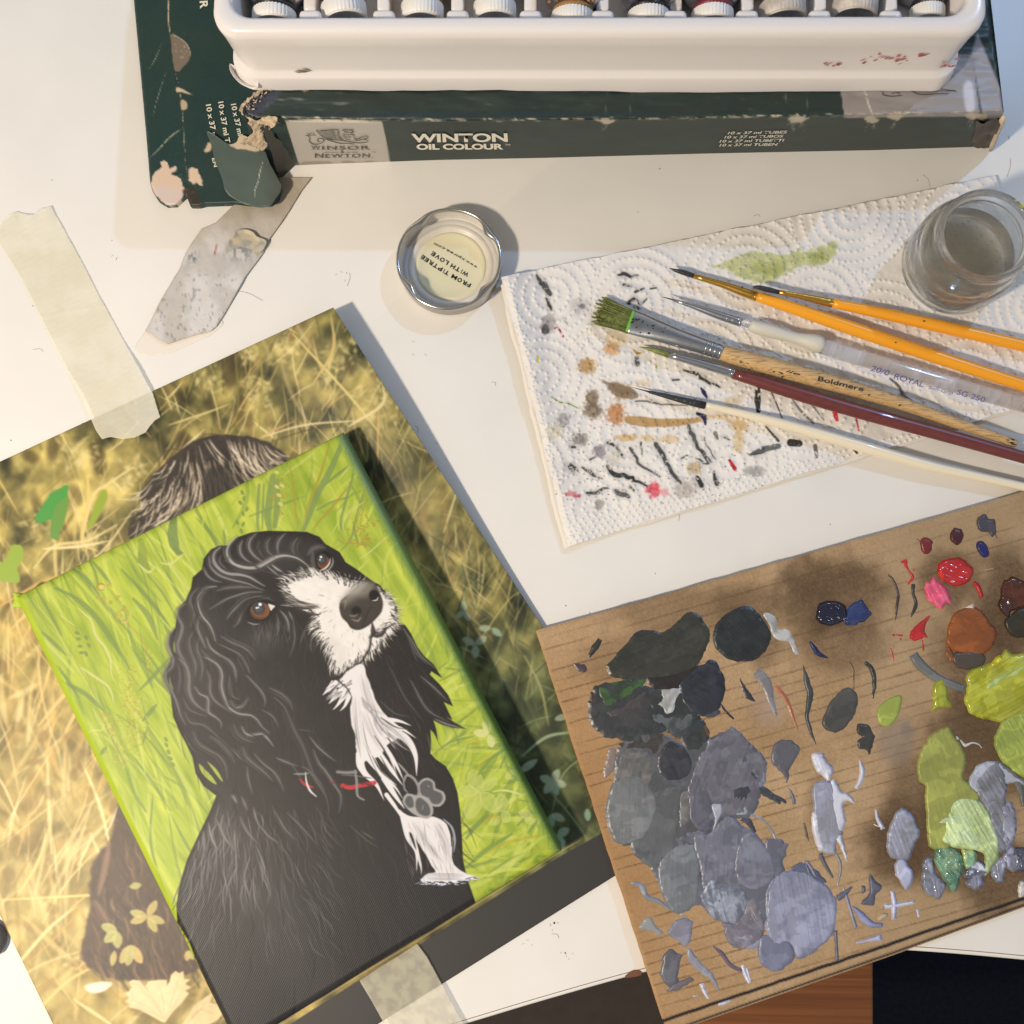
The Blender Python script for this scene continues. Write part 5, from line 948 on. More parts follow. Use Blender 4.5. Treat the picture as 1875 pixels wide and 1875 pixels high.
R.stroke(A([(1530, 1795), (1600, 1815), (1700, 1808), (1800, 1790)]), 5, (214, 222, 240), soft=2, al=.8); R.stroke(A([(1640, 1500), (1680, 1540), (1695, 1600), (1690, 1660)]), [2, 4, 4, 1.5], (150, 154, 160)); R.stroke(A([(1660, 1530), (1678, 1580), (1680, 1640)]), 3, (30, 28, 28))
for k in range(150):
    f_ = [[(1240, 800), (1270, 920), (1330, 1010)], [(1210, 900), (1220, 1040), (1240, 1180)], [(1250, 980), (1290, 1080), (1350, 1180)], [(1320, 1010), (1400, 1070), (1470, 1150)], [(1500, 1520), (1560, 1620), (1640, 1720)], [(1600, 1520), (1650, 1620), (1660, 1720)], [(1560, 1780), (1640, 1780), (1740, 1782)]][rs.randint(7)]
    ox, oy = rs.uniform(-22, 22), rs.uniform(-16, 16); R.stroke(A([(x+ox, y+oy) for x, y in f_]), rs.uniform(.7, 1.4), (186, 180, 180) if rs.rand() < .7 else (140, 136, 136), al=rs.uniform(.2, .55), soft=.6)
for pts in [[(1300, 1090), (1360, 1180), (1420, 1300)], [(1330, 1000), (1400, 1046), (1460, 1060)], [(1290, 1190), (1330, 1260), (1380, 1310)], [(1190, 900), (1160, 850), (1110, 815)], [(1120, 810), (1150, 850)], [(1360, 1100), (1420, 1160), (1470, 1250)], [(1330, 1190), (1380, 1280), (1430, 1360)]]: R.stroke(A(pts), [1, 3, 2, .6], (60, 57, 56), al=.85)
for k in range(70): # feathered foot of the chest patch
    t = rs.rand(); x0, y0 = 1530+t*270, 1812-(8 if t > .8 else 0)+rs.uniform(-6, 8)-max(0, t-.6)*40; L = rs.uniform(14, 40); a = math.radians(rs.uniform(150, 200) if t < .5 else rs.uniform(-20, 15))
    R.stroke(A([(x0, y0), (x0+math.cos(a)*L, y0+math.sin(a)*L)]), [2.4, 1.4, .4], BK if rs.rand() < .55 else (214, 218, 232), al=.8, soft=.8)
for k in range(60):
    x0, y0 = rs.uniform(1440, 1690), rs.uniform(1500, 1770); R.stroke(A([(x0, y0), (x0+rs.uniform(4, 26), y0+rs.uniform(30, 70))]), [.5, 1.6, .5], (120, 120, 124), al=rs.uniform(.25, .6), soft=.7)
for pts in [[(1205, 1000), (1215, 1100), (1235, 1200)], [(1300, 1000), (1350, 1070), (1400, 1110)], [(1250, 1120), (1290, 1220), (1330, 1300)], [(1290, 930), (1330, 1020), (1390, 1060)], [(1240, 1010), (1260, 1120), (1290, 1190)]]: R.stroke(A(pts), [.5, 2.2, .5], (104, 102, 104), al=.7)
# collar and tag
R.stroke(A([(905, 1278), (960, 1278), (985, 1272)]), 4, (156, 152, 150), al=.7); R.stroke(A([(1120, 1268), (1165, 1272), (1210, 1268)]), 5.5, (128, 126, 126), taper=False, soft=2.2, dry=.2); R.stroke(A([(1140, 1285), (1200, 1286), (1290, 1300)]), 3, (90, 88, 90))
R.stroke(A([(935, 1305), (960, 1330), (1005, 1345)]), 5, (170, 36, 40), dry=.2); R.stroke(A([(1145, 1335), (1180, 1345), (1230, 1335), (1300, 1322)]), 8, (186, 44, 52), taper=False, soft=1.2, dry=.34); R.stroke(A([(1080, 1318), (1110, 1325)]), 3, (120, 30, 34))
R.stroke(A([(1206, 1262), (1214, 1320), (1218, 1385), (1250, 1405)]), [4, 5, 5, 3], (128, 126, 124), dry=.1); R.stroke(A([(962, 1268), (968, 1320), (985, 1360), (1015, 1388)]), [1, 3.4, 4, 2], (206, 202, 198))
hs(E, [(1420, 1060), (1490, 1100), (1560, 1200), (1640, 1330)], 2.4, 88)
TG = (84, 84, 84); TO = (160, 158, 154)
R.poly(CH([(700, 1130), (720, 1090), (760, 1075), (800, 1100), (805, 1135), (850, 1155), (862, 1200), (830, 1240), (780, 1235), (760, 1200), (720, 1190)]), TO, soft=1.4); R.poly(CH([(712, 1132), (728, 1100), (760, 1088), (788, 1106), (794, 1145), (835, 1162), (846, 1198), (822, 1226), (785, 1222), (765, 1190), (728, 1178)]), TG, soft=2)
R.poly(CH([(615, 1210), (640, 1165), (690, 1175), (740, 1180), (785, 1230), (790, 1280), (760, 1310), (700, 1295), (650, 1260)]), TO, soft=1.4); R.poly(CH([(628, 1212), (645, 1180), (672, 1188), (680, 1240), (650, 1246)]), TG, soft=2); R.poly(CH([(695, 1200), (720, 1190), (765, 1230), (776, 1275), (755, 1296), (710, 1280), (690, 1240)]), TG, soft=2)
R.stroke(CH([(620, 1110), (640, 1060), (680, 1080), (708, 1130), (705, 1170), (685, 1180)]), 5, (140, 138, 134)); R.stroke(CH([(620, 1090), (628, 1140), (650, 1165)]), 4, (120, 118, 116)); R.stroke(CH([(590, 990), (625, 1030), (660, 1070)]), 4, (140, 138, 134)); R.stroke(CH([(760, 1120), (775, 1130)]), 2.5, (190, 188, 184)); R.stroke(CH([(735, 1230), (728, 1262)]), 3, (140, 138, 136), al=.7)
CANV = R
CT = 16.0
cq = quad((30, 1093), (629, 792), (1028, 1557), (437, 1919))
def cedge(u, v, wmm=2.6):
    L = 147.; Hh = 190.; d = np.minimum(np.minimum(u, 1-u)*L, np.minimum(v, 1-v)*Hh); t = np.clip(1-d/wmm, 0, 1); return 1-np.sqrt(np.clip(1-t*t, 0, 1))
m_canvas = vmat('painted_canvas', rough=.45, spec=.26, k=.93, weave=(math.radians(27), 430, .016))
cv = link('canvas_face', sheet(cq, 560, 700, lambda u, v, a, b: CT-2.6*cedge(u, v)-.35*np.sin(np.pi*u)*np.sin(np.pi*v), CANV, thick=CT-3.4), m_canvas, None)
canvas = empty('painted_canvas', P(520, 1350, 1), 'small stretched canvas painted with a black and white spaniel on lime green grass', 'painting')
cv.parent = canvas; cv.matrix_parent_inverse = Matrix.Translation(-canvas.location)
link('corner_fold', patch(K([(15, 400), (60, 405), (85, 430), (95, 520), (60, 525), (15, 520), (10, 505), (30, 460)]), 2, lambda a, b, s: CT-3.2+.12*np.minimum(s, 6)*1.0, thick=8), mat('lime_painted_cloth', (168, 190, 56), rough=.55), canvas)
# ================================================================== MASKING TAPE
def tapemat(name, c, alpha):
    m, nt, b = newmat(name); b.inputs['Roughness'].default_value = .6; b.inputs['Specular IOR Level'].default_value = .3
    a = nt.nodes.new('ShaderNodeVertexColor'); a.layer_name = 'Col'; nt.links.new(a.outputs['Color'], b.inputs['Base Color'])
    tr = nt.nodes.new('ShaderNodeBsdfTransparent'); mx = nt.nodes.new('ShaderNodeMixShader'); mx.inputs[0].default_value = alpha
    nt.links.new(tr.outputs[0], mx.inputs[1]); nt.links.new(b.outputs[0], mx.inputs[2]); nt.links.new(mx.outputs[0], nt.nodes['Material Output'].inputs[0])
    n = nt.nodes.new('ShaderNodeTexNoise'); n.inputs['Scale'].default_value = 500; n.inputs['Detail'].default_value = 5; tc = nt.nodes.new('ShaderNodeTexCoord'); nt.links.new(tc.outputs['Object'], n.inputs['Vector'])
    bp = nt.nodes.new('ShaderNodeBump'); bp.inputs['Strength'].default_value = 1; bp.inputs['Distance'].default_value = .00006; nt.links.new(n.outputs['Fac'], bp.inputs['Height']); nt.links.new(bp.outputs['Normal'], b.inputs['Normal'])
    return m
def tcol(c1, c2, sc, seed):
    def f(X, Y, sd):
        t = ss(.35, .68, fbm(X/sc, Y/sc, seed, 4))[..., None]; return lin(np.array(c1))*(1-t)+lin(np.array(c2))*t
    return f
T3 = lambda p: Z(p, 0, 340, 2.6786)
t1 = T3([(0, 200), (20, 165), (55, 135), (80, 125), (120, 138), (165, 140), (200, 112), (248, 98), (300, 190), (400, 370), (480, 530), (520, 600), (580, 710), (680, 890), (750, 1020), (785, 1135), (760, 1150), (735, 1180), (715, 1210), (660, 1235), (600, 1242), (540, 1232), (500, 1243), (470, 1200), (440, 1130), (390, 1020), (300, 850), (200, 650), (100, 450), (10, 310), (-30, 240)])
tag(link('masking_tape', patch(t1, 3, lambda X, Y, s: .5+1.15*ss(640, 720, Y+.46*X-80)+.25*(fbm(X/30, Y/30, 3, 3)-.5)+.07*np.sin((X*.5+Y*.87)/1.6+4*vn(X/9, Y/9, 3))+1.2*ss(430, 380, Y)*np.abs(np.sin(X/11))*.6+.25*np.exp(-((Y-576-(X-100)*-.2)/2.0)**2), colf=tcol((230, 223, 196), (238, 232, 212), 60, 4), thick=.12, smooth=False), tapemat('cream_tape', None, .62), smooth=True), 'long cream masking tape strip holding the top edge of the photo print', 'masking tape', 'strips of masking tape')
t2 = T3([(1525, -40), (1480, 20), (1400, 150), (1310, 275), (1290, 330), (1200, 450), (1150, 540), (1100, 630), (1060, 690), (1035, 712), (960, 730), (880, 755), (820, 776), (770, 750), (745, 728), (712, 712), (740, 660), (800, 540), (860, 440), (880, 410), (905, 340), (940, 280), (990, 210), (1060, 180), (1130, 110), (1180, 60), (1250, -40)])
def t2c(X, Y, sd):
    c = tcol((184, 178, 170), (203, 198, 194), 40, 8)(X, Y, sd); tt_ = (ss(450, 370, Y)*.7)[..., None]; c = c*(1-tt_)+lin(np.array((150, 136, 112)))*tt_; n = fbm(X/5, Y/9, 6, 3)
    d = (ss(.66, .74, n)*ss(480, 520, Y)*.5+ss(.5, .62, n)*np.exp(-((X-353)/10)**2-((Y-470)/12)**2)+ss(.45, .6, n)*np.exp(-((X-440)/26)**2-((Y-462)/16)**2)*.8)[..., None]
    c = c*(1-d)+lin(np.array((96, 104, 108)))*d
    r = (np.exp(-((X-394+(Y-460)*.25)/1.4)**2)*ss(444, 450, Y)*ss(470, 464, Y))[..., None]; c = c*(1-r)+lin(np.array((170, 50, 40)))*r
    e = (ss(4, 0, sd)*.4)[..., None]; return c*(1-e)+lin(np.array((176, 160, 132)))*e
tag(link('masking_tape', patch(t2, 2.2, lambda X, Y, s: .7+.9*(fbm(X/26, Y/40, 12, 3))+.4*ss(410, 440, X-Y*.3+60)*0, colf=t2c, thick=.5, smooth=False), mat_t := vmat('grubby_tape', rough=.55, spec=.3, bump=.12, bscale=900)), 'grubby grey masking tape strip under the torn box corner, stuck to the table', 'masking tape', 'strips of masking tape')
t2b = T3([(1155, 218), (1200, 212), (1240, 226), (1262, 250), (1308, 272), (1275, 330), (1235, 312), (1180, 300), (1130, 310), (1120, 270), (1150, 240)])
tag(link('tape_scrap', patch(t2b, 2.2, lambda X, Y, s: 2.0+.8*ss(8, 0, s)*ss(460, 430, Y), colf=tcol((188, 174, 150), (150, 150, 144), 12, 18), thick=.2), mat_t), 'torn curled scrap of grey tape on the grubby tape strip', 'masking tape')
t2c_ = T3([(800, 545), (720, 700), (662, 790), (690, 825), (760, 832), (850, 815), (960, 765), (1040, 728), (1090, 660), (900, 600)])
tag(link('tape_residue', patch(t2c_, 3, lambda X, Y, s: .12+0*X, colf=lambda X, Y, s: np.broadcast_to(lin(np.array((222, 214, 202))), X.shape+(3,)), thick=.05), vmat('old_glue', rough=.5)), 'faint cream tape residue patch at the pointed end of the grubby tape', 'residue')
B7 = lambda p: Z(p, 500, 1500, 2.34375)
t3 = B7([(370, 692), (450, 640), (540, 585), (618, 534), (660, 590), (720, 700), (780, 810), (830, 900), (900, 1050), (620, 1150), (540, 1000), (470, 865), (420, 775)])
tag(link('masking_tape', patch(t3, 3, lambda X, Y, s: 1.9+.15*fbm(X/9, Y/9, 4, 3), colf=tcol((206, 198, 176), (230, 222, 192), 14, 5), thick=.12, smooth=False), tapemat('thin_tape', None, .5)), 'short see-through masking tape strip across the black foot of the print', 'masking tape', 'strips of masking tape')
tag(link('grey_knob', lathe(P(-24, 1722, 0), P(-24, 1722, 7), [(0, 5), (.4, 6.4), (1.5, 7), (4.5, 7), (6.2, 6), (7, 4)], 40), mat('grey_rubber', (96, 92, 92), rough=.6)), 'round grey rubber knob cut off by the left side of the picture', 'knob')

# ================================================================== JAR LID
m_tin = mat('tinned_steel', (196, 192, 186), rough=.22, metal=1.0, bump=.04, bscale=300); m_lin = mat('pearl_lining', (206, 200, 190), rough=.35, spec=.5, var=.06, vscale=200); m_gask = mat('grey_gasket', (186, 184, 178), rough=.5); m_disc = mat('cream_lacquer', (212, 205, 172), rough=.3, coat=.3)
LC = P(826, 489, 0)
def lugs(a): # inward curled lugs round the rim
    s = 0
    for l in (128, 35, -42, 215): d = (math.degrees(a)-l+180) % 360-180; s = max(s, math.exp(-(d/11.0)**2))
    return s
def ringmesh(prof, seg=160, c=LC, lug=None):
    co = []; f = []
    for r, z, lg in prof:
        for k in range(seg):
            a = 2*math.pi*k/seg; rr = r-lugs(a)*lg; co.append((c.x+math.cos(a)*rr*MM, c.y+math.sin(a)*rr*MM, z*MM))
    n = len(prof)
    for i in range(n-1):
        for k in range(seg): f.append((i*seg+k, i*seg+(k+1) % seg, (i+1)*seg+(k+1) % seg, (i+1)*seg+k))
    me = bpy.data.meshes.new('m'); me.from_pydata(co, [], f+([tuple(range((n-1)*seg, n*seg))] if prof[-1][0] < 9 else [])); return me
lidE = empty('jar_lid', LC, 'upturned metal jar lid with cream inside and printed words, on the white table', 'jar lid')
rim = link('rim', ringmesh([(17, 0, 0), (19.3, .1, 0), (20.4, .8, 0), (20.8, 2, 0), (20.8, 7.6, 0), (21.2, 8.6, .3), (21.2, 9.4, .5), (20.7, 10, .9), (20.1, 9.9, 1.6), (19.8, 9.2, 2.3), (19.9, 8.5, 2.2), (20.1, 8.0, .8), (20.2, 7.4, 0)]), m_tin, lidE)
link('lining', ringmesh([(20.15, 8.2, .6), (20.1, 2.2, 0), (19.5, 1.3, 0), (18.4, 1.0, 0), (17.6, 1.15, 0), (16.8, 1.9, 0), (16.0, 2.1, 0), (15.2, 1.7, 0), (14.6, 1.05, 0), (14.2, .9, 0), (13, .9, 0)]), m_lin, lidE)
link('gasket', ringmesh([(19.9, 1.25, 0), (19.3, 1.75, 0), (18.2, 1.8, 0), (17.5, 1.35, 0)]), m_gask, lidE)
disc = link('centre_disc', ringmesh([(14.4, 1.0, 0), (13.9, 1.5, 0), (13.2, 1.55, 0), (12.6, 1.15, 0), (8.5, 1.1, 0)]), m_disc, lidE)
m_ink = mat('black_ink', (34, 34, 38), rough=.5)
LD = lambda p: Z(p, 640, 380, 5.2083)
lf = lambda x, y: P(x, y, 1.35)
def arc_text(s, p0, p1, sag, caph, bold):
    """upside-down line whose letters each follow a shallow arc"""
    p0 = np.array(p0, float); p1 = np.array(p1, float); d = p1-p0; L = np.hypot(*d); d /= L; up = np.array([d[1], -d[0]])
    wd = {' ': .45, 'I': .42, '.': .38, 'M': 1.25, 'W': 1.35, 'w': 1.1, 'm': 1.15, 't': .6, 'i': .4, 'r': .65, 'L': .8, 'E': .85, 'F': .8}; tot = sum(wd.get(c, 1) for c in s); x = 0; out = []
    for c in s:
        w = wd.get(c, 1)/tot*L
        if c != ' ':
            t = (x+w*.5)/L*2-1; b = p0+d*(x+w*.08)+up*sag*(1-t*t); th = -sag*4*t/L*1.0; e = d*math.cos(th)-up*math.sin(th)*-1*0+up*(-2*sag*t*2/L)*1; e = e/np.hypot(*e); u = np.array([e[1], -e[0]])
            h = caph
            cu = bpy.data.curves.new('t', 'FONT'); cu.body = c; cu.size = 1; cu.offset = bold; ob = bpy.data.objects.new('t', cu); COL.objects.link(ob); bpy.context.view_layer.update()
            me = bpy.data.meshes.new_from_object(ob.evaluated_get(bpy.context.evaluated_depsgraph_get())); bpy.data.objects.remove(ob)
            xs = [v.co.x for v in me.vertices]; x0, x1 = min(xs), max(xs); sx = w*(.84 if c not in 'I.i' else .3)/(x1-x0)
            for v in me.vertices:
                q = b+e*(v.co.x-x0)*sx+u*v.co.y/.7*h; v.co = lf(*q)
            out.append(me)
        x += w
    return out
for ln in ([('FROM TIPTREE',)+tuple(LD([(1165, 730), (690, 447)]))+(2.0, 7.2, .03)], [('WITH LOVE',)+tuple(LD([(1145, 630), (790, 415)]))+(1.0, 7.2, .03)], [('www.tiptree.com',)+tuple(LD([(1222, 566), (808, 332)]))+(-1.2, 4.6, .01)]):
    for s_, a, b_, sag, h_, bo in ln: link('lettering', join(arc_text(s_, a, b_, sag, h_, bo)), m_ink, disc, smooth=False)

# ================================================================== PAPER TOWEL
R = Ras(895, 300, 2000, 1030, 0.9); X, Y = R.X, R.Y
R.fill((226, 221, 215)); R.a += ((fbm(X/50, Y/50, 5, 4)-.5)*14)[..., None]
W6 = lambda p: Z(p, 920, 480, 3.6058); W5 = lambda p: Z(p, 1275, 340, 3.125)
def blot(f, cx, cy, rx, ry, c, al, rot=0, fuzz=1.0, seed=0):
    q = f([(cx, cy)])[0]; k = f([(1, 0)])[0][0]-f([(0, 0)])[0][0]; rx *= k; ry *= k; r = max(rx, ry)*1.5+6; b = R.box(q[0]-r, q[1]-r, q[0]+r, q[1]+r)
    if b is None: return
    dx, dy = R.X[b]-q[0], R.Y[b]-q[1]; co, si = math.cos(rot), math.sin(rot); d = np.sqrt(((dx*co+dy*si)/rx)**2+((-dx*si+dy*co)/ry)**2)
    n = fbm(R.X[b]/5, R.Y[b]/5, seed, 4); m_ = ss(1.15, .55, d+(n-.5)*1.1*fuzz)*(1-.35*fuzz+.7*fuzz*(n-.2)); R.blend(b, np.clip(m_*al, 0, 1), c)
BRN = (176, 128, 74); DKN = (58, 56, 54); TAN = (206, 170, 110)
for a in [(300, 400, 60, 70, (120, 112, 108), .6), (280, 450, 30, 40, (50, 48, 50), .8), (510, 290, 70, 60, (150, 142, 138), .4), (525, 290, 25, 20, (60, 58, 60), .6), (750, 500, 80, 60, TAN, .45), (715, 570, 60, 45, (186, 130, 66), .75), (560, 680, 66, 62, (172, 130, 74), .9), (735, 820, 50, 40, (130, 108, 84), .7), (800, 860, 70, 60, (150, 122, 86), .8), (930, 800, 70, 30, TAN, .35), (590, 900, 50, 60, (112, 92, 68), .9), (600, 980, 70, 55, (104, 88, 68), .9), (750, 1000, 66, 80, (176, 112, 62), .9), (820, 1160, 80, 32, (190, 148, 84), .7), (960, 1160, 60, 26, TAN, .7), (1100, 1170, 80, 30, TAN, .65), (400, 1040, 50, 60, (120, 116, 112), .6), (345, 1120, 60, 60, (200, 190, 160), .7), (510, 1170, 60, 50, (104, 96, 88), .7), (640, 1250, 50, 50, (104, 96, 104), .7), (740, 1290, 60, 50, (190, 180, 160), .5), (1270, 1360, 60, 50, (176, 150, 112), .8), (1210, 1500, 90, 70, (170, 160, 150), .8), (1520, 920, 80, 40, (190, 160, 110), .5), (1560, 1080, 60, 60, TAN, .75), (1560, 1180, 40, 90, TAN, .6), (1660, 1380, 70, 40, (120, 118, 112), .6), (640, 1600, 40, 40, (120, 110, 100), .6), (1000, 1500, 56, 56, (214, 70, 84), .95), (1070, 1520, 40, 30, (220, 110, 120), .5), (450, 1530, 50, 20, (206, 90, 96), .7), (500, 1545, 30, 15, (176, 50, 60), .8)]:
    blot(W6, *a, seed=int(a[0]))
R.poly(W6([(650, 770), (700, 790), (760, 800), (850, 830), (900, 880), (870, 910), (800, 900), (720, 860), (690, 820)]), (124, 104, 84), al=.75, soft=2, wob=3)
R.stroke(W6([(830, 1040), (900, 1050), (1000, 1060), (1100, 1060), (1200, 1055), (1300, 1040)]), [14, 19, 15, 15, 12, 8], (172, 134, 84), al=.85, soft=2, dry=.1); R.stroke(W6([(1300, 1035), (1400, 1020), (1480, 1030), (1520, 1070)]), [10, 8, 8, 8], TAN, al=.5, soft=3, dry=.3)
DKP = (62, 62, 60)
for pts, w in [([(225, 85), (260, 130), (285, 170), (310, 210)], [3, 10, 12, 8]), ([(285, 240), (310, 280), (325, 315)], [3, 7, 3]), ([(760, 95), (800, 80), (850, 90), (890, 90)], [3, 7, 5, 2]), ([(800, 150), (850, 155)], [5, 4]), ([(885, 190), (930, 180)], [5, 2]), ([(980, 170), (1010, 165)], [3, 2]), ([(840, 270), (870, 240), (900, 270), (950, 240)], [8, 7, 4, 3]), ([(870, 290), (900, 310)], [6, 5]), ([(880, 630), (888, 665)], [8, 9]), ([(1200, 710), (1280, 745), (1350, 785), (1440, 825)], [3, 7, 5, 3]), ([(1120, 775), (1170, 770)], [4, 3]), ([(880, 915), (960, 920), (1050, 935), (1150, 940), (1210, 950)], [2.4, 3, 2, 2, 1.5]), ([(1230, 1090), (1260, 1150), (1290, 1220), (1340, 1280), (1370, 1310)], [6, 8, 6, 6, 3]), ([(1330, 1160), (1370, 1240), (1410, 1300)], [2, 2, 2]), ([(1015, 1200), (1060, 1280), (1110, 1370), (1160, 1440), (1185, 1450)], [8, 9, 6, 7, 3]), ([(850, 1235), (880, 1300), (930, 1350), (1040, 1415)], [5, 5, 4, 3]), ([(910, 1190), (925, 1265)], [3, 2]), ([(700, 1195), (750, 1220), (800, 1280)], [7, 4, 4]), ([(690, 1350), (740, 1400), (800, 1410), (880, 1440), (950, 1480)], [6, 9, 7, 5, 3]), ([(530, 1355), (580, 1390), (660, 1425)], [3, 7, 3]), ([(440, 1350), (470, 1370), (490, 1385)], [10, 12, 5]), ([(455, 1215), (490, 1230)], [5, 4]), ([(570, 1300), (610, 1290)], [3, 2]), ([(750, 1510), (790, 1530), (830, 1550)], [7, 10, 6]), ([(840, 1480), (870, 1510)], [4, 3]), ([(560, 1530), (620, 1520), (690, 1490)], [5, 7, 3]), ([(1285, 1430), (1320, 1470)], [8, 9]), ([(1400, 1385), (1415, 1460)], [3, 9]), ([(1280, 1295), (1360, 1335)], [3, 3]), ([(1180, 1300), (1220, 1280)], [3, 2]), ([(1630, 1275), (1690, 1260), (1731, 1235)], [2, 8, 9]), ([(1460, 1150), (1500, 1175)], [3, 2]), ([(400, 370), (430, 410)], [2, 2])]:
    R.stroke(W6(pts), [q*1.8+2 for q in w], (150, 148, 144), al=.28, soft=3.5)
    R.stroke([(x+rs.normal(0, 1.2), y+rs.normal(0, 1.2)) for x, y in catmull(W6(pts), False, 7)], w, np.array(DKP)+rs.uniform(-20, 24), al=.9, soft=1.1, dry=rs.uniform(.3, .5), step=3)
for f, pts, w, c in [(W6, [(1695, 830), (1685, 900), (1690, 990)], [4, 13, 5], (50, 52, 50)), (W6, [(1310, 830), (1330, 860), (1350, 895)], [3, 8, 4], (34, 36, 66)), (W6, [(1285, 1000), (1330, 1020), (1340, 1070)], [5, 10, 4], (34, 36, 66)), (W6, [(1405, 1130), (1420, 1165)], [8, 5], (120, 110, 100)), (W6, [(345, 440), (365, 430), (400, 490)], [2, 3, 4], (150, 40, 56)), (W6, [(1500, 1300), (1520, 1340), (1540, 1360)], [2, 6, 4], (180, 36, 50)), (W5, [(790, 1290), (805, 1340)], [9, 6], (206, 40, 50)), (W5, [(915, 1330), (930, 1400)], [3, 3], (200, 50, 60)), (W5, [(400, 1380), (470, 1460)], [3, 5], DKP), (W5, [(340, 1170), (355, 1290)], [3, 8], (56, 58, 54)), (W5, [(300, 1540), (380, 1510), (470, 1490)], [2, 11, 10], (96, 98, 98)), (W5, [(540, 1470), (590, 1475)], [14, 12], (44, 42, 42)), (W5, [(885, 1490), (920, 1530)], [4, 4], (50, 60, 50)), (W5, [(430, 1180), (460, 1250), (490, 1330)], [2, 3, 2], DKP), (W5, [(540, 1210), (600, 1290), (670, 1360)], [2, 5, 4], (110, 112, 110)), (W5, [(650, 1240), (730, 1340)], [3, 2], (110, 112, 110)), (W5, [(1110, 1105), (1160, 1150), (1190, 1210), (1245, 1240)], [4, 5, 8, 5], (96, 94, 92)), (W5, [(680, 1490), (690, 1550)], [8, 6], (100, 100, 100)), (W5, [(0, 1480), (70, 1590)], [3, 3], DKP), (W5, [(190, 1570), (220, 1620)], [5, 7], (186, 50, 60)), (W6, [(325, 890), (380, 925), (440, 935), (500, 965)], [2, 3, 2, 2], (110, 140, 50)), (W6, [(230, 620), (240, 660)], [3, 4], (222, 206, 60)), (W6, [(860, 575), (890, 600), (915, 600)], [2, 5, 3], (170, 120, 30)), (W6, [(1015, 690), (1018, 700)], [4, 3], (150, 170, 70)), (W6, [(950, 1725), (1000, 1715)], [3, 2], (150, 170, 80))]:
    R.stroke(f(pts), w, c, al=.92, soft=.8, dry=.34)
for k in range(130): # tiny spatters
    q = W6([(rs.uniform(300, 1731), rs.uniform(1050, 1600))])[0]; R.ell(q[0], q[1], rs.uniform(.6, 1.6), rs.uniform(.6, 1.2), DKP, al=.8)
R.poly(W5([(85, 460), (140, 450), (220, 410), (330, 380), (420, 385), (540, 385), (605, 335), (600, 390), (680, 350), (740, 340), (770, 310), (805, 320), (800, 380), (765, 430), (700, 465), (620, 455), (560, 480), (480, 520), (430, 550), (330, 550), (240, 520), (180, 490)]), (170, 176, 96), al=.62, soft=2.6, wob=5, ws=8, var=.14); R.ell(*W5([(690, 410)])[0], 16, 10, (140, 150, 84), al=.6, soft=4); R.ell(*W5([(420, 470)])[0], 30, 14, (140, 150, 80), al=.5, soft=6)
b_ = R.box(1300, 430, 1545, 530); R.a[b_] = np.where((vn(X[b_]/2.5, Y[b_]/2.5, 4)*.6+vn(X[b_]/9, Y[b_]/9, 5)*.4 > .66)[..., None], R.a[b_]*.55+G((222, 218, 208))*.45, R.a[b_])
# embossing: rings of raised dots
HT = np.zeros(X.shape, np.float32)
def dot(x, y, r=3.3, h=.55):
    h *= .95
    b = R.box(x-r-2, y-r-2, x+r+2, y+r+2)
    if b is None: return
    d = np.hypot(R.X[b]-x, R.Y[b]-y)/r; HT[b] = np.maximum(HT[b], h*np.clip(1-d*d, 0, 1)**.7)
cen = [(1557, 392), (1365, 500), (1160, 560), (990, 690), (1290, 660), (1150, 790), (1330, 850), (1480, 740), (1610, 620), (1770, 690), (1900, 560), (1080, 930), (1745, 385), (1010, 540), (960, 860), (1490, 560)]
for ci, (cx, cy) in enumerate(cen):
    for ring in range(1, 7):
        r = ring*19-7; n = int(2*math.pi*r/10.6)
        for k in range(n):
            a = 2*math.pi*k/n+ci; x = cx+math.cos(a)*r*1.04; y = cy+math.sin(a)*r
            dmin = min(math.hypot(x-ox, y-oy) for j, (ox, oy) in enumerate(cen) if j != ci)
            if dmin < r*.9: continue
            if abs((y-1002)+(x-1038)*.259) < 44: continue
            dot(x+rs.normal(0, .5), y+rs.normal(0, .5), h=rs.uniform(.4, .62))
for row in range(5):
    for k in range(90):
        x = 1020+k*11.5+(row % 2)*5.7; y = 1002-(x-1038)*.259-6-row*9.5; dot(x+rs.normal(0, .8), y+rs.normal(0, .8), 3.0, .5)
for k in range(60): t = k/60; dot(926+t*116+rs.normal(6, 1.5), 520+t*470, 3, .5)
DN = np.min(np.stack([np.hypot(X-a_, Y-b_) for a_, b_ in cen]), 0); RN = np.cos((DN-12)/19*2*np.pi)*ss(130, 110, DN)
HT += (.10*RN*(.5+vn(X/60, Y/60, 71))).astype(np.float32)*ss(40, 56, np.abs((Y-1002)+(X-1038)*.259))
R.a += (RN*0)[..., None]
def sampH(px, py):
    x = np.clip((px-R.x0)*R.sc, 0, R.w-1.001); y = np.clip((py-R.y0)*R.sc, 0, R.h-1.001); i = x.astype(int); j = y.astype(int); fx = x-i; fy = y-j
    return (HT[j, i]*(1-fx)+HT[j, i+1]*fx)*(1-fy)+(HT[j+1, i]*(1-fx)+HT[j+1, i+1]*fx)*fy
TQ = quad((918, 507), (1823, 321), (1962, 716), (1040, 1001))
def towq(u, v):
    x, y = TQ(u, v); w = (fbm(v*9, u*0+1, 4, 3)-.5)*7*np.exp(-u/.02); w2 = (fbm(u*30, v*0+2, 14, 3)-.5)*4*(np.exp(-v/.02)+np.exp(-(1-v)/.02)); return x+w, y+w2
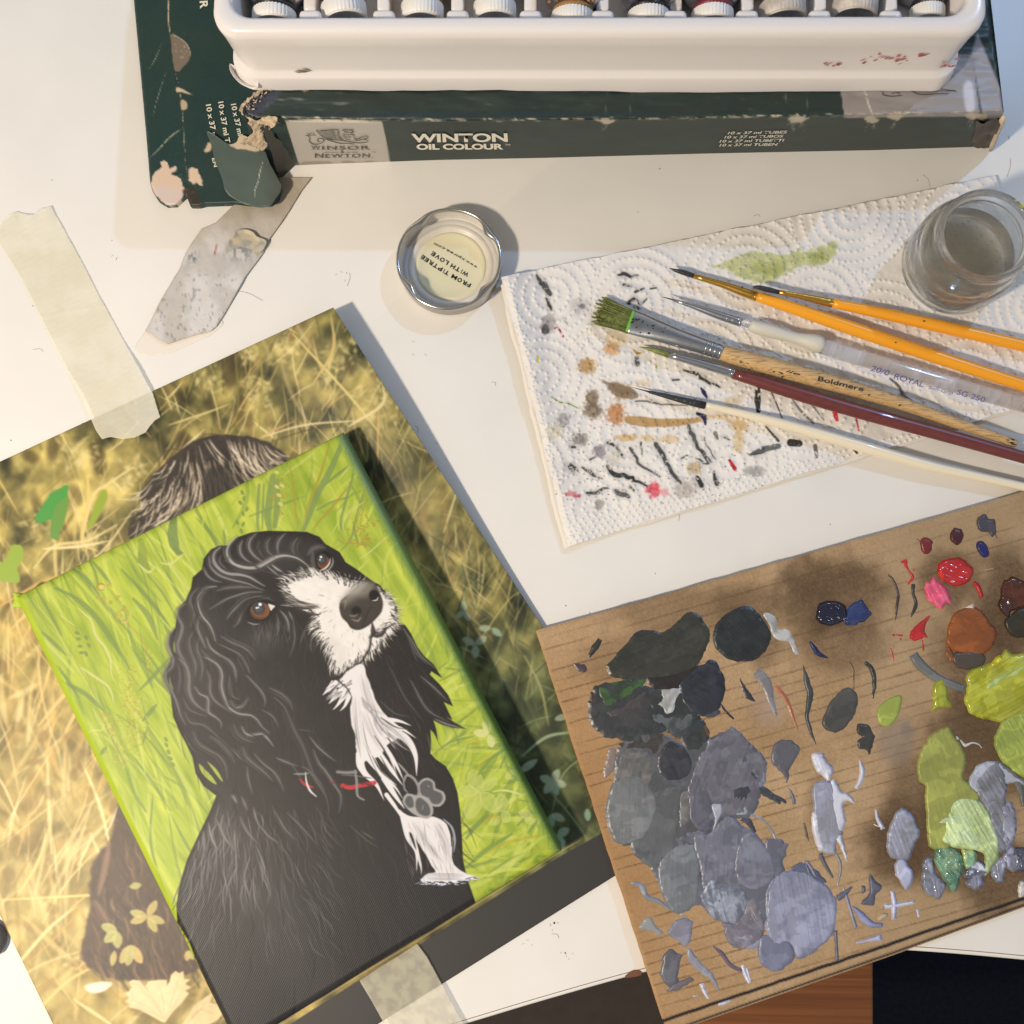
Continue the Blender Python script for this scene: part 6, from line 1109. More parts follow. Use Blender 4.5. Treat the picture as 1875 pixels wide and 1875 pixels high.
def towz(u, v, px, py):
    wr = (fbm(px/60, py/60, 33, 3)-.5)*2.0+(fbm(px/12, py/12, 39, 3)-.5)*.35+(fbm((px*.9+py*.4)/18, (py*.9-px*.4)/70, 36, 3)-.5)*.8*ss(.35, .0, u)
    return 2.2+6.5*np.exp(-(u/.045)**2)*(1-.75*v)-1.0*np.exp(-(u/.008)**2)+wr+sampH(px, py)
towel = empty('paper_towel', P(1350, 680, 0), 'embossed white paper towel covered in paint stains, lying under the brushes', 'paper towel')
link('top_sheet', sheet(towq, 800, 470, towz, R, thick=.5), vmat('soft_paper', rough=.95, spec=.1, bump=.05, bscale=2500, k=.95), towel)
TQ2 = quad((913, 513), (1820, 323), (1960, 722), (1032, 1006))
link('under_sheet', sheet(lambda u, v: (TQ2(u, v)[0]+(fbm(v*14, u*0+5, 8, 3)-.5)*8*np.exp(-u/.02), TQ2(u, v)[1]+(fbm(u*24, v*0, 7, 3)-.5)*5*np.exp(-(1-v)/.02)), 120, 90, lambda u, v, a, b: .9+2.6*np.exp(-(u/.04)**2)*(1-.7*v)+.3*fbm(a/30, b/30, 5, 2), colf=lambda u, v, a, b: np.broadcast_to(lin(np.array((226, 220, 212))), u.shape+(3,)), thick=.5), vmat('soft_paper_under', rough=.95, spec=.1, bump=.1, bscale=1500), towel)

# ================================================================== GLASS JAR
m, nt, b = newmat('clear_glass'); b.inputs['Base Color'].default_value = (.97, .985, .98, 1); b.inputs['Roughness'].default_value = .02; b.inputs['Transmission Weight'].default_value = 1; b.inputs['IOR'].default_value = 1.5
tc = nt.nodes.new('ShaderNodeTexCoord'); n = nt.nodes.new('ShaderNodeTexNoise'); n.inputs['Scale'].default_value = 90; nt.links.new(tc.outputs['Object'], n.inputs['Vector']); bp = nt.nodes.new('ShaderNodeBump'); bp.inputs['Strength'].default_value = 1; bp.inputs['Distance'].default_value = .0001; nt.links.new(n.outputs['Fac'], bp.inputs['Height']); nt.links.new(bp.outputs['Normal'], b.inputs['Normal'])
def see_through(m, k):
    nt = m.node_tree; b = nt.nodes['Principled BSDF']; t = nt.nodes.new('ShaderNodeBsdfTransparent'); x = nt.nodes.new('ShaderNodeMixShader'); x.inputs[0].default_value = k
    nt.links.new(b.outputs[0], x.inputs[1]); nt.links.new(t.outputs[0], x.inputs[2]); nt.links.new(x.outputs[0], nt.nodes['Material Output'].inputs[0])
see_through(m, .2); m_glass = m
m, nt, b = newmat('murky_water'); b.inputs['Base Color'].default_value = tuple(lin((226, 219, 200)))+(1,); b.inputs['Roughness'].default_value = .03; b.inputs['Transmission Weight'].default_value = .93; b.inputs['IOR'].default_value = 1.33; m_wat = m; see_through(m, .15)
JC = P(1742, 488, 2.6); JT = JC+Vector((0, 0, .034))
jar = empty('glass_jar', JC, 'small clear glass jar of murky brush water on the paper towel', 'jar')
outer = [(0, 16.5), (.3, 18.6), (1.2, 19.9), (2.4, 20.5), (19, 20.6), (21.5, 20.1), (23.6, 18.9), (24.6, 17.9), (25.4, 18.2), (26.1, 18.2), (26.8, 17.6), (28.4, 17.5), (29.2, 18.1), (30.1, 18.1), (30.8, 17.4), (32, 17.3), (33, 17.6), (33.8, 17.2), (34, 16.6)]
inner = [(33.8, 15.8), (33, 15.3), (30, 15.2), (25.5, 15.4), (23.4, 16.8), (21, 18.1), (19, 18.5), (4, 18.4), (2.6, 17.2), (2.2, 14), (2.2, .01)]
def lathe_open(c, prof, seg=96):
    co = []; f = []
    for z, r in prof:
        for k in range(seg): a = 2*math.pi*k/seg; co.append((c.x+math.cos(a)*r*MM, c.y+math.sin(a)*r*MM, c.z+z*MM))
    for i in range(len(prof)-1):
        for k in range(seg): f.append((i*seg+k, i*seg+(k+1) % seg, (i+1)*seg+(k+1) % seg, (i+1)*seg+k))
    me = bpy.data.meshes.new('m'); me.from_pydata(co, [], f+[tuple(range(seg))[::-1]]); bm = bmesh.new(); bm.from_mesh(me); bmesh.ops.remove_doubles(bm, verts=bm.verts, dist=2e-5); bmesh.ops.recalc_face_normals(bm, faces=bm.faces); bm.to_mesh(me); bm.free(); return me
link('glass_body', lathe_open(JC, outer+inner), m_glass, jar)
link('water', lathe_open(JC, [(2.35, 13), (2.8, 17.0), (4.1, 18.25), (14.5, 18.35), (14.2, 17.6), (14.1, 0.01)]), m_wat, jar)
link('yellow_smear', join([lathe(JC+Vector((math.cos(a)*17.45, math.sin(a)*17.45, 32.6+k))*MM, JC+Vector((math.cos(a+.07)*17.45, math.sin(a+.07)*17.45, 32.9+k))*MM, [(0, .2), (.5, .5), (1.1, .2)], 8) for a, k in ((.62, 0), (.72, .2), (.5, -.6), (.82, -.1), (.4, -.3), (.66, -.9))]), mat('yellow_green_paint', (206, 210, 60), rough=.4), jar)

# ================================================================== BRUSHES
def pxlen(a, b_): return (b_-a).length/MM
m_gold = mat('brass_ferrule', (206, 160, 74), rough=.25, metal=.9, bump=.05, bscale=400); m_orange = mat('orange_lacquer', (238, 160, 30), rough=.3, coat=.3, bump=.02, bscale=500); m_sil = mat('nickel_ferrule', (178, 180, 184), rough=.24, metal=.95, bump=.05, bscale=400); m_dkhair = mat('black_wet_hair', (48, 44, 42), rough=.35, bump=.2, bscale=1800)
m_wd = None
m, nt, b = newmat('bare_birch'); tc = nt.nodes.new('ShaderNodeTexCoord'); mp = nt.nodes.new('ShaderNodeMapping'); mp.inputs['Rotation'].default_value = (0, 0, math.radians(17)); mp.inputs['Scale'].default_value = (110, 2600, 2600); nz = nt.nodes.new('ShaderNodeTexNoise'); nz.inputs['Scale'].default_value = 1.0; nz.inputs['Detail'].default_value = 6
cr = nt.nodes.new('ShaderNodeValToRGB'); cr.color_ramp.elements[0].position = .36; cr.color_ramp.elements[0].color = tuple(lin((150, 118, 80)))+(1,); cr.color_ramp.elements[1].position = .52; cr.color_ramp.elements[1].color = tuple(lin((200, 164, 112)))+(1,)
nt.links.new(tc.outputs['Object'], mp.inputs[0]); nt.links.new(mp.outputs[0], nz.inputs['Vector']); nt.links.new(nz.outputs['Fac'], cr.inputs[0]); nt.links.new(cr.outputs[0], b.inputs['Base Color']); b.inputs['Roughness'].default_value = .6; m_birch = m
m_mar = mat('maroon_lacquer', (104, 50, 48), rough=.35, coat=.2, var=.12, vscale=400); m_crm = mat('ivory_lacquer', (228, 216, 190), rough=.28, coat=.3)
m_grip = mat('frosted_grip', (214, 210, 196), rough=.5, sss=.4, trans=.15); m_green = mat('green_paint', (118, 140, 62), rough=.5); m_drop = mat('dark_paint_specks', (38, 34, 34), rough=.5)
m_acr, nt, b = newmat('clear_acrylic'); b.inputs['Base Color'].default_value = (.93, .93, .95, 1); b.inputs['Roughness'].default_value = .08; b.inputs['Transmission Weight'].default_value = .9; b.inputs['IOR'].default_value = 1.4
def along(pts, seg=24, sub=6):
    """pts: (px, py, z mm, width px) axis; swept round section"""
    p3 = [P(x, y, z) for x, y, z, w in pts]; rr = [w/2*((HC-p.z)/F)*.985 for p, (x, y, z, w) in zip(p3, pts)]
    q = catmull([tuple(p*1000)+(r*1000,) for p, r in zip(p3, rr)], False, 3.0) if len(pts) > 2 else np.array([tuple(p*1000)+(r*1000,) for p, r in zip(p3, rr)])
    return sweep(q, seg)
def sweep(q, seg=24, flat=None):
    n = len(q); co = []
    for i in range(n):
        d = q[min(i+1, n-1)][:3]-q[max(i-1, 0)][:3]; d = Vector(d).normalized(); s = d.cross(Vector((0, 0, 1))).normalized(); w = s.cross(d).normalized(); rh = q[i][3]; rv = q[i][4] if len(q[i]) > 4 else rh; c = Vector(q[i][:3])
        for k in range(seg): a = 2*math.pi*k/seg; co.append((c+s*math.cos(a)*rh+w*math.sin(a)*rv)*MM)
    f = [(i*seg+k, i*seg+(k+1) % seg, (i+1)*seg+(k+1) % seg, (i+1)*seg+k) for i in range(n-1) for k in range(seg)]
    me = bpy.data.meshes.new('m'); me.from_pydata([tuple(c) for c in co], [], f+[tuple(range(seg)), tuple(range(n*seg-1, (n-1)*seg-1, -1))]); bm = bmesh.new(); bm.from_mesh(me); bmesh.ops.recalc_face_normals(bm, faces=bm.faces); bm.to_mesh(me); bm.free(); return me
GB = 'paint brushes fanned out on the paper towel'
def zr(w): return 3.0+w/2*.212
def hairs(pts, n, spread, m, parent, wide=None):
    """separate bristle strands over a core"""
    out = []
    for k in range(n):
        o = rs.uniform(-1, 1); h = math.sqrt(max(0, 1-o*o)); q = []
        for x, y, z, w in pts: q.append((x, y, z, w, o, h))
        out.append(q)
    return out
def brush(name, label, hair, hm, ferr, fm, handle, hd, crimp=True):
    e = empty(name, P(*handle[0][:3]), label, 'paintbrush', GB)
    link('bristles', along(hair, 20), hm, e)
    link('ferrule', along(ferr, 32), fm, e)
    h = link('handle', along(handle, 32), hd, e)
    if crimp:
        a = ferr[-1]; b0 = ferr[-2]; rings = []
        for t in (.12, .45): x = a[0]+(b0[0]-a[0])*t*.35; y = a[1]+(b0[1]-a[1])*t*.35; w = a[3]+1.4; dx, dy = (a[0]-b0[0]), (a[1]-b0[1]); L = math.hypot(dx, dy); dx /= L; dy /= L; rings.append(along([(x-dx*1.2, y-dy*1.2, a[2], w-1.2), (x, y, a[2], w), (x+dx*1.2, y+dy*1.2, a[2], w-1.2)], 32))
        link('crimp', join(rings), fm, e)
    return e, h
b1, h1 = brush('paintbrush', 'orange handled round brush with brass ferrule, lower of the two, its black tip furthest left', [(1226, 491, 6.2, 1), (1236, 495, 6.0, 6), (1252, 499, 5.8, 10), (1272, 506, 5.6, 9)], m_dkhair, [(1270, 505.5, 5.6, 9.5), (1320, 520, 5.7, 12.5), (1362, 535, 5.8, 17), (1386, 543, 5.8, 18.5)], m_gold, [(1384, 542, 5.8, 19), (1440, 560, 6.2, 22), (1563, 602, 6.4, 25.5), (1723, 656, 6.4, 25), (1960, 733, 6.2, 22)], m_orange)
link('paint_speck', join([lathe(P(x, y, z), P(x, y, z+.25), [(0, .35), (.25, .15)], 7) for x, y, z in ((1640, 627, 9.2), (1359, 525.5, 8.0))]), m_drop, b1)
b2, h2 = brush('paintbrush', 'shorter showing orange handled brush nearest the glass jar', [(1379, 525, 9.5, 2), (1388, 526, 9.4, 8), (1405, 530, 9.0, 10), (1426, 535, 8.6, 8.5)], m_dkhair, [(1422, 534, 8.6, 8.5), (1470, 543, 7.8, 11.5), (1505, 551, 7.2, 16), (1524, 555, 7.0, 17)], m_gold, [(1522, 554.5, 7.0, 17.5), (1570, 564, 6.6, 20), (1650, 581, 6.2, 23), (1755, 605, 5.6, 24), (1970, 655, 5.2, 22)], m_orange)
link('paint_speck', lathe(P(1692, 588, 8.6), P(1692, 588, 8.9), [(0, .4), (.3, .15)], 7), mat('green_speck', (60, 90, 50), rough=.5), b2)
# clear acrylic handled liner
b3 = empty('paintbrush', P(1502, 632, 3), 'liner brush with clear plastic handle and frosted white grip', 'paintbrush', GB)
link('bristles', along([(1211, 543.5, 6.6, .6), (1222, 546, 6.5, 2.2), (1234, 549.5, 6.4, 3)], 12), m_dkhair, b3)
link('ferrule', along([(1232, 549, 6.4, 5), (1270, 561, 6.3, 10), (1310, 575, 6.3, 15.5), (1340, 585, 6.3, 17), (1357, 590.5, 6.3, 17)], 32), m_sil, b3)
link('crimp', join([along([(x-1.3, y-.4, 6.3, 17), (x, y, 6.3, 18.2), (x+1.3, y+.4, 6.3, 17)], 32) for x, y in ((1331, 582), (1341, 585.2), (1354, 589.6))]), m_sil, b3)
h3 = link('handle', along([(1355, 590, 6.3, 13), (1376, 596, 6.4, 14)], 24), m_acr, b3); 
link('grip', along([(1373, 595, 6.4, 20), (1384, 599, 6.5, 25), (1410, 606, 6.6, 26), (1438, 614, 6.4, 22), (1460, 620, 6.4, 22), (1480, 625, 6.8, 29), (1494, 629, 7.0, 33), (1502, 631.5, 6.9, 31), (1504, 632, 6.8, 26)], 40), m_grip, b3)
h3b = link('handle', along([(1503, 633, 6.4, 29), (1560, 651, 6.4, 29), (1691, 689, 6.2, 28), (1880, 744, 6, 27), (1960, 768, 6, 26)], 48), m_acr, b3)
m_vio = mat('violet_print', (74, 72, 140), rough=.5)
vf = lambda x, y: P(x, y, 9.6)
link('lettering', join([text_px('20/0', (1593, 678), (1627, 688.5), (3.2, -9.6), vf, shear=.15, bold=.005), text_px('ROYAL', (1636, 693), (1690, 709), (3.2, -9.6), vf, shear=.1, bold=.005), text_px('Soft-Grip', (1699, 712), (1744, 723), (2.4, -6.2), vf, shear=.3), text_px('SG 250', (1751, 722), (1802, 737), (3.2, -9.4), vf, shear=.1, bold=.005)]), m_vio, h3b, smooth=False)
link('emblem', join([line_px([(1570, 669), (1573, 662), (1577, 667), (1581, 663), (1581, 671), (1570, 669)], .8, vf, sm=False), line_px([(1571, 672), (1581, 674)], .8, vf, sm=False)]), mat('grey_violet_print', (150, 148, 170), rough=.5), h3b, smooth=False)
# flat green bristle brush
b4 = empty('flat_brush', P(1326, 647, 3), 'flat hog brush loaded with green paint, bare wooden handle with black smudges', 'paintbrush', GB)
def flatq(pts): # x,y,z,halfwidth px, thickness px
    out = []
    for x, y, z, w, t in pts: p = P(x, y, z); k = (HC-p.z)/F*1000; out.append([p.x*1000, p.y*1000, p.z*1000, w*k/2, t*k/2])
    out = np.array(out); res = []
    for i in range(len(out)-1):
        for t in np.linspace(0, 1, 7)[:-1]: res.append(out[i]*(1-t)+out[i+1]*t)
    return np.array(res+[out[-1]])
fq = flatq([(1155, 589, 6.2, 48, 15), (1175, 595.5, 6.4, 46, 16), (1200, 604, 6.6, 41, 21), (1240, 618, 6.8, 35, 25), (1285, 633, 6.9, 30, 27), (1323, 645, 6.9, 28, 28)])
for r in fq: r[3] *= 1.0
ferr = link('ferrule', sweep(fq, 40), m_sil, b4)
link('crimp', join([along([(x-2.2, y-.8, 6.9, w-2), (x, y, 6.9, w+1.6), (x+2.2, y+.8, 6.9, w-2)], 36) for x, y, w in ((1293, 635.5, 30), (1301, 638, 30), (1309, 640.8, 29.5), (1318, 643.6, 29))]), m_sil, b4)
st = []; dxy = np.array([-63., -22.]); dxy /= np.hypot(*dxy); nrm = np.array([-dxy[1], dxy[0]])
for k in range(420):
    o = rs.uniform(-1, 1); tt = rs.uniform(-1, 1); base_ = np.array([1156, 589.5])+nrm*o*21.5; L = rs.uniform(56, 68)-abs(o)*2; cl = round(o*7)/7.; fan = cl*4.5+(cl-o)*7+rs.normal(0, .8); L += 7*math.sin(cl*19)
    z0 = 6.0+tt*1.3; q = []
    for t in (0, .35, .7, 1): c = base_+dxy*L*t+nrm*fan*t**1.5+nrm*math.sin(t*3+k)*.5; pz3 = P(c[0], c[1], z0+t*(-.6+tt*.5)); q.append([pz3.x*1000, pz3.y*1000, pz3.z*1000, .17*(1-.6*t)+.03])
    st.append(sweep(np.array(q), 4))
m_br = mat('green_bristle', (112, 119, 60), rough=.55, var=.5, vscale=900)
link('bristles', join(st), m_br, b4)
link('bristle_core', sweep(flatq([(1158, 590, 6.0, 44, 12), (1130, 581, 5.8, 45, 11), (1104, 572, 5.6, 46, 4)]), 24), mat('green_bristle_core', (84, 104, 40), rough=.7), b4)
link('paint_line', sweep(flatq([(1151.5, 588, 6.2, 50, 16), (1156.5, 589.6, 6.2, 50, 16)]), 30), mat('fresh_green', (112, 176, 72), rough=.4), b4)
h4 = link('handle', along([(1321, 644.5, 6.9, 28), (1340, 651, 7.0, 31), (1400, 667, 7.2, 33), (1483, 690, 7.2, 32), (1560, 711, 7, 29), (1660, 742, 6.4, 24), (1755, 776, 5.6, 20), (1830, 802, 5.0, 17), (1857, 812, 4.8, 15), (1862, 814, 4.8, 9)], 32), m_birch, b4)
def surf_specks(pts, m, parent):
    link('paint_speck', join([lathe(P(x, y, z-.3), P(x+dx, y+dy, z-.3)+Vector((0, 0, .0001)), [(0, .12), (L*.3, w), (L*.75, w*.8), (L, .1)], 8) for x, y, z, dx, dy, L, w in pts]), m, parent)
sp = []
for k in range(26): x = rs.uniform(1335, 1440); y = 651+(x-1340)*.27+rs.uniform(-9, 9); sp.append((x, y, 10.2-abs(rs.normal(0, .3)), 6, 2, rs.uniform(.5, 2.2), rs.uniform(.12, .3)))
for k in range(16): x = rs.uniform(1800, 1855); y = 800+(x-1825)*.36+rs.uniform(-6, 5); sp.append((x, y, 6.7, 6, 2, rs.uniform(.5, 2.5), rs.uniform(.12, .35)))
for x, y in ((1589, 723), (1430, 690), (1645, 742), (1505, 697), (1370, 676)): sp.append((x, y, 10.0, 2, .5, .8, .35))
surf_specks(sp, m_drop, b4)
sp = []
for k in range(13): t = rs.rand()**1.5; x = 1160+t*60; y = 590+t*22+rs.uniform(-15, 17)*(1-t*.4); sp.append((x, y, 8.6+.8*t-abs(y-590-t*22)*.03, 5*rs.uniform(-1, 1), 3*rs.uniform(-1, 1), rs.uniform(.4, 1.8), rs.uniform(.12, .4)))
surf_specks(sp, m_drop, b4)
link('lettering', join([text_px('Boldmere', (1497, 697), (1580, 717), (2.4, -8.5), lambda x, y: P(x, y, 10.6), bold=.012), text_px('lle', (1438, 681), (1464, 688), (2, -5), lambda x, y: P(x, y, 10.7), shear=.3)]), m_ink, h4, smooth=False)
# maroon brush
b5, h5 = brush('paintbrush', 'maroon handled round brush with silver ferrule and green tip, beside the wooden one', [(1170, 635, 5.2, .8), (1186, 638, 5.2, 6), (1206, 644, 5.3, 10.5), (1226, 650.5, 5.4, 11.5)], mat('olive_wet_hair', (112, 118, 58), rough=.4, var=.35, vscale=500, bump=.2, bscale=1500), [(1225, 650, 5.4, 12.5), (1270, 662, 5.5, 15.5), (1318, 676, 5.6, 17.5), (1344, 684, 5.6, 18.5)], m_sil, [(1342, 684.5, 5.6, 19), (1380, 695, 5.9, 23), (1440, 714, 6.2, 26.5), (1531, 741, 6.3, 28), (1640, 772, 6.0, 26.5), (1760, 805, 5.6, 25), (1960, 862, 5.2, 21)], m_mar)
# ivory liner
b6, h6 = brush('paintbrush', 'ivory handled liner brush with a black painted ferrule, nearest the cardboard', [(1157, 709, 4.6, .6), (1172, 713, 4.7, 1.8), (1189, 717.5, 4.8, 3.6)], m_dkhair, [(1188, 717.5, 4.8, 5), (1215, 724, 4.8, 8.5), (1250, 733, 4.8, 12), (1291, 742.5, 4.8, 14.5)], mat('painted_black_ferrule', (44, 44, 44), rough=.45, bump=.5, bscale=900), [(1289, 741, 4.6, 11.5), (1320, 748, 4.6, 13), (1403, 768, 4.8, 17.5), (1480, 789, 5.0, 20.5), (1563, 813, 4.8, 21.5), (1691, 850, 4.2, 20), (1790, 873, 3.6, 18), (1960, 910, 3.2, 15)], m_crm, crimp=False)

# ================================================================== CARDBOARD PALETTE
R = Ras(970, 820, 2110, 1905, 0.85); X, Y = R.X, R.Y
BZ = lambda p: Z(p, 950, 900, 1.92333); P1 = lambda p: Z(p, 980, 1100, 4.16667); P2 = lambda p: Z(p, 1425, 900, 4.16667); P3 = lambda p: Z(p, 1425, 1300, 4.16667); P4 = lambda p: Z(p, 1040, 1450, 4.16667)
R.fill((170, 142, 108)); R.a += ((fbm(X/2.2, Y/2.2, 3, 3)-.5)*40)[..., None]*G((1, .95, .85)); R.a += ((fbm(X/90, Y/90, 13, 4)-.5)*36)[..., None]
R.mix(ss(1450, 1000, X)*ss(1050, 1450, Y)*.5, (158, 112, 68)); R.mix(ss(1500, 1700, X)*.4, (160, 138, 108))
vv_ = (Y-1155+(X-980)*.285)   # distance across the flutes
for k in range(36):
    off = 16+k*19.2
    x = 985+off*.326; yb0 = 1155+off; sl = .285+rs.uniform(-.006, .006); x00 = x
    while x < 2000:
        L = rs.uniform(9, 18); y = yb0-(x-x00)*sl; al = float(ss(.30, .62, fbm(np.array(x/95.), np.array(k*7.3), 5, 3)))*(1. if x < 1420 else .75)
        if k == 0: al *= .3
        if al > .05: R.stroke([(x, y+rs.uniform(-.5, .5)), (x+L+3, y-(L+3)*sl+rs.uniform(-.5, .5))], rs.uniform(1.2, 2.2), (78, 56, 38), al=al*rs.uniform(.55, 1), soft=1.2, dry=.22)
        x += L
    if off > 500: pass
def halo(cx, cy, rx, ry, al, c=(84, 66, 48), rot=0, grain=True):
    r = max(rx, ry)*1.6; b = R.box(cx-r, cy-r, cx+r, cy+r)
    if b is None: return
    dx, dy = R.X[b]-cx, R.Y[b]-cy; co, si = math.cos(rot), math.sin(rot); d = np.sqrt(((dx*co+dy*si)/rx)**2+((-dx*si+dy*co)/ry)**2)
    n = vn(R.X[b]/2.4, R.Y[b]/2.4, 77); R.blend(b, np.clip(ss(1.35, .55, d+(fbm(R.X[b]/30, R.Y[b]/30, 5, 3)-.5)*.5)*al*(.75+.5*n), 0, 1), c)
for a in [(1530, 1090, 110, 70, .62), (1500, 1060, 80, 40, .4), (1535, 1175, 90, 60, .45), (1480, 1115, 60, 50, .4), (1250, 1120, 130, 50, .35), (1370, 1110, 60, 40, .4), (1740, 1060, 60, 50, .6), (1850, 1110, 60, 110, .7), (1790, 1200, 80, 90, .6), (1850, 1350, 110, 90, .6), (1780, 1400, 90, 130, .6), (1700, 1540, 130, 80, .68), (1830, 1600, 90, 70, .7), (1680, 1480, 60, 120, .5), (1640, 1560, 50, 70, .5), (1400, 1180, 30, 50, .4), (1205, 1360, 70, 60, .4), (1140, 1210, 90, 50, .3), (1510, 1480, 34, 80, .3), (1400, 1290, 30, 30, .2, (140, 128, 130))]: halo(*a)
halo(1640, 1360, 36, 46, .5, (130, 118, 112)); halo(1665, 1335, 14, 18, .4, (120, 110, 104)); R.ell(1672, 1325, 7, 6, (168, 138, 104), al=.7, soft=2)
halo(1415, 1300, 26, 34, .35, (168, 146, 136))
# dark lines coloured along the grooves near the lower edge
def bl(x): return np.interp(x, [1190, 1380, 1620, 1860, 2000], [1877, 1813, 1732, 1650, 1602])
def bl2(x): return np.interp(x, [1190, 1380, 1640, 1875, 2000], [1900, 1833, 1742, 1656, 1611])
R.mix(ss(3.6, 2.2, np.abs(Y-bl(X)+(vn(X/14, Y*0, 3)-.5)*1.5)), (44, 40, 42)); R.mix(ss(2.6, 1.4, np.abs(Y-bl2(X)-1.0))*.9, (50, 44, 44)); 
palette = empty('cardboard_palette', P(1450, 1450, 0), 'piece of brown corrugated cardboard used as a paint palette, overhanging the table edge', 'palette')
ppoly = [(981, 1155), (990, 1151)]+[(x, 1152-(x-990)*.285+rs.uniform(-1, 1)) for x in range(1020, 2090, 30)]+[(2090, 838), (2340, 1500), (2000, 1618)]+[(x, bl2(x)+5+rs.uniform(-.5, .5)) for x in range(1980, 1220, -30)]+[(1214, 1896)]+[(981+(y-1155)*.3262+rs.uniform(-1, 1), y) for y in range(1880, 1160, -18)]
def palz(X, Y, s): return 4.3-.5*(1-ss(0, 5, s))+.035*np.sin(((Y-1155+(X-980)*.285)/19.2)*2*np.pi)-.7*np.exp(-((Y-bl(X))/2.6)**2)-.6*np.exp(-((Y-bl2(X))/2.2)**2)+.25*(fbm(X/120, Y/120, 6, 2)-.5)
board = link('cardboard_sheet', patch(ppoly, 2.1, palz, R, thick=3.6, smooth=False), vmat('brown_card', rough=.85, spec=.15, bump=.08, bscale=1200, k=.95), palette)
m_pm = vmat('matt_oil_paint', rough=.36, spec=.5, bump=.07, bscale=900, k=.95); m_pg = vmat('wet_oil_paint', rough=.16, spec=.55, bump=.12, bscale=500, coat=.4, k=.95)
ORD = [0]
LBL = None
def dab(pts, c, h=.35, wob=2.5, ang=80, streak=.08, smooth=True, gl=False, c2=None, step=1.5, name='paint_dab', rough=0.0, ws=9.0):
    """one dab of oil paint: an uneven edge, brush ridges and its own thickness"""
    ORD[0] += 1; sd = ORD[0]; p = catmull(pts, True, 3.0) if smooth else np.array(pts, float)
    wob = wob*1.35; w = (fbm(p[:, 0]/ws, p[:, 1]/ws, sd, 4)-.5)*2*wob+(vn(p[:, 0]/3.6, p[:, 1]/3.6, sd)-.5)*1.0; w2 = (fbm(p[:, 0]/ws+40, p[:, 1]/ws, sd+3, 3)-.5)*2*wob; p = p+np.stack([w, w2], -1)
    a = math.radians(ang); ca, sa = math.cos(a), math.sin(a); layer = .05+.0062*sd
    def sk(X, Y): u = (X*ca+Y*sa); v = (-X*sa+Y*ca); return fbm(v/2.6+.15*np.sin(u/20), u/46, sd, 3)-.5
    def zf(X, Y, s): return palz(X, Y, 99+0*s)+.03+layer*ss(0, 3.8, s)+min(h*1.25, .9)*ss(0, 7.5, s)*(.75+(.26 if h < .6 else .8)*sk(X, Y))+.30*h*np.exp(-((s-4)/2.5)**2)*ss(.5, .8, vn(X/12, Y/12, sd+2))+.16*(fbm(X/13, Y/13, sd+21, 2)-.5)*ss(0, 4, s)+rough*(fbm(X/6, Y/6, sd+7, 3)-.35)*ss(0, 5, s)-.06*(s < .5)
    cc = np.array(c, float); c2_ = cc if c2 is None else np.array(c2, float)
    def cf(X, Y, s):
        wx = fbm(X/26, Y/26, sd+5, 3)*3; t = ss(.36, .62, fbm(X/24+wx, Y/24-wx, sd+6, 3)+.35*sk(X, Y))[..., None]; col = cc*(1-t)+c2_*t; col = col*(1+.10*(ss(.55, .62, fbm(X/40-wx, Y/18+wx, sd+8, 2))-.5))[..., None]; e = (ss(2.6, 0, s)*(.16 if h < .6 else .06)*(.4+vn(X/4, Y/4, sd)))[..., None]; col = col*(1-e)+np.array((96, 80, 66.))*e; return lin(np.clip(col*(1+streak*(.7 if h < .6 else 1.3)*sk(X, Y)+.16*(fbm(X/34, Y/34, sd+11, 3)-.5))[..., None], 0, 255))
    return link(name, patch([tuple(q) for q in p], step, zf, colf=cf, smooth=False), m_pg if gl else m_pm, palette)
def sdab(pts, w, c, **k):
    q = catmull(pts, False, 4.0); n = len(q); t = np.linspace(0, 1, n); ww = np.interp(t, np.linspace(0, 1, len(w)), w)*.5; d = np.gradient(q, axis=0); d /= np.hypot(d[:, 0], d[:, 1])[:, None]+1e-9; nn = np.stack([-d[:, 1], d[:, 0]], -1)
    poly = [tuple(a) for a in np.vstack([q+nn*ww[:, None], (q-nn*ww[:, None])[::-1]])]; ang = math.degrees(math.atan2(*(q[-1]-q[0])[::-1]))
    k.setdefault('wob', .8); k.setdefault('h', .15); k.setdefault('step', 1.2); k.setdefault('name', 'paint_stroke'); return dab(poly, c, smooth=False, ang=ang, **k)
# big dark group, upper left
dab(P1([(640, 1060), (560, 1050), (470, 1000), (400, 910), (400, 800), (430, 700), (480, 640), (600, 620), (800, 640), (1000, 680), (1150, 700), (1250, 850), (1300, 950), (1330, 1060), (1240, 1160), (1150, 1150), (1100, 1060), (1000, 1000), (900, 1060), (760, 1100)]), (66, 66, 68), c2=(54, 58, 60), h=.3, wob=4, ang=120)
dab(P1([(430, 700), (520, 760), (540, 850), (480, 900), (420, 860), (405, 790)]), (74, 44, 42), wob=3, h=.2)
dab(P1([(540, 500), (600, 430), (680, 340), (790, 225), (900, 225), (960, 240), (1060, 180), (1160, 90), (1240, 100), (1300, 180), (1336, 240), (1320, 340), (1260, 460), (1200, 540), (1000, 590), (800, 610), (660, 600), (570, 570)]), (52, 54, 50), c2=(60, 60, 54), h=.35, wob=2, ang=-25)
dab(P1([(840, 560), (960, 500), (1150, 460), (1250, 500), (1180, 620), (1050, 680), (900, 670)]), (46, 42, 42), h=.25, ang=-20)
dab(P1([(1090, 640), (1160, 560), (1260, 490), (1350, 450), (1410, 500), (1450, 620), (1440, 740), (1390, 840), (1290, 880), (1180, 850), (1110, 760)]), (42, 46, 54), c2=(50, 54, 62), h=.4, ang=30)
dab(P1([(1300, 860), (1400, 830), (1405, 870), (1350, 895), (1300, 885)]), (70, 72, 80), h=.2)
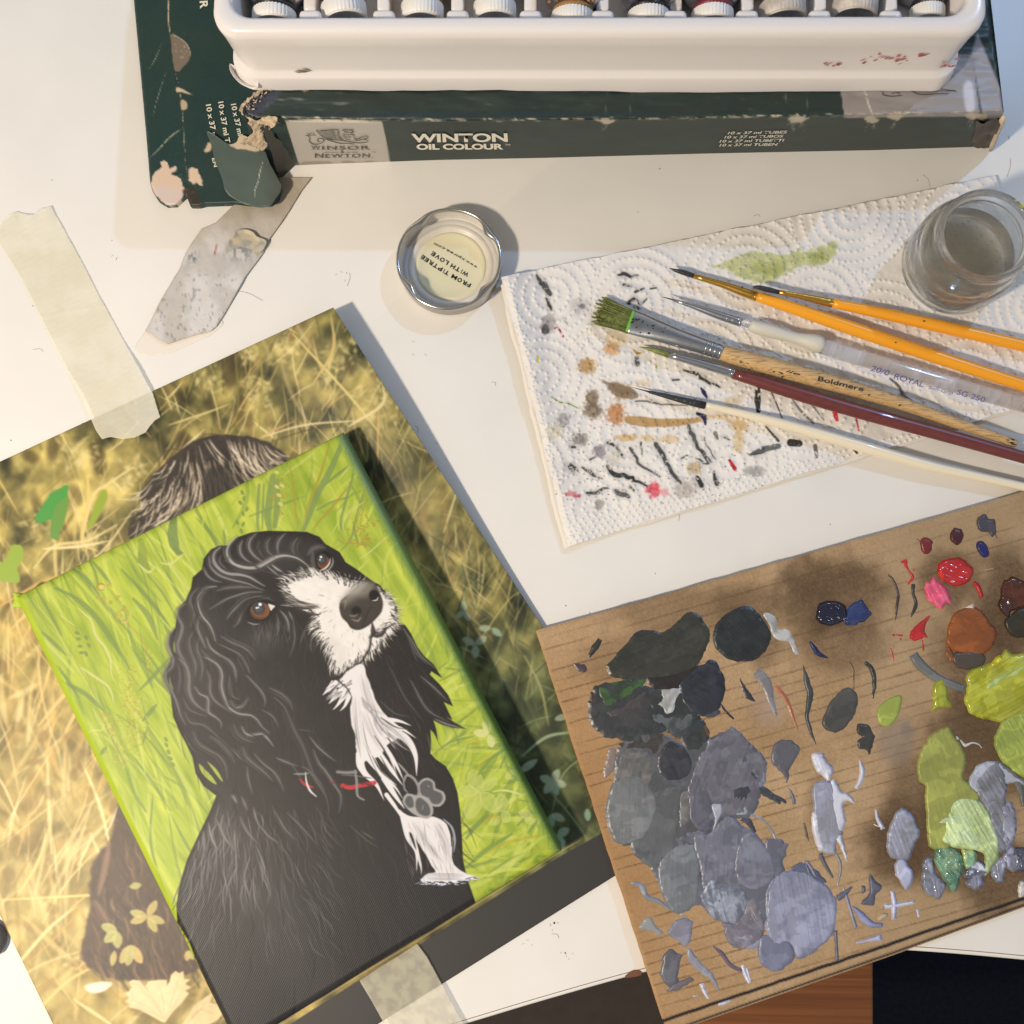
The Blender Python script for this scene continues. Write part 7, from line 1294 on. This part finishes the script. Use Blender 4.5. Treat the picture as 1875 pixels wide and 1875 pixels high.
dab(P1([(480, 660), (560, 630), (700, 600), (830, 590), (840, 620), (790, 690), (700, 740), (600, 800), (530, 820), (490, 760)]), (66, 96, 54), c2=(50, 66, 52), h=.3, ang=-35, streak=.2)
dab(P1([(540, 815), (590, 790), (660, 740), (710, 700), (700, 730), (640, 780), (580, 820)]), (176, 178, 50), h=.35, wob=1, ang=-35, step=1.1)
dab(P1([(540, 840), (640, 800), (760, 720), (880, 650), (890, 680), (820, 760), (740, 850), (640, 895), (570, 890)]), (78, 74, 76), h=.3, wob=2, ang=-40)
dab(P1([(955, 680), (1010, 670), (1080, 665), (1118, 690), (1090, 770), (1060, 850), (1000, 880), (960, 820), (918, 800), (950, 750)]), (160, 162, 162), c2=(196, 198, 198), h=.5, wob=2, streak=.2, ang=-60, rough=.3)
dab(P1([(880, 760), (1000, 860), (1160, 850), (1260, 860), (1200, 960), (1150, 1050), (1000, 1000), (960, 960), (880, 900)]), (68, 74, 78), c2=(90, 96, 98), h=.25, ang=150, wob=4)
dab(P1([(1220, 880), (1290, 930), (1330, 1050), (1260, 1110), (1190, 1060), (1190, 960)]), (76, 58, 48), c2=(94, 72, 56), h=.15, ang=70, wob=4, streak=.3)
dab(P1([(640, 1090), (760, 1050), (900, 960), (960, 1010), (1000, 1080), (960, 1150), (900, 1200), (860, 1150), (780, 1140), (680, 1160)]), (66, 64, 62), h=.2, ang=120, wob=4)
dab(P1([(1360, 220), (1420, 130), (1520, 60), (1620, 35), (1700, 90), (1770, 190), (1800, 270), (1770, 370), (1700, 440), (1620, 465), (1500, 460), (1410, 400), (1360, 330)]), (42, 46, 48), c2=(48, 50, 52), h=.45, wob=1.5, ang=50)
dab(BZ([(858, 430), (885, 428), (908, 450), (912, 482), (945, 485), (965, 510), (985, 575), (965, 565), (950, 530), (915, 525), (890, 500), (880, 470)]), (176, 178, 178), c2=(150, 152, 154), h=.18, wob=1.2, ang=60)
sdab(P1([(500, 290), (460, 350), (410, 430)]), [9, 14, 6], (54, 54, 48)); dab(P1([(295, 480), (330, 470), (380, 490), (395, 530), (350, 550), (310, 520)]), (74, 64, 66), h=.12)
sdab(P1([(1415, 790), (1460, 850), (1515, 905)]), [4, 6, 4], (46, 46, 48)); sdab(P1([(1560, 590), (1590, 660), (1620, 720), (1680, 770)]), [2, 10, 14, 2], (58, 54, 58), wob=2)
sdab(P1([(1680, 540), (1760, 620), (1800, 760), (1840, 880)]), [20, 20, 12, 6], (128, 126, 130)); sdab(BZ([(905, 685), (940, 730), (965, 790), (983, 840)]), [9, 9, 7, 3], (176, 106, 78))
# grey column
dab(P1([(640, 1100), (900, 1000), (1200, 1100), (1450, 1000), (1650, 1120), (1740, 1350), (1640, 1640), (1500, 1700), (1500, 2100), (1250, 2150), (900, 1900), (640, 1850), (570, 1600), (600, 1350)]), (94, 95, 102), c2=(84, 86, 90), h=.12, wob=3, ang=100)
dab(P4([(620, 500), (900, 300), (1300, 250), (1560, 500), (1560, 760), (1500, 1000), (1300, 1000), (1100, 950), (1000, 860), (800, 860)]), (104, 106, 118), h=.12, wob=3, ang=95)
dab(P1([(560, 1130), (620, 1140), (620, 1200), (600, 1290), (540, 1350), (520, 1290)]), (136, 122, 118), h=.08, wob=4)
dab(P1([(640, 1160), (720, 1110), (760, 1150), (800, 1120), (860, 1150), (920, 1230), (900, 1340), (860, 1420), (700, 1460), (600, 1380), (620, 1260)]), (98, 98, 98), c2=(112, 110, 108), h=.25, ang=110, streak=.2)
dab(P4([(640, 0), (860, -40), (870, 100), (860, 260), (810, 420), (770, 520), (690, 580), (600, 560), (480, 440), (500, 200)]), (96, 98, 102), c2=(90, 92, 96), h=.3, ang=100)
dab(P1([(600, 1380), (700, 1330), (800, 1340), (880, 1420), (930, 1520), (925, 1620), (880, 1760), (800, 1830), (640, 1860), (560, 1750), (535, 1600), (560, 1470)]), (110, 114, 118), c2=(120, 122, 124), h=.4, wob=2, ang=90)
dab(P1([(1100, 1470), (1190, 1450), (1200, 1560), (1170, 1700), (1100, 1740), (1090, 1600)]), (130, 130, 128), c2=(110, 110, 112), h=.3, ang=120, streak=.2)
dab(P1([(1400, 1030), (1490, 960), (1560, 1000), (1660, 1090), (1750, 1210), (1770, 1300), (1740, 1400), (1700, 1560), (1640, 1640), (1500, 1640), (1300, 1700), (1200, 1650), (1150, 1450), (1200, 1300), (1230, 1200), (1320, 1070)]), (98, 98, 108), c2=(110, 110, 120), h=.4, ang=110, wob=4)
dab(P1([(1580, 1110), (1700, 1160), (1765, 1280), (1750, 1400), (1700, 1460), (1640, 1300)]), (126, 134, 150), c2=(112, 116, 128), h=.35, ang=70, streak=.2)
dab(P1([(1500, 1260), (1530, 1180), (1600, 1160), (1640, 1250), (1590, 1360), (1510, 1390), (1470, 1330)]), (90, 90, 98), h=.35, ang=60)
dab(P1([(920, 1240), (960, 1120), (1030, 1065), (1120, 1100), (1190, 1180), (1210, 1260), (1160, 1350), (1040, 1380), (950, 1330)]), (54, 56, 62), c2=(62, 62, 68), h=.4, wob=1.5, ang=60)
dab(P1([(1490, 1470), (1520, 1420), (1620, 1390), (1660, 1430), (1660, 1480), (1620, 1540), (1550, 1550), (1500, 1520)]), (64, 66, 76), h=.4, ang=-30)
dab(P1([(1620, 1320), (1650, 1280), (1735, 1360), (1720, 1400), (1660, 1370)]), (64, 66, 74), h=.4, ang=40, wob=1); sdab(P1([(1660, 1400), (1760, 1460), (1830, 1510), (1880, 1545)]), [12, 16, 12, 6], (66, 68, 74), wob=2)
dab(P4([(1250, 140), (1330, 90), (1450, 30), (1460, 60), (1420, 130), (1340, 190), (1270, 170)]), (136, 144, 158), h=.3); sdab(P4([(1390, 170), (1480, 210), (1560, 300), (1590, 390)]), [6, 5, 5, 6], (138, 142, 152))
dab(P4([(920, 120), (960, 0), (1060, -30), (1110, 60), (1100, 260), (1060, 310), (980, 290), (930, 220)]), (92, 92, 104), h=.45, ang=90)
sdab(P4([(1310, 200), (1370, 220), (1410, 280), (1430, 310)]), [8, 13, 10, 6], (70, 72, 84))
dab(P4([(950, 320), (1080, 300), (1200, 180), (1300, 220), (1330, 320), (1300, 500), (1270, 660), (1180, 730), (1040, 760), (990, 560)]), (104, 106, 120), c2=(118, 120, 134), h=.4, ang=95, wob=3)
dab(P4([(680, 560), (800, 420), (960, 400), (1010, 540), (1000, 800), (960, 880), (840, 930), (760, 880), (700, 740)]), (122, 126, 132), c2=(114, 118, 124), h=.45, wob=2, ang=90)
dab(P4([(1500, 370), (1600, 350), (1680, 410), (1650, 520), (1640, 640), (1580, 660), (1520, 520)]), (104, 106, 120), h=.2, ang=90, wob=4)
dab(P4([(1280, 440), (1330, 330), (1400, 290), (1470, 360), (1560, 480), (1590, 620), (1540, 700), (1420, 750), (1300, 700), (1260, 560)]), (120, 122, 138), c2=(110, 112, 126), h=.4, ang=80, wob=2)
dab(P4([(1080, 100), (1170, 80), (1190, 150), (1150, 230), (1110, 330), (1080, 330), (1110, 220)]), (166, 170, 186), h=.5, ang=110, wob=2, streak=.25, rough=.3)
sdab(P4([(1120, 370), (1150, 480), (1150, 600)]), [9, 9, 12], (84, 86, 100), h=.3)
dab(P4([(1000, 800), (1060, 680), (1130, 660), (1160, 720), (1320, 720), (1380, 840), (1340, 960), (1280, 1000), (1160, 990), (1080, 940), (1030, 860)]), (112, 118, 132), c2=(150, 156, 172), h=.5, ang=75, wob=3, streak=.25, rough=.25)
dab(P4([(1120, 850), (1180, 780), (1290, 790), (1280, 860), (1200, 900), (1140, 890)]), (92, 92, 100), h=.45, ang=20)
dab(P4([(1180, 1000), (1260, 1000), (1330, 930), (1380, 830), (1440, 810), (1490, 950), (1490, 1100), (1430, 1170), (1300, 1190), (1210, 1130)]), (114, 110, 122), c2=(126, 124, 134), h=.35, ang=60, wob=3)
dab(P4([(1200, 1040), (1280, 1080), (1420, 1060), (1480, 1120), (1440, 1190), (1300, 1190), (1220, 1140)]), (146, 150, 170), h=.3, ang=10)
dab(P4([(1370, 830), (1430, 820), (1480, 920), (1480, 1010), (1430, 1040), (1360, 980), (1330, 920)]), (140, 136, 142), h=.3, ang=70)
dab(P4([(1470, 1100), (1600, 1080), (1700, 1140), (1730, 1260), (1660, 1340), (1560, 1370), (1470, 1310), (1450, 1200)]), (116, 120, 142), h=.35, ang=100)
dab(BZ([(870, 1460), (880, 1390), (920, 1340), (1000, 1335), (1060, 1370), (1100, 1400), (1120, 1460), (1115, 1540), (1080, 1590), (1010, 1640), (975, 1640), (950, 1590), (900, 1600), (870, 1540)]), (134, 138, 162), c2=(146, 150, 172), h=.5, wob=2.5, ang=80, streak=.16)
dab(BZ([(870, 1400), (910, 1345), (980, 1340), (1020, 1380), (1020, 1500), (1000, 1560), (930, 1580), (880, 1550), (865, 1470)]), (122, 126, 150), c2=(130, 134, 156), h=.35, wob=2, ang=85)
dab(BZ([(960, 1330), (985, 1305), (1020, 1320), (1060, 1340), (1080, 1380), (1010, 1350)]), (96, 100, 122), h=.25)
# smaller marks bottom left
dab(P4([(540, 1030), (610, 950), (660, 1000), (700, 1040), (730, 1070), (700, 1095), (640, 1070), (570, 1055)]), (148, 150, 150), h=.15); dab(P4([(755, 1080), (820, 980), (870, 960), (950, 980), (950, 1050), (940, 1130), (890, 1180), (830, 1130)]), (132, 132, 148), h=.2, ang=60)
sdab(P4([(480, 690), (560, 720), (600, 800), (700, 840), (780, 900)]), [6, 12, 11, 9, 5], (136, 142, 152)); sdab(P4([(860, 930), (910, 960)]), [5, 3], (150, 152, 156))
dab(P4([(730, 1240), (790, 1190), (840, 1230), (875, 1240), (850, 1330), (835, 1420), (850, 1460), (760, 1480), (700, 1380), (720, 1310)]), (98, 98, 106), h=.25, ang=110, wob=3); dab(P4([(740, 1520), (800, 1470), (880, 1430), (940, 1410), (965, 1440), (900, 1480), (830, 1515)]), (112, 108, 114), h=.15, ang=-20)
sdab(P4([(920, 1190), (940, 1260), (1010, 1340), (1080, 1400), (1130, 1470), (1155, 1530)]), [8, 17, 16, 14, 9, 2], (148, 148, 160)); sdab(P4([(1100, 1170), (1170, 1230), (1240, 1320), (1330, 1365)]), [3, 9, 9, 6], (110, 96, 112), h=.1)
sdab(P4([(1330, 1320), (1350, 1380), (1385, 1460)]), [6, 9, 6], (214, 218, 240), h=.3); sdab(P4([(1360, 1340), (1390, 1450)]), [4, 4], (200, 204, 228), h=.2); sdab(P4([(1020, 1460), (1040, 1520), (1070, 1580)]), [9, 8, 4], (200, 206, 226), h=.3); sdab(P4([(950, 1560), (1000, 1552)]), [3, 1.5], (190, 206, 214)); sdab(P4([(1145, 1620), (1190, 1610), (1240, 1590)]), [5, 7, 5], (196, 200, 224), h=.3)
# middle marks
sdab(BZ([(1000, 610), (1015, 670), (1025, 720), (1015, 790), (1030, 850), (1048, 890)]), [2, 12, 13, 8, 8, 2], (74, 76, 76)); sdab(P2([(545, 1295), (575, 1360), (578, 1440), (575, 1540)]), [2, 3, 2, 1.5], (50, 50, 54)); sdab(P2([(660, 1300), (710, 1350), (735, 1450), (720, 1580)]), [8, 10, 9, 3], (56, 60, 58))
dab(BZ([(1070, 800), (1095, 740), (1150, 690), (1185, 705), (1195, 740), (1180, 790), (1140, 840), (1100, 848), (1072, 830)]), (76, 76, 74), h=.3, wob=1.5, ang=-60); dab(P3([(600, 110), (680, 110), (715, 180), (735, 215), (710, 300), (695, 345), (660, 300), (610, 290), (605, 230), (640, 210), (600, 180)]), (62, 62, 60), h=.2, ang=10, streak=.2)
dab(P3([(0, 240), (60, 225), (110, 230), (165, 300), (130, 380), (95, 440), (70, 550), (40, 500), (0, 460), (-60, 380), (-40, 290)]), (98, 98, 106), h=.2, ang=70); sdab(P3([(75, 590), (105, 650), (125, 720)]), [3, 7, 9], (112, 116, 126)); sdab(P3([(-40, 660), (20, 680), (60, 710)]), [10, 9, 5], (64, 68, 76))
dab(P2([(285, 940), (310, 860), (390, 830), (470, 840), (525, 900), (520, 970), (460, 1010), (370, 1025), (300, 990)]), (34, 32, 52), h=1.6, wob=1.5, gl=True, ang=30, rough=.6, name='thick_paint_blob'); dab(P2([(500, 1000), (540, 880), (630, 825), (670, 870), (715, 940), (660, 990), (600, 1020), (540, 1020)]), (38, 52, 96), c2=(50, 64, 110), h=.8, ang=-10, gl=True, name='thick_paint_blob')
sdab(P2([(240, 1145), (280, 1200), (310, 1240), (385, 1270)]), [5, 10, 9, 3], (34, 40, 84))
sdab(P2([(835, 630), (880, 680), (915, 780), (905, 880), (895, 990)]), [3, 6, 6, 6, 2], (72, 60, 62)); sdab(P2([(1030, 705), (1030, 780), (1050, 860), (1010, 960)]), [8, 6, 8, 3], (58, 56, 58))
for pts, w in [([(930, 540), (985, 530)], [4, 9]), ([(965, 550), (1000, 610), (1025, 655), (985, 710)], [8, 4, 6, 3]), ([(1030, 585), (1040, 605)], [4, 3]), ([(870, 1090), (885, 1105)], [5, 5]), ([(890, 1095), (950, 1100)], [2, 4]), ([(930, 1120), (935, 1135)], [5, 4]), ([(880, 1170), (882, 1200)], [3, 2]), ([(855, 1195), (870, 1240), (882, 1295)], [3, 4, 3])]: sdab(P2(pts), w, (190, 48, 48))
dab(P2([(1000, 1095), (1050, 1020), (1110, 970), (1165, 945), (1130, 1010), (1120, 1060), (1145, 1115), (1110, 1110), (1090, 1130), (1030, 1140)]), (186, 44, 48), h=.5, wob=1.5, gl=True); sdab(P2([(1100, 1130), (1108, 1215)]), [3, 4], (186, 44, 48))
dab(P2([(1085, 380), (1120, 350), (1170, 370), (1182, 420), (1150, 475), (1100, 460)]), (122, 44, 46), h=.3, wob=2.5); sdab(P2([(1055, 360), (1090, 385)]), [1.5, 3], (122, 44, 46)); sdab(P2([(1100, 345), (1115, 370)]), [1.5, 3], (122, 44, 46)); dab(P2([(1305, 350), (1340, 280), (1400, 290), (1410, 350), (1375, 405), (1325, 385)]), (70, 36, 38), h=.3, wob=2)
dab(P2([(1515, 240), (1530, 190), (1580, 170), (1610, 210), (1650, 210), (1665, 300), (1635, 345), (1600, 310), (1540, 300)]), (74, 70, 80), h=.2, wob=2); sdab(P2([(1640, 290), (1672, 360)]), [6, 1.5], (74, 70, 80)); dab(P2([(1512, 400), (1560, 375), (1605, 430), (1605, 490), (1575, 505), (1520, 460)]), (36, 40, 96), h=.35, wob=1.5)
dab(P2([(1215, 590), (1240, 530), (1300, 510), (1390, 505), (1440, 540), (1485, 580), (1480, 650), (1430, 710), (1350, 720), (1280, 690), (1230, 650)]), (176, 36, 38), c2=(186, 44, 42), h=.8, wob=2, gl=True, ang=20, rough=.4, name='thick_paint_blob'); dab(P2([(1225, 570), (1280, 550), (1320, 570), (1270, 620), (1255, 690), (1225, 640)]), (216, 50, 42), h=1.2, wob=2, gl=True, rough=1.0, name='thick_paint_blob')
dab(P2([(1125, 700), (1160, 680), (1190, 650), (1230, 690), (1290, 740), (1320, 860), (1280, 850), (1240, 905), (1180, 860), (1120, 800)]), (226, 88, 122), c2=(232, 110, 140), h=.6, wob=2, ang=60, streak=.2, name='thick_paint_blob'); dab(P2([(1185, 745), (1240, 735), (1250, 770), (1220, 800)]), (236, 130, 150), h=.9, gl=True, rough=.6, step=1.2, name='thick_paint_blob')
sdab(P2([(1490, 690), (1530, 740), (1555, 810)]), [9, 11, 8], (190, 44, 50), h=.25); sdab(P2([(1570, 600), (1640, 590)]), [3, 2], (200, 140, 130))
dab(P2([(1290, 1060), (1330, 950), (1380, 900), (1480, 880), (1560, 920), (1620, 1000), (1670, 1090), (1620, 1200), (1560, 1240), (1380, 1230), (1290, 1180)]), (138, 80, 42), c2=(146, 84, 44), h=.5, wob=2, ang=20); dab(P2([(1270, 1220), (1300, 1180), (1340, 1230), (1350, 1290), (1300, 1300)]), (126, 80, 50), h=.12); dab(P2([(1580, 1070), (1640, 1020), (1670, 1100), (1620, 1190)]), (120, 60, 40), h=.3)
dab(P2([(1380, 890), (1440, 880), (1490, 855), (1500, 880), (1530, 915), (1500, 905), (1440, 890)]), (232, 216, 196), h=.8, wob=1.5, step=1.1); dab(P2([(1325, 1240), (1400, 1220), (1550, 1220), (1580, 1300), (1520, 1350), (1420, 1355), (1340, 1310)]), (82, 74, 66), h=.25, ang=10)
dab(P2([(1690, 760), (1720, 680), (1800, 655), (1875, 680), (1960, 760), (1960, 900), (1870, 880), (1780, 920), (1710, 880)]), (92, 48, 32), c2=(76, 42, 32), h=.6, wob=3, gl=True); dab(P2([(1680, 880), (1700, 800), (1750, 780), (1790, 860), (1770, 940), (1740, 955)]), (70, 44, 38), h=1.2, gl=True, rough=1.0, name='thick_paint_blob')
dab(P2([(1720, 990), (1780, 930), (1880, 880), (1980, 900), (1980, 1080), (1900, 1110), (1830, 1115), (1750, 1070)]), (56, 52, 40), h=.5, wob=2)
sdab(P2([(1030, 1240), (1090, 1330), (1180, 1400), (1290, 1460), (1430, 1510)]), [18, 20, 17, 17, 14], (112, 114, 112), h=.2)
# greens, right
dab(P2([(1430, 1420), (1500, 1340), (1590, 1320), (1680, 1270), (1740, 1200), (1790, 1240), (1900, 1240), (1980, 1300), (1980, 1640), (1850, 1720), (1720, 1760), (1600, 1740), (1470, 1700), (1420, 1600), (1440, 1500)]), (160, 162, 42), c2=(172, 176, 66), h=.8, wob=2, gl=True, ang=-30, streak=.14, name='thick_paint_blob')
dab(P2([(1570, 1480), (1660, 1400), (1760, 1330), (1860, 1260), (1980, 1260), (1960, 1330), (1850, 1400), (1720, 1480), (1620, 1560)]), (160, 182, 112), c2=(176, 194, 126), h=.7, wob=2, ang=-35, name='thick_paint_blob'); dab(P2([(1500, 1600), (1600, 1530), (1760, 1520), (1900, 1560), (1900, 1660), (1760, 1720), (1600, 1700)]), (160, 174, 82), c2=(150, 160, 70), h=.5, ang=-20, streak=.18); dab(P2([(1610, 1330), (1650, 1280), (1700, 1250), (1730, 1290), (1690, 1330), (1640, 1350)]), (190, 184, 40), h=2.0, gl=True, rough=1.2, name='thick_paint_blob')
dab(P2([(1170, 1660), (1180, 1560), (1180, 1480), (1220, 1430), (1270, 1430), (1290, 1490), (1300, 1560), (1330, 1640), (1260, 1650), (1200, 1670), (1140, 1680)]), (166, 168, 44), c2=(156, 166, 60), h=.6, gl=True, wob=1.5, name='thick_paint_blob'); dab(P2([(1180, 1560), (1210, 1550), (1215, 1590), (1190, 1600)]), (186, 190, 60), h=1.2, gl=True, step=1.2, name='thick_paint_blob')
dab(P3([(750, 20), (800, -60), (880, -110), (945, -100), (930, 10), (890, 90), (840, 130), (780, 110)]), (158, 172, 84), h=.15, ang=-70, wob=1.5)
dab(P3([(1645, 240), (1680, 130), (1760, 40), (1875, 10), (1980, 40), (1980, 600), (1875, 520), (1780, 460), (1690, 370)]), (164, 178, 84), c2=(150, 164, 80), h=.6, wob=2, ang=60, streak=.1)
dab(P3([(1450, 560), (1490, 460), (1560, 400), (1680, 395), (1770, 460), (1850, 520), (1875, 570), (1780, 560), (1640, 600), (1520, 640)]), (176, 182, 196), h=.3, wob=2); dab(P3([(1500, 590), (1580, 440), (1660, 390), (1740, 470), (1750, 600), (1740, 700), (1800, 760), (1820, 900), (1790, 1020), (1700, 1100), (1640, 1000), (1600, 800)]), (118, 120, 126), c2=(136, 138, 150), h=.6, wob=3, ang=60, streak=.2, rough=.3); sdab(P3([(1700, 430), (1800, 510), (1850, 620), (1870, 740)]), [16, 18, 12, 8], (112, 110, 106), h=.2)
dab(P3([(1690, 760), (1770, 700), (1815, 800), (1810, 960), (1740, 1080), (1700, 960)]), (150, 152, 170), h=.6, ang=60, streak=.2, rough=.4)
dab(P3([(1060, 400), (1110, 260), (1180, 180), (1290, 125), (1350, 200), (1420, 320), (1430, 420), (1410, 500), (1500, 600), (1540, 680), (1420, 780), (1330, 900), (1300, 1080), (1180, 1060), (1140, 980), (1120, 700), (1120, 590), (1070, 520)]), (160, 164, 86), c2=(152, 158, 84), h=.5, wob=2, ang=75, streak=.1)
dab(P3([(1250, 1010), (1260, 900), (1300, 760), (1360, 680), (1440, 660), (1560, 700), (1640, 850), (1690, 980), (1680, 1120), (1600, 1250), (1560, 1240), (1560, 1100), (1400, 1060)]), (178, 198, 138), c2=(194, 212, 160), h=1.0, wob=2, ang=60, streak=.2, rough=.5, name='thick_paint_blob')
sdab(P3([(1190, 880), (1260, 850), (1360, 830), (1500, 860), (1520, 900)]), [6, 16, 24, 26, 10], (186, 206, 164), h=1.2, wob=1.5); dab(P3([(1320, 960), (1420, 900), (1540, 960), (1540, 1060), (1460, 1060), (1360, 1020)]), (190, 212, 172), h=1.3, wob=2, ang=50, streak=.2, name='thick_paint_blob')
dab(P3([(1190, 1060), (1280, 1040), (1380, 1080), (1420, 1160), (1400, 1260), (1360, 1380), (1310, 1370), (1220, 1220), (1190, 1140)]), (84, 122, 100), c2=(120, 156, 128), h=1.2, wob=2, gl=True, rough=1.4, ang=50, streak=.25, name='thick_paint_blob')
dab(P3([(1270, 1080), (1340, 1060), (1400, 1120), (1390, 1200), (1330, 1230), (1270, 1160)]), (196, 206, 160), c2=(120, 150, 120), h=1.6, wob=3, gl=True, rough=2.0, streak=.3, name='thick_paint_blob')
dab(P3([(1400, 1060), (1500, 1080), (1520, 1160), (1470, 1230), (1420, 1180)]), (150, 190, 150), c2=(210, 214, 130), h=1.5, gl=True, rough=1.5, name='thick_paint_blob'); dab(P3([(1410, 1270), (1450, 1200), (1540, 1150), (1600, 1220), (1560, 1280), (1500, 1290)]), (206, 210, 226), c2=(100, 104, 124), h=1.0, gl=True, rough=1.6, streak=.3, name='thick_paint_blob')
for pts, c in [([(1100, 1140), (1180, 1130), (1200, 1240), (1270, 1330), (1240, 1450), (1180, 1430), (1100, 1380), (1080, 1310), (1100, 1230)], (146, 150, 168)), ([(1430, 1300), (1540, 1240), (1560, 1350), (1490, 1370), (1430, 1340)], (140, 144, 164)), ([(1620, 1220), (1700, 1120), (1740, 1160), (1720, 1300), (1660, 1310)], (168, 172, 192)), ([(1710, 1110), (1790, 1040), (1860, 1120), (1875, 1200), (1790, 1230), (1730, 1190)], (176, 180, 204)), ([(1780, 1060), (1900, 1060), (1960, 1120), (1900, 1210), (1820, 1230)], (106, 112, 134))]: dab(P3(pts), c, c2=np.array(c)*.72, h=.7, wob=3.5, streak=.3, rough=.7, gl=True, name='thick_paint_blob')
sdab(P3([(1390, 230), (1430, 270), (1480, 250), (1530, 260), (1552, 290)]), [3, 7, 3, 3, 2], (222, 220, 222), h=.5); dab(P3([(1350, 200), (1375, 200), (1382, 220), (1360, 222)]), (226, 224, 226), h=.5, step=1.0); dab(P3([(1830, 1340), (1900, 1290), (1960, 1320), (1960, 1400), (1850, 1430)]), (214, 214, 210), c2=(110, 100, 90), h=.4, wob=4, rough=.8, streak=.4)
# whites and lilacs, centre
dab(P3([(255, 380), (270, 330), (340, 320), (360, 370), (420, 450), (400, 510), (380, 540), (340, 510), (290, 470)]), (196, 200, 218), c2=(214, 216, 230), h=.5, wob=2, ang=60, streak=.15, rough=.3)
dab(P3([(250, 820), (300, 720), (400, 540), (450, 560), (480, 620), (540, 640), (590, 720), (500, 700), (515, 870), (490, 960), (530, 1150), (480, 1080), (440, 1000), (330, 1080), (270, 960)]), (214, 216, 230), h=.4, wob=2, ang=80, streak=.14)
dab(P3([(260, 580), (330, 540), (420, 560), (440, 700), (470, 860), (490, 950), (440, 1020), (435, 1100), (330, 1070), (280, 900), (262, 720)]), (156, 160, 182), c2=(146, 148, 160), h=.55, wob=1.5, ang=88, streak=.14)
sdab(P3([(620, 380), (640, 460), (625, 540), (590, 600)]), [4, 11, 10, 8], (208, 210, 226), h=.3); sdab(P3([(745, 755), (760, 830), (800, 910)]), [6, 8, 9], (212, 214, 228), h=.3); sdab(P3([(725, 870), (770, 890)]), [2, 2], (212, 214, 228))
dab(P3([(830, 960), (870, 830), (940, 745), (1020, 800), (1060, 880), (1085, 920), (1050, 1010), (1000, 1130), (920, 1150), (840, 1100)]), (160, 164, 184), c2=(142, 144, 156), h=.6, wob=2, ang=70, streak=.14); dab(P3([(890, 1170), (950, 1130), (1010, 1200), (1030, 1300), (980, 1380), (940, 1330), (900, 1260)]), (176, 180, 204), h=.5, ang=70, wob=2)
sdab(P3([(320, 1090), (350, 1170), (420, 1280)]), [9, 8, 4], (104, 106, 118)); sdab(P3([(440, 1090), (475, 1190), (455, 1350)]), [4, 7, 4], (150, 150, 156)); sdab(P3([(210, 1150), (250, 1210), (290, 1280)]), [6, 8, 6], (150, 154, 172)); sdab(P3([(200, 860), (215, 940), (232, 1000)]), [4, 5, 3], (92, 88, 78), h=.08)
sdab(P3([(495, 1350), (525, 1450), (560, 1560), (595, 1665)]), [3, 7, 6, 7], (158, 162, 182)); sdab(P3([(450, 1440), (520, 1390), (565, 1350)]), [12, 12, 3], (104, 108, 128)); dab(P3([(700, 1245), (735, 1300), (790, 1345), (780, 1380), (745, 1410), (735, 1490), (695, 1490), (630, 1475), (690, 1400), (690, 1320)]), (98, 102, 118), h=.25, wob=1); dab(P3([(640, 1340), (665, 1340), (668, 1390), (642, 1400)]), (90, 96, 112), h=.15)
sdab(P3([(560, 1495), (620, 1550), (660, 1600), (720, 1640), (800, 1640)]), [3, 12, 16, 12, 8], (142, 148, 184)); dab(P3([(750, 1590), (800, 1540), (845, 1550), (830, 1580), (770, 1620)]), (190, 172, 146), h=.12)
sdab(P3([(870, 1380), (885, 1480), (880, 1600)]), [8, 10, 10], (200, 204, 232), h=.35); sdab(P3([(810, 1500), (900, 1490), (1040, 1465)]), [10, 10, 7], (214, 218, 240), h=.5); sdab(P3([(1060, 1520), (1072, 1580)]), [6, 3], (206, 212, 234)); sdab(BZ([(1185, 1590), (1230, 1580), (1278, 1570)]), [3, 8, 16], (190, 192, 222), h=.3); sdab(BZ([(1115, 1545), (1118, 1600), (1120, 1655)]), [7, 6, 8], (112, 114, 130), h=.15)
sdab(BZ([(1010, 1300), (1020, 1340), (1045, 1370)]), [5, 8, 4], (124, 128, 148));
